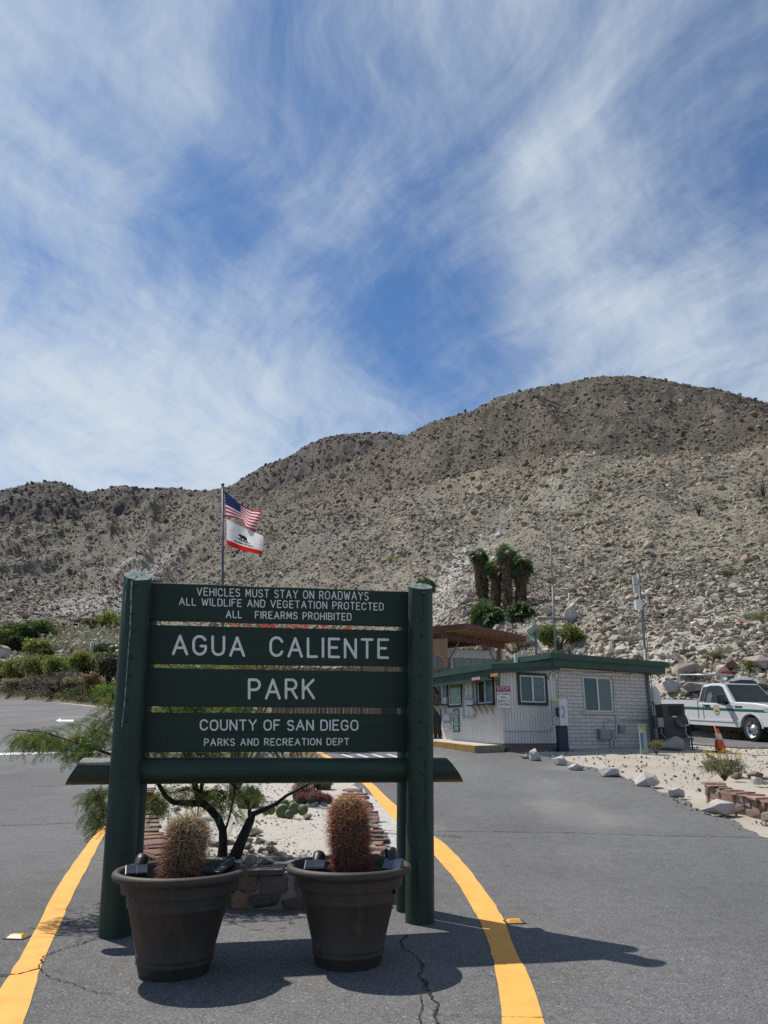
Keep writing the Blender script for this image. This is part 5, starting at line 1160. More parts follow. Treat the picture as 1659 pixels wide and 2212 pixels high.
wbox(c4b(112, 1078), c4b(216, 1172), 'meter_box', m_grey); wbox(c4b(220, 1084), c4b(262, 1158), 'junction_box', m_grey, .10); wbox(c4b(300, 1042), c4b(358, 1106), 'junction_box', m_grey, .10); wbox(c8(1376, 66), c8(1402, 108), 'wall_lamp', m_swhite, .1); wbox(c8(1452, 36), c8(1480, 90), 'wall_lamp', m_swhite, .08)
m = MB(); r_ = random.Random(4)
for k in range(3):
    P = []
    for i in range(14): a = onb(*c4b(395 + 26 * math.cos(i * .9 + k), 562 + 34 * math.sin(i * .9 + k))); P.append((a[0], -.03 - .004 * k, a[1]))
    m.tube(P, .005, 4)
m.build('cable', m_black, office)
# leaning conduit mast with lamps and radio boxes at the end of the wall
mb = J + bex * (XB + .10) + bey * -.12; mz = h(mb.x, mb.y); mast = thing('service_mast', 'tall grey service mast with radio boxes rising past the right end of the roof', 'mast', (mb.x, mb.y, mz)); zt_ = at(1378, 1240, mb.y).z - mz; xt = at(1379, 1240, mb.y).x - mb.x; xb_ = at(1411, 1605, mb.y).x - mb.x
def mx_(q): return xb_ + (xt - xb_) * q
m = MB(); m.tube([(mx_(0), 0, -.1), (mx_(.55), 0, zt_ * .55)], .055, 10); m.tube([(mx_(.45), .0, zt_ * .45), (mx_(1), 0, zt_)], .042, 10); m.build('pole', m_galv, mast); m = MB(); m.tube([(mx_(0) + .09, 0, .2), (mx_(.3) + .10, 0, zt_ * .3), (mx_(.65) + .08, .0, zt_ * .65), (mx_(.8) + .04, 0, zt_ * .8)], .010, 6); m.tube([(mx_(.4) + .06, .02, zt_ * .4), (mx_(.55) - .2, .02, zt_ * .52), (mx_(.6) + .05, .02, zt_ * .66)], .005, 4); m.build('cable', m_black, mast)
for (dz, dx, w, hh, nm) in ((.955, -.14, .15, .24, 'radio_box'), (.905, -.13, .15, .24, 'radio_box'), (.81, -.10, .20, .30, 'flood_lamp')): m = MB(); m.box((mx_(dz) + dx, -.05, zt_ * dz), (w, .12, hh), None, 0, .012); m.span((mx_(dz) + dx, -.02, zt_ * dz - .03), (mx_(dz), .02, zt_ * dz)); m.build(nm, m_swhite if nm == 'flood_lamp' else plain('beige_box_%d' % int(dz * 100), (.45, .44, .38), .5), mast)
m = MB(); m.span((mx_(0) + .06, -.13, zt_ * .03 + .35), (mx_(0) + .36, .02, zt_ * .03 + .72), 0, .01); m.build('meter_box', m_grey, mast)
# antenna and dish on the roof
def roofpt(u, v, Y): return at(u, v, Y)
ab = roofpt(1200, 1412, 24.4); ant = thing('antenna_mast', 'thin tapering antenna mast with a cross arm on the office roof', 'antenna', ab); k = 24.4 / FPX; tp = at(1186.5, 1095, 24.4) - ab
m = MB(); m.tube([(0, 0, -.35), tp * .45], .035, 8); m.tube([tp * .45, tp * .72], .024, 6); m.tube([tp * .72, tp], .013, 6); m.build('mast', m_galv, ant); m = MB(); c = at(1196, 1336, 24.4) - ab; m.tube([at(1161, 1334, 24.4) - ab, at(1236, 1337.5, 24.4) - ab], .04, 8); m.build('cross_arm', m_galv, ant); m = MB(); m.tube([at(1231, 1336, 24.4) - ab, at(1228, 1280, 24.4) - ab], .008, 5); m.build('whip', m_swhite, ant); m = MB(); m.tube([at(1197, 1348, 24.4) - ab, at(1205, 1340, 24.4) - ab, at(1228, 1338, 24.4) - ab, at(1231, 1345, 24.4) - ab], .010, 5); m.build('cable', m_black, ant)
db = at(1158.5, 1412, 23.2); dish = thing('satellite_dish', 'grey satellite dish on a tripod on the office roof', 'satellite dish', db); dc = at(1153, 1368, 23.2) - db; m = MB(); M_ = Euler((R(58), 0, R(62)), 'XYZ').to_matrix(); m.lathe([(.001, .0), (.10, .006), (.19, .022), (.26, .047), (.30, .066), (.30, .074), (.26, .054), (.19, .030), (.001, .010)], dc, 28, M=Vector((0, 0, 1)).rotation_difference(Vector((-.74, .42, .48))).to_matrix()); m.build('reflector', m_grey, dish)
m = MB(); m.cyl((0, 0, -.25), (dc.x + .05, 0.02, dc.z - .02), .04, n=8); m.build('mast', m_galv, dish); m = MB()
for dx, dy in ((-.42, -.1), (.30, -.25), (.28, .35), (-.2, .35)): m.tube([(dx, dy, -.28), (0, 0, .42)], .013, 5)
m.build('tripod', m_galv, dish); m = MB(); e = at(1122, 1352, 22.8) - db; m.tube([dc + Vector((-.02, 0, -.22)), e], .012, 5); m.box(e, (.10, .08, .09), None, 0, .02); m.build('feed_arm', m_swhite, dish); m = MB(); m.box((dc.x + .10, .06, dc.z - .03), (.12, .1, .26), None, 0, .01); m.build('mount', m_galv, dish)
for (u, v, lab) in ((1118, 1413, 'concrete block weighing down the dish on the roof, left one'), (1134, 1411.5, 'concrete block weighing down the dish on the roof, right one')):
    p = at(u, v, 22.9); bm_ = MB(); bm_.box((0, 0, -.12), (.2, .2, .26), None, 0, .01); o = bm_.build('ballast_block', m_conc, None, p); tag(o, lab, 'block', 'ballast blocks on the roof')
# ---------------------------------------------------------------- beside the office
m_acb = mat('brown_cabinet', (.065, .052, .045), (.05, .04, .036), 3, .6); q = at(1470, 1612, 22.6); acl = thing('air_conditioner', 'dusty brown air conditioning unit on a metal stand beside the office', 'air conditioner', (q.x, q.y + .3, h(q.x, q.y)), R(-4)); k = (q.y + .3) / FPX
zb_ = .32; W_, H_ = 46 * k * 1.0, 68 * k; m = MB(); m.box((0, .3, zb_ + H_ / 2), (W_, .75, H_), None, 0, .02); body = m.build('cabinet', m_acb, acl)
m = MB(); 
for j in range(11): m.box((.07 * W_, -.085, zb_ + H_ * .66 + j * H_ * .027), (W_ * .6, .012, H_ * .010))
for j in range(15): m.box((W_ * (-.22 + j * .042), -.083, zb_ + H_ * .80), (.006, .010, H_ * .28))
m.build('grille', m_black, acl); m = MB(); m.add([(-.02, -.08, zb_ + H_ * .56), (W_ * .28, -.08, zb_ + H_ * .50), (W_ * .40, -.30, zb_ + H_ * .28), (W_ * .12, -.30, zb_ + H_ * .32), (-.02, -.08, zb_ + H_ * .30), (W_ * .28, -.08, zb_ + H_ * .26)], [(0,1,2,3), (0,3,4), (1,5,2), (3,2,5,4)]); m.build('hood', m_dgrey, acl)
m = MB(); m.box((.0, -.085, zb_ + H_ * .62), (.13, .012, .035)); m.build('label_plate', m_swhite, acl); m = MB(); m.box((.05, .3, zb_ - .04), (W_ * 1.25, .95, .08), None, 0, .01); m.build('stand', m_dgrey, acl); m = MB(); m.box((.26, .25, .08), (.30, .35, .32)); m.box((-.25, .4, .08), (.2, .35, .32)); m.build('block', m_conc, acl); m = MB(); m.tube([(W_ * .66, -.05, -.05), (W_ * .66, -.05, .62), (W_ * .5, -.05, .62)], .022, 6); m.build('rail_post', m_black, acl); m = MB(); m.tube([(W_ * .42, -.1, zb_ + .12), (W_ * .40, -.14, .62), (W_ * .45, -.12, .66), (W_ * .62, -.1, .67)], .016, 6); m.tube([(W_ * .42, -.1, zb_ + .12), (W_ * .5, -.12, .33), (W_ * .72, -.1, .31)], .016, 6); m.build('pipe', m_pipe, acl); m = MB(); m.box((-W_ * .62, -.02, zb_ + .42), (.16, .12, .26), None, 0, .01); m.tube([(-W_ * .62, -.04, zb_ + .3), (-W_ * .62, -.05, .42), (-W_ * .45, -.1, .28), (-.2, -.1, .26)], .018, 6); m.build('disconnect_box', m_grey, acl)
q = Vector((at(1405, 1590, 25.2).x, 25.2, 0)); q.z = h(q.x, q.y); tk = thing('white_tank', 'white round topped tank standing behind the service mast', 'tank', q); k = 25.2 / FPX; zt2 = at(1408, 1474, 25.2).z - q.z; m = MB(); m.lathe([(.001, -.1), (.43, -.1), (.43, zt2 - .50), (.40, zt2 - .32), (.32, zt2 - .14), (.18, zt2 - .04), (.001, zt2)], (0, 0, 0), 32); m.build('shell', mat('tank_paint', (.58, .56, .53), (.50, .48, .45), 3, .5), tk); m = MB(); m.tube([(.15, -.46, .2), (.15, -.46, 1.05), (.05, -.46, 1.25), (-.05, -.44, 1.3)], .03, 8); m.build('pipe', m_pipe, tk)
q = G(1393, 1629); mk_ = thing('marker_post', 'pale green utility marker post with a blue label in front of the block wall', 'marker post', q, R(-12)); k = q.y / FPX; H_ = 57 * k; m = MB(); m.box((0, .08, H_ / 2 - .05), (.17, .16, H_ + .1), None, 0, .008); m.box((0, .08, H_ + .02), (.19, .18, .04), None, 0, .006); m.box((0, .08, .05), (.2, .18, .14), None, 0, .01); m.build('post', plain('pale_green_plastic', (.28, .34, .26), .5), mk_); m = MB(); m.box((-.035, -.003, H_ * .46), (.05, .006, H_ * .52)); m.build('label', plain('blue_label', (.03, .14, .50), .5), mk_); m = MB(); m.box((-.035, -.003, H_ * .82), (.07, .006, H_ * .14)); m.build('warning_label', plain('yellow_label', (.60, .48, .16), .6), mk_)
q = at(1556, 1615.5, 22.4); q.z = h(q.x, q.y); cn = thing('traffic_cone', 'orange traffic cone with a pale collar leaning beside the parked truck', 'traffic cone', q, 0, None, 0, R(-2)); k = q.y / FPX; H_ = 47 * k; m_or = mat('cone_orange', (.62, .075, .022), (.52, .06, .02), 5, .5); m = MB(); m.box((0, .0, .015), (.40, .40, .03), None, 0, .006); m.build('base', m_black, cn); m = MB(); m.lathe([(.155, .03), (.15, .05), (.105, H_ * .52)], n=20); m.lathe([(.068, H_ * .78), (.036, H_ * .98), (.03, H_), (.001, H_)], n=20); m.build('cone', m_or, cn); m = MB(); m.lathe([(.106, H_ * .52), (.0685, H_ * .78)], n=20); m.build('collar', plain('pale_collar', (.62, .58, .55), .5), cn); m = MB(); m.cyl((-.06, -.16, .02), (-.085, -.03, H_ * 1.14), .013, n=6); m.build('stake', plain('faded_orange', (.62, .22, .12), .6), cn)
# boulders along the edge of the drive
m_boul = mat('pale_boulder', (.52, .49, .45), (.41, .385, .35), 2.5, .9, .6, 14, 6, c3=(.34, .315, .285), s3=4, lo3=.62, hi3=.74, distance=.03); m_boul2 = mat('tan_boulder', (.34, .29, .24), (.26, .22, .18), 3, .9, .6, 14, 6, distance=.03)
for i, (u, v, w, hh, lab, mt) in enumerate([(1158, 1644, 30, 26, 'tall creased white boulder nearest the entrance step', m_boul), (1137, 1640, 18, 12, 'small rusty boulder against the white one by the step', m_boul2), (1212, 1654, 27, 22, 'white wedge shaped boulder, second along the drive from the step', m_boul), (1248, 1665, 35, 17, 'low flat topped grey boulder between the wedge and the block shaped one', m_boul), (1321, 1679, 42, 24, 'block shaped grey boulder midway along the drive edge', m_boul), (1404, 1700, 48, 31, 'largest squarish grey boulder on the drive edge', m_boul), (1465, 1724, 34, 24, 'pointed white boulder left of the low stone wall', m_boul), (1562, 1763, 62, 34, 'long sloping grey boulder in front of the low stone wall', m_boul), (1424, 1629, 58, 30, 'dark grey boulder under the air conditioning unit', m_boul2)]):
    p = G(u, v) if i < 8 else at(1458, 1622, 21.9); k = p.y / FPX; m = MB(); r_ = random.Random(700 + i * 3); m.rock((0, 0, hh * k * .40), (w * k * .60, w * k * .46, hh * k * .62), 710 + i * 7, 20); o = m.build('boulder', mt); o.location = (p.x, p.y + w * k * .25, h(p.x, p.y) - .01); tag(o, lab, 'boulder', 'boulders lining the drive' if i < 8 else None)
# low stone wall on the right, with its bed
wp = [G(1531, 1727), G(1532, 1736), G(1560, 1745), G(1600, 1757), G(1640, 1768), G(1700, 1787), G(1770, 1806)]
stonewall('stone_wall', 'low red brown rubble wall round a planting bed at the right edge', [(p.x, p.y) for p in wp], lambda p: .245, h, 2, 11, .18, [(.27,.17,.125),(.33,.20,.15),(.22,.155,.125),(.30,.23,.19),(.25,.15,.115)], .27)
pl = [Vector((p.x + .05, p.y + .12)) for p in wp[1:]] + [Vector((9.5, wp[-1].y + 1.0)), Vector((8.5, 13.8)), Vector((5.9, 13.6))]; m = MB(); V = [(p.x, p.y, h(p.x, p.y) + .215) for p in pl]; m.add(V + [(p[0], p[1], p[2] - .34) for p in V], [tuple(range(len(V)))] + [(i, (i+1) % len(V), len(V) + (i+1) % len(V), len(V) + i) for i in range(len(V))]); tag(m.build('planting_bed', m_sand), kind='structure')
for i, (u, v, w, lab, mt) in enumerate([(1637, 1707, 34, 'white rock lying on top of the right hand stone wall', m_boul), (1656, 1706, 24, 'white rock cut off by the picture edge, on the stone wall', m_boul), (1632, 1684, 40, 'dark red rock in the bed behind the stone wall', mat('red_rock', (.19, .115, .095), (.13, .085, .075), 5, .9, .5, 20)), (1655, 1681, 22, 'small dark red rock at the picture edge behind the wall', MATS.get('red_rock')), (1590, 1687, 30, 'low dark rock beside the yellow flowered brittlebush', MATS.get('red_rock'))]):
    p = at(u, v, 12.4 if v > 1700 else 13.0); p.z = h(p.x, p.y) + .235; k = p.y / FPX; m = MB(); m.rock((0, 0, w * k * .22), (w * k * .5, w * k * .38, w * k * .34), 800 + i * 5, 14); o = m.build('rock', mt or MATS['red_rock'], None, p); tag(o, lab, 'rock', 'rocks on the low wall')
p = G(1568, 1706); p.z += .19; bb = bush('brittlebush', 'rounded brittlebush with a crown of yellow flowers beside the low stone wall', 'shrub', p, .36, 2200, .024, [(.24, .23, .13), (.33, .31, .20), (.17, .17, .09), (.28, .25, .12)], 41, .55, 24)
r_ = np.random.default_rng(8); fl, ms = [], MB()
for k_ in range(46): a = r_.uniform(-.34, .36); b = r_.normal(0, .10); z = .36 + .10 * r_.uniform(); ms.tube([(a * .7, b * .7, .1), (a, b, z)], .0022, 3, caps=False); fl += [(a + r_.normal(0, .012), b + r_.normal(0, .012), z + r_.normal(0, .010)) for _ in range(6)]
ms.build('flower_stems', plain('flower_stem', (.30, .29, .12), .9), bb, fix=False); v, f, c = leaves(np.array(fl), .013, .6, np.tile([.66, .45, .02], (len(fl), 1))); npmesh('flowers', v, f, m_leaf, bb, c)
q = G(1418, 1628); bush('creosote_bush', 'small yellow green bush at the foot of the service mast', 'shrub', Vector((q.x, q.y, h(q.x, q.y))), .26, 520, .026, [(.21, .21, .09), (.30, .29, .15), (.14, .14, .07)], 42, .9, 12)
m = MB(); a, b = G(1525, 1632), G(1558, 1652); a.z = h(*a.xy); b.z = h(*b.xy); c_ = a.lerp(b, .5); m.tube([a + Vector((0, 0, .03)), c_ + Vector((0, 0, .05)), b + Vector((0, 0, .02))], [.02, .035, .02], 7); tag(m.build('fallen_branch', m_bark), 'weathered branch lying on the pale sand behind the brittlebush', 'branch')
# litter of small dark stones on the sand right of the drive
n = 2200; yy = 9.5 + 15 * rng.uniform(0, 1, n); xx = np.array([xr(q) for q in yy]) - .22 + 11 * rng.uniform(0, 1, n) ** 1.3; zz_ = hn(xx, yy) ; kk = (yy < 21.5) | (xx > 7.6); gc = np.repeat(rng.uniform(.07, .40, n)[:, None], 3, 1) * np.array([1, .92, .84])
tag(scatter_rocks('sand_stones', np.stack([xx, yy, zz_ + .012], 1)[kk], (.010 + .035 * rng.uniform(0, 1, n) ** 3)[kk], gc[kk]), kind='stuff')
# ---------------------------------------------------------------- pickups
m_tw = mat('white_car_paint', (.66, .67, .68), (.64, .65, .66), 2, .22, coat=.6); m_ts = mat('silver_car_paint', (.50, .51, .53), (.48, .49, .51), 2, .25, coat=.6, metal=.2)
m_tyre = plain('tyre', (.016, .016, .017), .8); m_rim = plain('steel_rim', (.55, .56, .57), .3, .7); m_blkp = plain('black_trim', (.012, .012, .013), .45); m_cgl = mat('car_glass', (.03, .04, .042), (.02, .03, .032), 2, .05, spec=.28)
m_stripe = plain('green_stripe', (.006, .14, .085), .35); m_tl = plain('tail_lamp', (.35, .01, .01), .25); m_hl = plain('headlamp', (.62, .64, .66), .12, .3); m_bed = plain('bed_liner', (.010, .010, .011), .85); m_seat = plain('seat_grey', (.10, .10, .11), .8)
def pickup(label, loc, rz, pitch, paint, stripe=True, rack=False, group='white pickups in the parking lot'):
    t = thing('pickup_truck', label, 'pickup truck', loc, rz, group, 0, pitch)
    def arch(cx, a0, a1, r=.50, cz=.40, n=10): return [(cx + r * math.cos(R(a0 + (a1 - a0) * i / n)), cz + r * math.sin(R(a0 + (a1 - a0) * i / n))) for i in range(n + 1)]
    prof = [(-3.02, .60), (-3.05, .95), (-.74, .95), (-.74, 1.24), (1.06, 1.24), (1.10, 1.285), (1.4, 1.29), (2.0, 1.27), (2.52, 1.22), (2.71, 1.12), (2.75, .84), (2.72, .52), (2.30, .50)] + arch(1.80, 10, 170)[0:] + [(1.28, .50), (1.2, .44), (-1.2, .44), (-1.28, .50)] + arch(-1.80, 10, 170) + [(-2.32, .52)]
    bm = bmesh.new(); n = len(prof)
    for y, k in ((-.97, 1), (.97, 1)): 
        for (x, z) in prof: bm.verts.new((x, y, z))
    bm.verts.ensure_lookup_table(); f1 = bm.faces.new(bm.verts[:n]); f2 = bm.faces.new(bm.verts[n:][::-1])
    for i in range(n): bm.faces.new((bm.verts[i], bm.verts[n + i], bm.verts[n + (i + 1) % n], bm.verts[(i + 1) % n]))
    bmesh.ops.recalc_face_normals(bm, faces=bm.faces[:])
    ed = [e for e in bm.edges if len(e.link_faces) == 2 and (f1 in e.link_faces or f2 in e.link_faces) and (e.verts[0].co.z > 1.0 and e.verts[1].co.z > 1.0 and (e.verts[0].co.x > -.8))]
    bmesh.ops.bevel(bm, geom=ed, offset=.07, segments=3, affect='EDGES', profile=.6); bm.verts.index_update()
    m = MB(); m.add([v.co for v in bm.verts], [[v.index for v in f.verts] for f in bm.faces]); bm.free(); body = m.build('body', paint, t)
    m = MB()                                       # lower crease along the flank
    for s in (-1, 1): m.prism([(-1.26, .60), (1.26, .60), (1.26, .67), (-1.26, .645)], .0, .018, Matrix.Translation((0, s * .97 - (.018 if s < 0 else 0), 0)) @ MX @ Matrix.Diagonal((1, 1, -1, 1)) if False else Matrix(((1,0,0,0),(0,0,s,s*.97),(0,1,0,0),(0,0,0,1))))
    m.build('rocker', paint, body)
    m = MB()                                       # bed sides, tailgate, headboard
    for s in (-1, 1): m.span((-3.03, s * .89, .952), (-.76, s * .969, 1.33))
    m.span((-3.05, -.888, .953), (-2.97, .888, 1.30)); m.build('bed', paint, t)
    m = MB(); m.span((-2.96, -.885, .951), (-.79, .885, .965)); 
    for s in (-1, 1): m.span((-2.96, s * .87, .966), (-.79, s * .888, 1.31)); m.span((-3.02, s * .885, 1.331), (-.77, s * .972, 1.345))
    m.span((-.80, -.86, .966), (-.77, .86, 1.31)); m.build('bed_liner', m_bed, t)
    # cab: sides lean inward
    side = [(-.74, 1.235), (-.66, 1.80), (-.52, 1.90), (-.2, 1.935), (.25, 1.935), (.45, 1.90), (1.10, 1.235)]
    def yy(z): return .955 - (z - 1.235) * .29
    m = MB(); n = len(side); V = [(x, -yy(z), z) for x, z in side] + [(x, yy(z), z) for x, z in side]
    m.add(V, [tuple(range(n)), tuple(range(n, 2 * n))[::-1]]); b = 0
    for i in range(n - 1): m.f.append((i, n + i, n + i + 1, i + 1)); m.m.append(0); m.sm.append(2 <= i <= 3)
    cab = m.build('cab', paint, t)
    def sidepoly(P, off, mt, nm, par, s): m = MB(); V = [(x, s * (yy(z) + off), z) for x, z in P]; m.add(V + [(x, y - s * .006, z) for x, y, z in V], [tuple(range(len(P))), tuple(range(len(P), 2 * len(P)))[::-1]] + [(i, (i+1) % len(P), len(P) + (i+1) % len(P), len(P) + i) for i in range(len(P))]); return m.build(nm, mt, par)
    for s in (-1, 1):
        sidepoly([(-.70, 1.27), (-.62, 1.80), (-.47, 1.80), (-.47, 1.27)], .006, m_blkp, 'pillar_panel', cab, s)
        sidepoly([(-.45, 1.26), (-.45, 1.80), (-.2, 1.85), (.20, 1.85), (.40, 1.80), (.86, 1.27), (.70, 1.17), (.35, 1.20), (.20, 1.25)], .008, m_cgl, 'window', cab, s)
        sidepoly([(-.30, 1.27), (-.30, 1.52), (-.22, 1.60), (-.10, 1.60), (-.03, 1.5), (-.06, 1.27)], .0155, m_seat, 'headrest', cab, s)
    def quad(P, mt, nm, par): m = MB(); m.add(P, [(0, 1, 2, 3)]); return m.build(nm, mt, par)
    quad([(1.085, -.86, 1.27), (1.085, .86, 1.27), (.485, .70, 1.885), (.485, -.70, 1.885)], m_cgl, 'windscreen', cab); quad([(-.738, -.80, 1.36), (-.738, .80, 1.36), (-.675, .70, 1.78), (-.675, -.70, 1.78)], m_cgl, 'rear_window', cab)
    for c in cab.children:
        if c.name.startswith(('windscreen', 'rear_window')): c.location = (.012 if c.name.startswith('w') else -.012, 0, .012)
    for s in (-1, 1):
        Mx = Matrix(((1,0,0,0),(0,0,s,s*.972),(0,1,0,0),(0,0,0,1)))
        m = MB(); m.prism([(-.47, .60), (-.445, .60), (-.46, 1.20), (-.485, 1.20)], 0, .004, Mx); m.prism([(-.755, .56), (-.735, .56), (-.735, 1.3), (-.755, 1.3)], 0, .006, Mx); m.prism([(.98, .6), (.99, .6), (1.02, 1.2), (1.01, 1.2)], 0, .004, Mx); m.build('door_seam', m_blkp, body)
        if stripe:
            m = MB()
            m.prism([(-3.0, .985), (-.76, .985), (-.76, 1.075), (-3.0, 1.075)], .0, .003, Mx); m.prism([(-.73, .985), (2.55, .965), (2.62, 1.045), (-.73, 1.075)], .0, .003, Mx); m.build('stripe', m_stripe, t)
            m = MB(); Ms = Mx @ Matrix.Translation((.22, 1.0, 0)); 
            circ = lambda r, n=20: [(r * math.cos(2*math.pi*k/n), r * 1.12 * math.sin(2*math.pi*k/n)) for k in range(n)]
            m.prism(circ(.165), .0, .006, Ms, 0); m.prism(circ(.125), .006, .0075, Ms, 1); m.prism(circ(.10), .0075, .0085, Ms, 2); m.prism([(-.06, .0), (.06, .0), (.04, .05), (0, .09), (-.04, .05)], .0085, .0095, Ms, 1); m.prism([(-.08, -.05), (0, -.085), (.08, -.05), (.05, -.02), (-.05, -.02)], .0085, .0095, Ms, 3)
            for k in range(24): a = 2 * math.pi * k / 24; m.prism([(.145*math.cos(a)-.006, .162*math.sin(a)-.008), (.145*math.cos(a)+.006, .162*math.sin(a)-.008), (.145*math.cos(a)+.006, .162*math.sin(a)+.008), (.145*math.cos(a)-.006, .162*math.sin(a)+.008)], .006, .0072, Ms, 3)
            m.build('county_seal', [plain('seal_blue', (.30, .46, .50), .5), plain('seal_gold', (.62, .48, .12), .5), plain('seal_cream', (.55, .42, .30), .5), plain('seal_dark', (.06, .05, .04), .5)], t)
        m = MB(); m.prism([(-.40, 1.10), (-.12, 1.10), (-.12, 1.17), (-.40, 1.17)], 0, .028, Mx); m.build('door_handle', m_blkp, t)
        m = MB(); m.prism([(1.12, 1.10), (1.45, 1.10), (1.47, 1.15), (1.12, 1.15)], 0, .006, Mx); m.build('fender_badge', m_blkp, t)
        m = MB(); m.span((.62, s * .95, 1.24), (.78, s * 1.05, 1.30)); m.box((.66, s * 1.15, 1.38), (.14, .24, .30), None, 0, .03); m.build('mirror', m_blkp, t)
        m = MB(); m.span((2.42, s * .60, .97), (2.76, s * .976, 1.14), 0, .02); m.build('headlight', m_hl, t); m = MB(); m.span((-3.062, s * .80, .98), (-2.9, s * .976, 1.24), 0, .01); m.build('tail_light', m_tl, t)
        m = MB(); 
        for cx in (-1.8, 1.8):
            P = arch(cx, 5, 175, .50, .40, 14); Q = arch(cx, 5, 175, .56, .40, 14); V = [(x, s * .971, z) for x, z in P] + [(x, s * .985, z) for x, z in P] + [(x, s * .985, z) for x, z in Q] + [(x, s * .971, z) for x, z in Q]; k = len(P); F = []
            for j in range(4):
                j2 = (j + 1) % 4
                for i in range(k - 1): F.append((j*k+i, j*k+i+1, j2*k+i+1, j2*k+i))
            m.add(V, F, 0, False)
        m.build('wheel_arch', paint, t)
    m = MB(); m.span((2.55, -.95, .46), (2.86, .95, .72), 0, .04); m.span((2.70, -.60, .74), (2.78, .60, 1.04), 0, .02); m.build('front_bumper', m_blkp, t); m = MB(); m.span((-3.22, -.92, .52), (-3.03, .92, .74), 0, .03); m.build('rear_bumper', m_rim, t)
    m = MB(); m.span((-2.25, -.80, .30), (2.3, .80, .47)); m.span((-2.3, -.78, .5), (2.3, .78, .93)) if False else None; m.build('underbody', m_blkp, t)
    m = MB(); m.span((1.28, -.70, .45), (2.32, .70, .905)); m.span((-2.32, -.70, .45), (-1.28, .70, .905)); m.build('wheel_well', m_blkp, t)
    for cx in (-1.8, 1.8):
        for s in (-1, 1):
            w = MB(); Mw = Matrix.Rotation(R(-90 * s), 3, 'X'); c = (cx, s * .70, .405)
            w.lathe([(.20, .0), (.36, .0), (.395, .03), (.405, .06), (.405, .20), (.395, .235), (.36, .25), (.275, .25)], c, 30, M=Mw); ty = w.build('tyre', m_tyre, t)
            w = MB(); w.lathe([(.275, .245), (.262, .235), (.25, .18), (.17, .165), (.14, .20), (.085, .215), (.08, .235), (.001, .24)], c, 30, M=Mw); rm = w.build('rim', m_rim, ty)
            w = MB()
            for k in range(7): a = 2 * math.pi * k / 7; w.lathe([(.036, .1795), (.001, .180)], Vector(c) + Mw @ Vector((.212 * math.cos(a), .212 * math.sin(a), .006)), 8, M=Mw)
            w.build('rim_holes', m_blkp, rm)
    if rack:
        m = MB()
        for x in (-2.7, -1.8, -.9): m.span((x - .03, -.80, 2.0), (x + .03, .80, 2.04))
        for s in (-1, -.5, 0, .5, 1): m.tube([(-2.9, s * .74, 2.06), (-.7, s * .74, 2.06)], .035, 6)
        for x in (-2.7, -.9):
            for s in (-1, 1): m.span((x - .03, s * .85 - .03, 1.2), (x + .03, s * .85 + .03, 2.0))
        m.build('roof_rack', m_alu, t); m = MB(); m.box((-1.0, 0, 2.14), (.26, .9, .14), None, 0, .03); m.build('light_bar', m_tl, t)
    return t
TR = R(-72); fw = at(1630, 1608, 27.0); fw.z = h(fw.x, fw.y)
def trk(fw, rz): c, s = math.cos(rz), math.sin(rz); return Vector((fw.x - (1.8 * c + .9 * s), fw.y - (1.8 * s - .9 * c), 0))
o = trk(fw, TR); o.z = h(o.x, o.y) - .0
pickup('white pickup truck with a green stripe and county seal on its door', o, TR, R(3.4), m_tw)
cb = at(1640, 1486, 31.0); o2 = Vector((cb.x - .15, 31.2, 0)); o2.z = h(o2.x, o2.y) + .22
pickup('silver white pickup with a rack and light bar, parked behind the striped truck', o2, R(-50), R(3.0), m_ts, False, True)
# little black utility vehicle half hidden by the right log post
p = at(922, 1590, 25.2); uv = thing('utility_vehicle', 'black off road buggy peeping out between the right log post and the office', 'buggy', (p.x, p.y, h(p.x, p.y) + .05), R(-25)); m = MB()
m.prism([(-1.3, .45), (-1.3, .95), (-.4, 1.0), (-.3, .65), (.5, .65), (.7, 1.05), (1.25, .95), (1.4, .7), (1.35, .45)], -.62, .62, Matrix(((1,0,0,0),(0,0,1,0),(0,1,0,0),(0,0,0,1)))); m.build('body', m_black, uv); m = MB()
for s in (-.6, .6): m.tube([(-1.0, s, .95), (-.75, s, 1.75), (.35, s, 1.78), (.85, s, 1.0)], .035, 6)
m.span((-.85, -.65, 1.78), (.45, .65, 1.83)); m.build('roll_cage', m_black, uv); m = MB(); m.box((1.15, -.45, .93), (.3, .26, .14), None, 0, .04); m.box((1.15, .45, .93), (.3, .26, .14), None, 0, .04); m.build('headlight', m_hl, uv)
for cx in (-.95, 1.0):
    for s in (-1, 1): w = MB(); w.lathe([(.12, 0), (.30, 0), (.34, .05), (.34, .22), (.30, .27), (.16, .25), (.001, .2)], (cx, s * .50, .34), 18, M=Matrix.Rotation(R(-90 * s), 3, 'X')); w.build('wheel', m_tyre, uv)

# ---------------------------------------------------------------- flagpole and flags
fp = at(482, 1590, 24.0); fp.z = h(fp.x, fp.y); pole = thing('flagpole', 'slim dark flagpole flying two flags behind the sign', 'flagpole', fp); ft = at(481, 1051, 24.0) - fp
m = MB(); m.tube([(0, 0, -.1), ft * .5, ft], [.048, .042, .034], 10); m.lathe([(.001, 0), (.05, .03), (.06, .07), (.04, .11), (.001, .12)], ft, 10); m.build('pole', plain('pole_grey', (.075, .085, .10), .5, .2), pole)
m_red = mat('flag_red', (.52, .010, .030), None, 6, .8, trans=.45); m_fw = mat('flag_white', (.80, .80, .80), None, 6, .8, trans=.45); m_blue = mat('flag_blue', (.016, .030, .13), None, 6, .8, trans=.45); m_cred = mat('flag_scarlet', (.66, .016, .02), None, 6, .8, trans=.45); m_bear = plain('bear_brown', (.045, .018, .014), .8); m_fgr = plain('flag_green', (.012, .06, .035), .8)
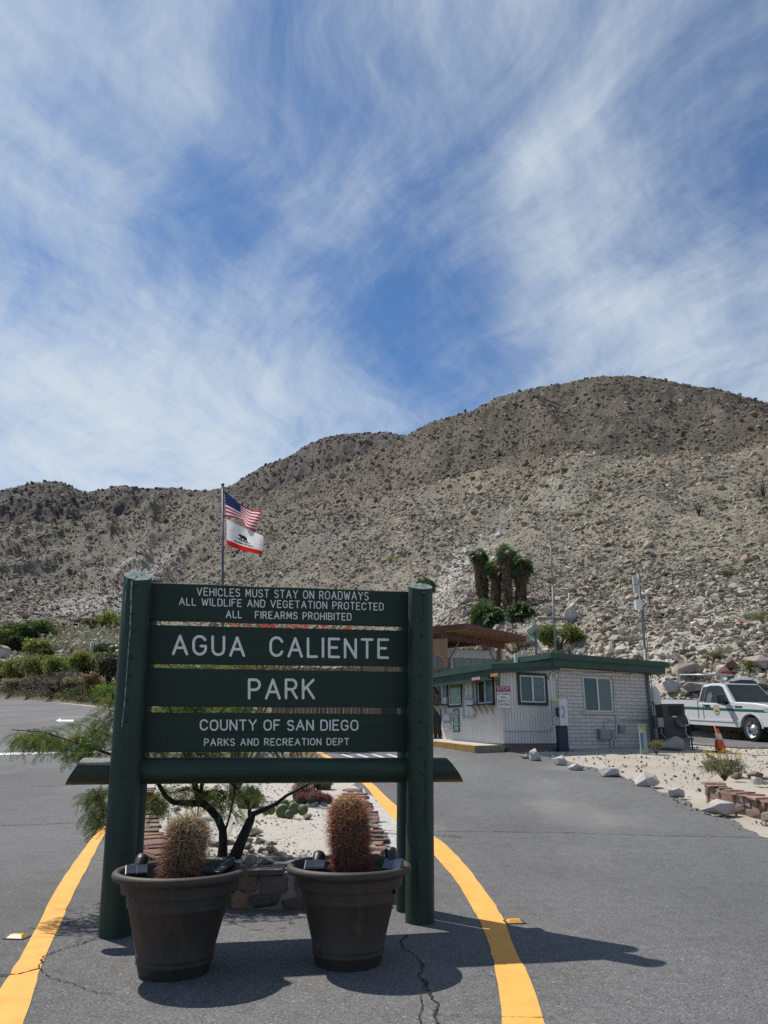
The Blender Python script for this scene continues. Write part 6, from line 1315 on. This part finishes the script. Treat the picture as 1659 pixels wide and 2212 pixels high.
def fxy(x, y): return ((820 + x * .19894) / 1.8228, (1880 + y * .19894) / 1.8228)
def flagsurf(bot, top, depth):
    """bot/top: outline of the cloth as seen, from hoist to fly; returns f(s,t)->point about the pole foot"""
    bs, ts = np.linspace(0, 1, len(bot)), np.linspace(0, 1, len(top))
    def f(s, t, off=0.0):
        a = fxy(np.interp(s, ts, [q[0] for q in top]), np.interp(s, ts, [q[1] for q in top])); b = fxy(np.interp(s, bs, [q[0] for q in bot]), np.interp(s, bs, [q[1] for q in bot]))
        u, v = a[0] + (b[0] - a[0]) * t, a[1] + (b[1] - a[1]) * t
        return at(u, v, 24.0 + depth(s, t) - off) - fp
    return f
us_top = [(325, 260), (455, 375), (590, 495), (720, 590), (880, 655), (1000, 655), (1062, 680)]; us_bot = [(360, 772), (480, 790), (600, 822), (700, 850), (735, 985), (850, 1030), (940, 1050)]
US = flagsurf(us_bot, us_top, lambda s, t: .16 * math.sin(s * 8.5 + t * 1.4) * (s ** .6))
ca_top = [(362, 818), (500, 895), (640, 965), (780, 1030), (930, 1090), (1092, 1160)]; ca_bot = [(368, 1335), (480, 1375), (600, 1425), (740, 1460), (900, 1495), (1075, 1532)]
CAF = flagsurf(ca_bot, ca_top, lambda s, t: .15 * math.sin(s * 7 + 1 + t) * (s ** .6))
def cloth(name, label, f, pick, mats, nx=40, ny=26):
    V, F, MI = [], [], []
    for j in range(ny + 1):
        for i in range(nx + 1): V.append(tuple(f(i / nx, j / ny)))
    for j in range(ny):
        for i in range(nx): F.append((j*(nx+1)+i, j*(nx+1)+i+1, (j+1)*(nx+1)+i+1, (j+1)*(nx+1)+i)); MI.append(pick((i + .5) / nx, (j + .5) / ny))
    t = thing(name, label, 'flag', fp, 0, None); c = npmesh('cloth', np.array(V), np.array(F), mats, t, smooth=True, midx=MI); return t, c
usf, c = cloth('flag', 'red white and blue striped flag with white stars, flying at the top of the flagpole', US, lambda s, t: 2 if (s < .40 and t < 7 / 13) else (0 if int(t * 13) % 2 == 0 else 1), [m_red, m_fw, m_blue])
m = MB()
for r_i in range(9):
    for k in range(6 if r_i % 2 == 0 else 5):
        s, t = .40 * ((k + (.5 if r_i % 2 == 0 else 1)) / 6), (7 / 13) * (r_i + .5) / 9; P = []
        for q in range(10): a = math.pi / 2 + q * math.pi / 5; rr_ = .0135 if q % 2 == 0 else .0058; P.append(US(max(0, s + rr_ * .62 * math.cos(a)), max(0, t - rr_ * 1.1 * math.sin(a)), .012))
        m.add(P, [tuple(range(10))])
m.build('stars', m_fw, usf, fix=False)
caf, c = cloth('flag', 'white flag with a red lower band, a brown bear and the words CALIFORNIA REPUBLIC', CAF, lambda s, t: 1 if t > .80 else 0, [m_fw, m_cred], 40, 25)
def onflag(P, mt, nm, off=.012):
    m = MB(); m.add([CAF(s, t, off) for s, t in P], [tuple(range(len(P)))]); return m.build(nm, mt, caf, fix=False)
bear = [(.355,.40),(.375,.36),(.40,.335),(.42,.335),(.435,.35),(.47,.355),(.51,.345),(.55,.36),(.59,.385),(.605,.43),(.61,.50),(.635,.565),(.60,.575),(.575,.525),(.56,.50),(.555,.545),(.565,.575),(.525,.575),(.515,.52),(.50,.475),(.475,.475),(.465,.505),(.475,.535),(.485,.555),(.455,.555),(.44,.52),(.44,.49),(.425,.515),(.405,.555),(.38,.555),(.395,.52),(.415,.475),(.415,.44),(.40,.43),(.375,.435)]
onflag([(.27,.565),(.36,.55),(.48,.56),(.60,.57),(.74,.60),(.60,.625),(.45,.615)], m_fgr, 'grass_plot', .010); onflag(bear, m_bear, 'bear', .016)
onflag([(.235 + (.022 if q % 2 == 0 else .009) * math.cos(math.pi/2 + q*math.pi/5) * .66, .20 - (.022 if q % 2 == 0 else .009) * 1.3 * math.sin(math.pi/2 + q*math.pi/5)) for q in range(10)], m_cred, 'star')
m = MB(); adv = 0; L_ = []
for ch in 'CALIFORNIA REPUBLIC':
    if ch == ' ': adv += .7; continue
    w, st_ = glyph(ch); L_.append((adv, w, st_)); adv += w + .34
for (a, w, st_) in L_:
    for pl in st_:
        for (g0, g1) in zip(pl[:-1], pl[1:]):
            q0, q1 = [CAF(.23 + .56 * (a + g[0]) / adv, .745 - .075 * g[1], .014) for g in (g0, g1)]; d = (q1 - q0)
            if d.length < 1e-5: continue
            e = Vector((-d.z, 0, d.x)).normalized() * .0075; m.add([q0 - e, q0 + e, q1 + e, q1 - e], [(0, 1, 2, 3)])
m.build('lettering', plain('flag_lettering', (.10, .10, .11), .8), caf, fix=False)

# ---------------------------------------------------------------- ramada, mobile home and board fence
m_tim = mat('raw_timber', (.36, .20, .12), (.27, .15, .09), 3, .9, .3, 18, stretch=(1, 1, .4)); m_timd = mat('red_brown_timber', (.15, .062, .045), (.11, .045, .034), 3, .85); m_ply = mat('plywood', (.40, .25, .16), (.32, .20, .13), 2, .9)
N0 = at(1005, 1349, 28.0); E1 = at(1134, 1375, 31.6); E1.z = N0.z + .02; ed = (E1 - N0).normalized(); pd = Vector((-ed.y, ed.x, 0)).normalized(); ln = (E1 - N0).length; RD = 6.5
ra_ = math.atan2(ed.y, ed.x); ram = thing('ramada', 'brown timber shade roof on posts behind the office', 'shelter', (N0.x, N0.y, h(N0.x, N0.y)), ra_); H_ = N0.z - h(N0.x, N0.y)
m = MB(); m.span((0, -.05, H_ - .05), (ln, RD, H_)); m.build('roof', [m_ply], ram); m = MB(); m.span((-.05, -.09, H_ - .15), (ln + .05, -.052, H_ + .03)); m.span((-.09, -.09, H_ - .15), (-.052, RD, H_ + .03)); m.span((ln + .052, -.05, H_ - .15), (ln + .09, RD, H_ + .03)); m.build('fascia', m_timd, ram)
m = MB()
for k in range(11): x = .1 + (ln - .2) * k / 10; m.span((x - .025, -.04, H_ - .20), (x + .025, RD - .05, H_ - .051))
m.build('rafters', m_tim, ram); m = MB()
for yy_ in (1.0, RD - .8): m.span((-.02, yy_ - .05, H_ - .42), (ln, yy_ + .05, H_ - .202))
m.build('beam', m_timd, ram); hz = lambda x, y: h(N0.x + ed.x * x + pd.x * y, N0.y + ed.y * x + pd.y * y) - h(N0.x, N0.y)
m = MB(); m.span((.05, .85, H_ - 1.05), (.09, 3.4, H_ - .422)); m.build('gable_boards', m_tim, ram)
for (x, y) in ((.15, 1.0), (ln - .35, 1.0), (.15, RD - .8), (ln - .35, RD - .8), (.15, 3.3), (ln * .55, RD - .8)):
    m = MB(); m.span((x - .07, y - .07, hz(x, y) - .3), (x + .07, y + .07, H_ - .42)); pp_ = m.build('post', m_tim, ram); m = MB()
    for s in ((1, 0), (0, 1)) if x < 1 else ((-1, 0), (0, 1)): m.tube([(x, y, H_ - 1.45), (x + s[0] * .95, y + s[1] * .9, H_ - .46)], .045, 4, smooth=False)
    m.build('brace', m_tim, pp_)
mp0 = at(990, 1445, 31.5); mob = thing('mobile_home', 'grey corrugated mobile home with a white roof edge under the shelter', 'mobile home', (mp0.x, mp0.y, h(mp0.x, mp0.y)), R(20)); zt3 = at(990, 1402, 31.5).z - h(mp0.x, mp0.y); m_cor = mat('corrugated_metal', (.30, .31, .32), (.20, .21, .22), .6, .45, metal=.3, stretch=(26, 26, .02), lo=.48, hi=.52)
m = MB(); m.span((-3.4, 0, -.2), (2.0, 3.0, zt3 - .36)); m.build('wall', m_cor, mob); m = MB(); m.span((-3.5, -.10, zt3 - .36), (2.15, 3.1, zt3), 0, .06); m.build('roof', m_swhite, mob); m = MB(); m.span((.5, -.03, zt3 - 1.5), (1.1, .001, zt3 - .7)); m.build('window', m_cgl, mob)
m = MB(); m.box((-.35, -.12, zt3 - 1.1), (.07, .07, 2.0)); m.build('awning_post', m_swhite, mob)
fb = [at(590, 1452, 27.5), at(760, 1452, 27.2), at(965, 1452, 26.8)]; fen = thing('board_fence', 'weathered brown board fence seen through the sign and left of the office', 'fence', (fb[0].x, fb[0].y, 0), math.atan2(fb[2].y - fb[0].y, fb[2].x - fb[0].x)); L2 = (fb[2] - fb[0]).xy.length; m = MB(); r_ = random.Random(2); x = 0
ztop = at(760, 1441, 27.2).z; m2 = MB()
while x < L2: w = .14; (m if r_.random() < .75 else m2).span((x, r_.gauss(0, .004), h(0, 27.2) - .1), (x + w - .012, .025, ztop + r_.gauss(0, .03))); x += w
m.build('boards', mat('fence_boards', (.30, .19, .12), (.20, .13, .09), 3, .9, stretch=(6, 6, .4)), fen); m2.build('boards', plain('fence_boards_dark', (.15, .10, .075), .9), fen); m = MB(); m.span((0, .03, ztop - .4), (L2, .08, ztop - .3)); m.span((0, .03, 1.9), (L2, .08, 2.0)); m.build('rail', m_tim, fen)

# ---------------------------------------------------------------- palms
m_skirt = mat('dead_frond_skirt', (1, 1, 1), (.72, .68, .64), 3, .95, attr=True); m_frond = mat('palm_frond', (1, 1, 1), (.8, .82, .75), 2, .55, attr=True, trans=.2)
def fan(P, D, rad, col, r_, V, F, C_, nseg=11):
    D = D / np.linalg.norm(D); s = np.cross(D, r_.normal(size=3)); s /= np.linalg.norm(s); 
    for k in range(nseg):
        a = (k - (nseg - 1) / 2) / nseg * 3.6; d = D * math.cos(a) + s * math.sin(a); e = np.cross(d, np.cross(D, s)); e = e / (np.linalg.norm(e) + 1e-9); tip = P + d * rad * r_.uniform(.8, 1.05) + np.array([0, 0, -.38 * rad * r_.uniform(.3, 1.2)])
        b = len(V); V += [P, P + d * rad * .55 + e * rad * .085, tip, P + d * rad * .55 - e * rad * .085]; F.append((b, b+1, b+2, b+3)); C_.append(col * math.exp(r_.normal(0, .2)))
def palm(name, label, base, top, rw, crown, sd, group=None, trunk=True, nf=46):
    r_ = np.random.default_rng(sd); t = thing(name, label, 'palm' if trunk else 'palm shrub', base, 0, group); ax = top - base
    if trunk:
        m = MB(); m.tube([(0, 0, -.3), ax * .5 + Vector((.05, 0, 0)), ax], [rw * .55, rw * .5, rw * .45], 10); m.build('trunk', m_bark, t); P, D, C_ = [], [], []
        for k in range(1500):
            q = r_.uniform(.02, 1.0) ** .8; a = r_.uniform(0, 2 * math.pi); w = rw * (.42 + .38 * q + .12 * math.sin(q * 9 + sd)); P.append(np.array(ax) * q + np.array([math.cos(a) * w, math.sin(a) * w, 0])); D.append([math.cos(a) * .25, math.sin(a) * .25, -1]); c = np.array([.185, .125, .085]) * math.exp(r_.normal(0, .35)); C_.append(c)
        v, f, c = leaves(np.array(P), rw * .75, .13, np.clip(np.array(C_), 0, .5), 0, np.array(D)); npmesh('frond_skirt', v, f, m_skirt, t, c)
    V, F, C_ = [], [], []; c0 = np.array(ax)
    for k in range(nf):
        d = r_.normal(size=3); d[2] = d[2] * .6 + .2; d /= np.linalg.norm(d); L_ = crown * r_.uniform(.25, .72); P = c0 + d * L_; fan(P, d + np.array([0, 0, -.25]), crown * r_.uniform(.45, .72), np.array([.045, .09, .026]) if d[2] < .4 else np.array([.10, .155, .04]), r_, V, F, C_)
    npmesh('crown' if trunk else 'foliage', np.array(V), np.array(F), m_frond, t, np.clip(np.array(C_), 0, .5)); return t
def c5(x, y): return ((1700 + x * .60278) / 1.8228, (2050 + y * .60278) / 1.8228)
for i, (bx_, by_, tx_, ty_, rw, cr, lab) in enumerate([(345, 605, 310, 240, 15.5, 24, 'leftmost fan palm, leaning, of the four with shaggy brown trunks'), (412, 610, 425, 325, 14, 27, 'second fan palm from the left, its crown lowest on a thick brown skirt'), (497, 606, 490, 232, 14, 26, 'darkest trunked fan palm, tallest behind the others in the group'), (580, 560, 585, 308, 16, 30, 'rightmost fan palm of the group with a drooping green crown')]):
    P, s_ = hillhit(*c5(bx_, by_)); T_ = at(*c5(tx_, ty_), P.y + (.8 if i == 2 else 0)); k = P.y / FPX; palm('fan_palm', lab, P, T_, rw * k, cr * k, 60 + i, 'fan palms at the foot of the slope')
for (x, y, r, lab, i) in ((585, 660, 30, 'dark trunkless fan palm right of the palm trunks', 5), (365, 690, 34, 'wide low fan palm shrub in front of the leftmost trunk', 6)):
    P, s_ = hillhit(*c5(x, y)); k = P.y / FPX; palm('palm_shrub', lab, P, P + Vector((0, 0, r * k * .55)), 1, r * k * 1.1, 70 + i, None, False, 70)
P = at(915, 1330, 46.0); P.z = hill_z(np.array([P.x]), np.array([P.y]))[0][0]; T_ = at(918, 1268, 46.0); palm('fan_palm', 'fan palm whose crown shows just behind the top of the right log post', P, T_, .4, .75, 80, None)

# ---------------------------------------------------------------- shrubs and boulders on the slope
GREEN = [(.22, .265, .07), (.28, .32, .09), (.16, .205, .05)]; OLIVE = [(.20, .195, .095), (.25, .235, .12), (.14, .135, .065)]; SAGE = [(.29, .275, .19), (.34, .32, .23), (.21, .20, .14)]
def hbush(u, v, w, cols, n, label, sd, hgt=.75, name='desert_shrub', group=None, cat='shrub', size=.14):
    P, s_ = hillhit(u, v); k = P.y / FPX; return bush(name, label, cat, P, w * k * .5, n, size * w * k * .40, cols, sd, hgt, 10, group)
hbush(1208, 1402, 104, [(.16, .20, .045), (.21, .25, .06), (.11, .14, .035)], 5200, 'broad bright green shrub behind the antenna mast', 101, .62, size=.075)
hbush(1612, 1455, 44, [(.17, .24, .03), (.22, .29, .05), (.11, .16, .025)], 900, 'round bright green bush on the slope above the silver truck', 102, .8, size=.09)
hbush(1120, 1405, 60, OLIVE, 900, 'olive bush just right of the shelter posts', 103, .8, size=.08); hbush(1050, 1410, 80, GREEN, 1000, 'green brush seen under the shelter roof', 104, .7, size=.07); hbush(1232, 1412, 34, SAGE, 420, 'pale sage bush on the bank just behind the office roof', 105, .8)
for i, (u, v, w, lab) in enumerate([(1465, 1345, 26, 'dry grey bush high on the right of the service mast'), (1360, 1395, 44, 'twiggy tan bush on the bank left of the service mast'), (1545, 1432, 54, 'dark olive bush among boulders left of the bright green bush'), (1500, 1470, 40, 'dusty tan bush above the bed of the striped truck'), (1640, 1345, 46, 'green bush low on the slope near the picture edge')]):
    hbush(u, v, w, [OLIVE, SAGE, OLIVE, SAGE, GREEN][i], 620, lab, 110 + i, .7, size=.10)
hbush(1575, 1250, 46, OLIVE, 400, 'dark bush on the right hand slope', 120); hbush(1350, 1262, 26, GREEN, 300, 'small green bush halfway up the slope left of the service mast', 121); hbush(845, 1215, 30, GREEN, 300, 'small green bush on the slope above the sign', 122); hbush(1185, 1262, 26, [(.10, .17, .03)], 260, 'green bush on the slope right of the palm crowns', 123)
m_pb = mat('slope_boulder', (.36, .305, .255), (.25, .21, .175), .8, .95, .6, 4, 6, c3=(.40, .30, .245), s3=.45, lo3=.5, hi3=.62, distance=.08)
m_pale = mat('bank_boulder', (.44, .41, .37), (.34, .315, .28), 1.0, .95, .6, 5, 6, distance=.06)
for i, (u, v, w, hh, lab, mt) in enumerate([(1486, 1465, 72, 38, 'big rounded brown boulder on the bank behind the parked truck', m_pb), (1473, 1474, 30, 22, 'rounded boulder just below the big brown one behind the truck', m_pb), (1452, 1497, 42, 34, 'pale round boulder beside a long one behind the truck bed', m_pale), (1503, 1497, 60, 26, 'long brown boulder lying behind the truck bed', m_pb), (1580, 1446, 30, 22, 'dark pyramid shaped boulder above the truck cab', MATS['red_rock']), (1331, 1385, 36, 16, 'flat pale boulder on the bank behind the office roof', m_pale), (1345, 1372, 22, 20, 'upright pale boulder on the bank above the flat one', m_pale), (1637, 1450, 60, 40, 'large pale boulder at the right edge beside the bright green bush', m_pb), (1140, 1395, 30, 22, 'brown boulder behind the dish', m_pb), (1180, 1330, 30, 24, 'white boulder at the left of the antenna cross arm', m_pale), (1230, 1345, 44, 38, 'large pale boulder right of the antenna mast', m_pale), (1022, 1110, 18, 16, 'brown boulder standing out high on the bare slope', m_pb), (1035, 1057, 28, 16, 'pink brown boulder up on the pale slope', m_pb)]):
    P, s_ = hillhit(u, v); k = P.y / FPX; m = MB(); m.rock((0, 0, hh * k * .36), (w * k * .52, w * k * .42, hh * k * .6), 900 + i * 3, 15); o = m.build('slope_boulder', mt, None, P); tag(o, lab, 'boulder', 'boulders on the bank')
protos = []
for i in range(12): m = MB(); m.rock((0, 0, .25), (1.0, .75, .48 + .03 * i), 1000 + i, 20 + i % 3 * 4); protos.append(m.build('scree_boulder', mat('scree_boulder_%d' % i, *[((.31, .285, .255), (.22, .20, .18)), ((.25, .22, .195), (.17, .15, .13)), ((.29, .22, .18), (.20, .16, .13)), ((.36, .34, .305), (.27, .25, .225))][i % 4], 1.5, .95, .6, 5, 6, distance=.06)))
r_ = random.Random(77); cnt = 0
while cnt < 250:
    u = r_.uniform(890, 1700); v = r_.uniform(1150, 1490) if r_.random() < .85 else r_.uniform(1010, 1160)
    if u < 1440 and v > 1425: continue
    P, s_ = hillhit(u, v)
    if P.y > 130 or s_ < .05: continue
    k = P.y / FPX; b = protos[cnt] if cnt < 12 else protos[r_.randrange(12)].copy()
    if cnt >= 12: COL.objects.link(b)
    s = min(.7, (1.8 + 6.0 * r_.random() ** 2.6) * k); b.location = P; b.scale = (s, s, s * r_.uniform(.7, 1.1)); b.rotation_euler = (r_.gauss(0, .2), r_.gauss(0, .2), r_.uniform(0, 6.28)); tag(b, 'weathered tan boulder lying in the scree of the right hand slope', 'boulder', 'boulders scattered over the right hand scree'); cnt += 1
# ocotillos standing up on the slopes
m_oc = plain('ocotillo_grey', (.075, .065, .05), .95)
for i, (u, v, hh, lab) in enumerate([(1510, 1115, 34, 'tall ocotillo on the right hand slope'), (1650, 1075, 46, 'ocotillo at the right edge of the slope'), (1080, 985, 22, 'ocotillo on the dark slope below the summit'), (1005, 860 + 32, 10, 'tiny ocotillo on the skyline left of the summit')]):
    P, s_ = hillhit(u, v); k = P.y / FPX; m = MB(); r2 = random.Random(i)
    for q in range(9): a = r2.uniform(0, 6.28); e = r2.uniform(.15, .5) * hh * k; m.tube([(0, 0, -.1), (math.cos(a) * e * .4, math.sin(a) * e * .4, hh * k * .5), (math.cos(a) * e, math.sin(a) * e, hh * k * r2.uniform(.8, 1.05))], [.0016 * P.y * .5, .0012 * P.y * .5, .0006 * P.y * .5], 4)
    t = thing('ocotillo', lab, 'shrub', P, 0, 'ocotillos on the slopes'); m.build('stems', m_oc, t)

# ---------------------------------------------------------------- far side of the road on the left
def gp(u, v):
    P, s_ = hillhit(u, v); return P
def c6(x, y): return (x * .17195, 1316.7 + y * .17195)
m_far = m_leaf
LT = [  # x, y of the foot in the crop, width, height, colours, label, kind
 (230, 890, 330, 260, GREEN, 'mesquite with a visible dark trunk beside the far road edge', 'mesquite_tree'), (470, 900, 400, 330, [(.19, .22, .065), (.24, .255, .085), (.14, .165, .045)], 'broad olive mesquite in the middle of the far roadside trees', 'mesquite_tree'), (720, 900, 330, 300, GREEN, 'mesquite partly hiding the white roofs across the road', 'mesquite_tree'),
 (30, 890, 240, 250, OLIVE, 'olive mesquite at the left picture edge across the road', 'mesquite_tree'), (1080, 840, 330, 280, [(.25, .29, .06), (.18, .22, .05)], 'yellow green palo verde left of the log post', 'palo_verde'), (1360, 960, 330, 420, [(.17, .155, .11), (.13, .12, .08), (.10, .11, .05)], 'grey half bare mesquite with dark limbs next to the log post', 'mesquite_tree'),
 (230, 420, 340, 210, [(.085, .15, .04), (.06, .11, .03), (.12, .18, .045)], 'dark green tree clump under the far slope at left', 'desert_tree'), (500, 400, 320, 230, [(.08, .14, .035), (.11, .17, .04)], 'taller dark green tree right of the clump under the far slope', 'desert_tree'), (60, 420, 260, 150, GREEN, 'green tree at the picture edge under the far slope', 'desert_tree'), (210, 520, 240, 150, [(.05, .08, .025), (.035, .055, .02)], 'dark shrub above the white sand bank', 'desert_shrub'), (450, 560, 270, 160, GREEN, 'green shrub behind the roadside mesquites', 'desert_shrub'),
 (1380, 270, 300, 200, GREEN, 'green tree high on the flat beside the log post', 'desert_tree'), (1160, 270, 240, 150, OLIVE, 'olive tree left of the green one high beside the log post', 'desert_tree'), (1025, 240, 160, 110, [(.05, .045, .045), (.07, .06, .055)], 'dark purplish leafless tree high on the flat', 'desert_tree'), (720, 290, 200, 90, [(.12, .10, .09), (.09, .08, .07)], 'brownish bare shrub below the far slope', 'desert_shrub'), (570, 640, 180, 130, [(.06, .05, .045), (.09, .09, .05)], 'dark dead shrub among the roadside trees', 'desert_shrub'), (1340, 560, 200, 80, [(.06, .11, .03), (.10, .15, .04)], 'green shrub in front of the dark water tank', 'desert_shrub')]
for i, (x, y, w, hh, cols, lab, nm) in enumerate(LT):
    P = gp(*c6(x, y)); k = P.y / FPX * .17195; rad = w * k * .70; n = int(2600 + w * 6)
    bush(nm, lab, 'tree' if 'tree' in nm or 'palo' in nm else 'shrub', P, rad, n, .16 if P.y < 120 else .22, [np.array(c) * 1.0 for c in cols], 200 + i, hh / w * .95, 22, None, .3, .4, (.03, .025, .02), .15)
for i, (x, y, w, hh, cols, lab) in enumerate([(700, 1060, 620, 190, [(.13, .11, .09), (.17, .145, .12), (.075, .064, .056)], 'tangle of dark dead branches lying along the far road edge'), (1160, 1080, 240, 210, [(.25, .165, .09), (.20, .13, .075), (.30, .21, .12)], 'rust brown dried grass clump by the far road edge'), (380, 1050, 300, 150, [(.20, .18, .13), (.26, .23, .17)], 'low grey brown brush at the far road edge'), (160, 1030, 220, 120, [(.36, .32, .22), (.30, .26, .18)], 'pale straw coloured brush beside the white gate'), (930, 1000, 300, 110, [(.32, .285, .19), (.38, .34, .23)], 'tan grass behind the dead branches')]):
    P = gp(*c6(x, y)); k = P.y / FPX * .17195; bush('dry_brush', lab, 'shrub', P, w * k * .58, 2200, .16, cols, 240 + i, hh / w * 1.5, 14, None, .8 if i == 1 else .2, .22, (.035, .03, .026))
n = 700; uu = rng.uniform(85, 268, n); vv = rng.uniform(1366, 1412, n); P = np.array([tuple(gp(a, b)) for a, b in zip(uu, vv)]); q = 16; o = rng.normal(0, .75, (n, q, 3)); o[:, :, 2] = np.abs(o[:, :, 2]); v, f, c = leaves((P[:, None, :] + o).reshape(-1, 3), .40, .5, np.repeat(np.array([.50, .465, .33]) * np.exp(rng.normal(0, .22, n))[:, None], q, 0), .5); tag(npmesh('sagebrush', v, f, m_scrub, col=c), kind='stuff')
n = 1500; uu = rng.uniform(-20, 300, n); vv = 1499 + (uu - 60) * .11 + rng.uniform(-70, 12, n) * rng.uniform(0, 1, n); P = np.array([tuple(gp(a, b)) for a, b in zip(uu, vv)]); q = 14; o = rng.normal(0, .35, (n, q, 3)) * np.array([1, 1, .5]); o[:, :, 2] = np.abs(o[:, :, 2]); gm = np.clip((uu - 60) / 120, 0, 1)[:, None]; cc = (np.array([.22, .19, .12]) * (1 - gm) + np.array([.14, .145, .05]) * gm) * np.exp(rng.normal(0, .35, n))[:, None]; v, f, c = leaves((P[:, None, :] + o).reshape(-1, 3), .14, .3, np.repeat(cc, q, 0), .9); tag(npmesh('verge_grass', v, f, m_scrub, col=c), kind='stuff')
hb = G(236, 1534); bush('creosote_bush', 'bright green bush at the road edge just left of the log post', 'shrub', gp(238, 1527), 1.5, 1300, .10, [(.13, .21, .03), (.18, .27, .04)], 260, .7, 12)
P = gp(*c6(1275, 552)); k = P.y / FPX * .17195; wt = thing('water_tank', 'dark blue green water tank with a rail and a white pipe', 'water tank', P); m = MB(); m.lathe([(150 * k, -2), (150 * k, 105 * k), (.01, 112 * k)], n=32); m.build('shell', plain('tank_blue', (.022, .05, .06), .5), wt); m = MB()
for a in range(6): x0 = -120 * k + a * 42 * k; m.tube([(x0, -100 * k, 104 * k), (x0, -100 * k, 160 * k)], .06, 4) if a in (0, 1, 3) else None
m.tube([(-120 * k, -100 * k, 160 * k), (6 * k, -100 * k, 150 * k)], .06, 4); m.build('rail', m_galv, wt); m = MB(); m.tube([(-85 * k, -155 * k, 0), (-80 * k, -155 * k, 118 * k), (-20 * k, -100 * k, 122 * k)], .13, 6); m.build('pipe', m_swhite, wt)
P = gp(*c6(40, 598)); k = P.y / FPX * .17195; sh_ = thing('garden_shed', 'small pale shed at the left picture edge across the road', 'shed', P, R(-20)); m = MB(); m.span((-80 * k, -40 * k, -.5), (48 * k, 60 * k, 105 * k)); m.build('wall', mat('shed_wall', (.45, .43, .39), (.38, .36, .32), 1, .8), sh_); m = MB(); m.prism([(-90 * k, 104 * k), (-15 * k, 142 * k), (58 * k, 104 * k)], -65 * k, 46 * k, Matrix(((1,0,0,0),(0,0,1,0),(0,1,0,0),(0,0,0,1)))); m.build('roof', plain('shed_roof', (.30, .22, .19), .8), sh_); m = MB(); m.span((-40 * k, -43 * k, 0), (-2 * k, -40.2 * k, 85 * k)); m.build('door', plain('shed_door', (.50, .48, .44), .7), sh_)
for (x, y, w, hh, lab) in ((700, 728, 250, 95, 'white camper roof showing between the far trees'), (905, 760, 110, 38, 'low white trailer right of the camper behind the far trees')):
    P = gp(*c6(x, y + 60)); k = P.y / FPX * .17195; cp = thing('camper', lab, 'camper', P, R(8)); m = MB(); m.span((-w * k / 2, 0, .2), (w * k / 2, 2.2, (hh + 55) * k), 0, .15); m.build('body', m_swhite, cp); m = MB(); m.span((-w * k * .38, -.03, (hh + 55) * k * .62), (-w * k * .05, .02, (hh + 55) * k * .86)); m.span((w * k * .1, -.03, (hh + 55) * k * .62), (w * k * .4, .02, (hh + 55) * k * .86)); m.build('window', m_cgl, cp)
P = gp(*c6(925, 885)); k = P.y / FPX * .17195; ct = thing('golf_cart', 'white roofed golf cart under the far trees', 'golf cart', P, R(-10)); m = MB(); m.span((-66 * k, -.6, 70 * k), (68 * k, .6, 80 * k), 0, .04); m.build('roof', m_swhite, ct); m = MB()
for s in (-.5, .5): m.tube([(-55 * k, s, 10 * k), (-52 * k, s, 70 * k)], .04, 5); m.tube([(66 * k, s, 20 * k), (40 * k, s, 70 * k)], .04, 5)
m.span((-60 * k, -.55, 8 * k), (60 * k, .55, 30 * k), 0, .08); m.build('body', m_black, ct)
for cx in (-.55, .65):
    for s in (-.5, .5): w = MB(); w.lathe([(.08, 0), (.22, 0), (.22, .14), (.08, .14)], (cx, s, .1), 12, M=Matrix.Rotation(R(90), 3, 'X')); w.build('wheel', m_tyre, ct)
P = gp(*c6(60, 1020)); k = P.y / FPX * .17195; gt = thing('gate', 'white pipe gate at the left edge of the far road', 'gate', P, R(5)); m = MB(); m.tube([(-130 * k, 0, 98 * k), (62 * k, 0, 98 * k)], .05, 6); m.tube([(-130 * k, 0, 20 * k), (62 * k, 0, 98 * k)], .035, 6); m.tube([(-130 * k, 0, 20 * k), (62 * k, 0, 20 * k)], .035, 6); m.build('bars', m_swhite, gt); m = MB(); m.tube([(66 * k, 0, -.3), (66 * k, 0, 106 * k)], .08, 6); m.build('post', m_galv, gt)
# road sign seen edge-on and brush that shows in the gaps of the sign
bush('palo_verde', 'green palo verde across the road seen through the middle gaps of the sign', 'shrub', Vector((-6.0, 26, h(-6, 26))), 1.9, 2400, .07, [(.13, .19, .04), (.18, .24, .06), (.09, .13, .03)], 270, 1.0, 14)
bush('desert_shrub', 'green shrub left of the flagpole foot behind the sign', 'shrub', Vector((-6.6, 24.6, h(-6.6, 24.6))), 1.1, 1400, .06, [(.12, .18, .04), (.17, .23, .06)], 271, .9, 12)
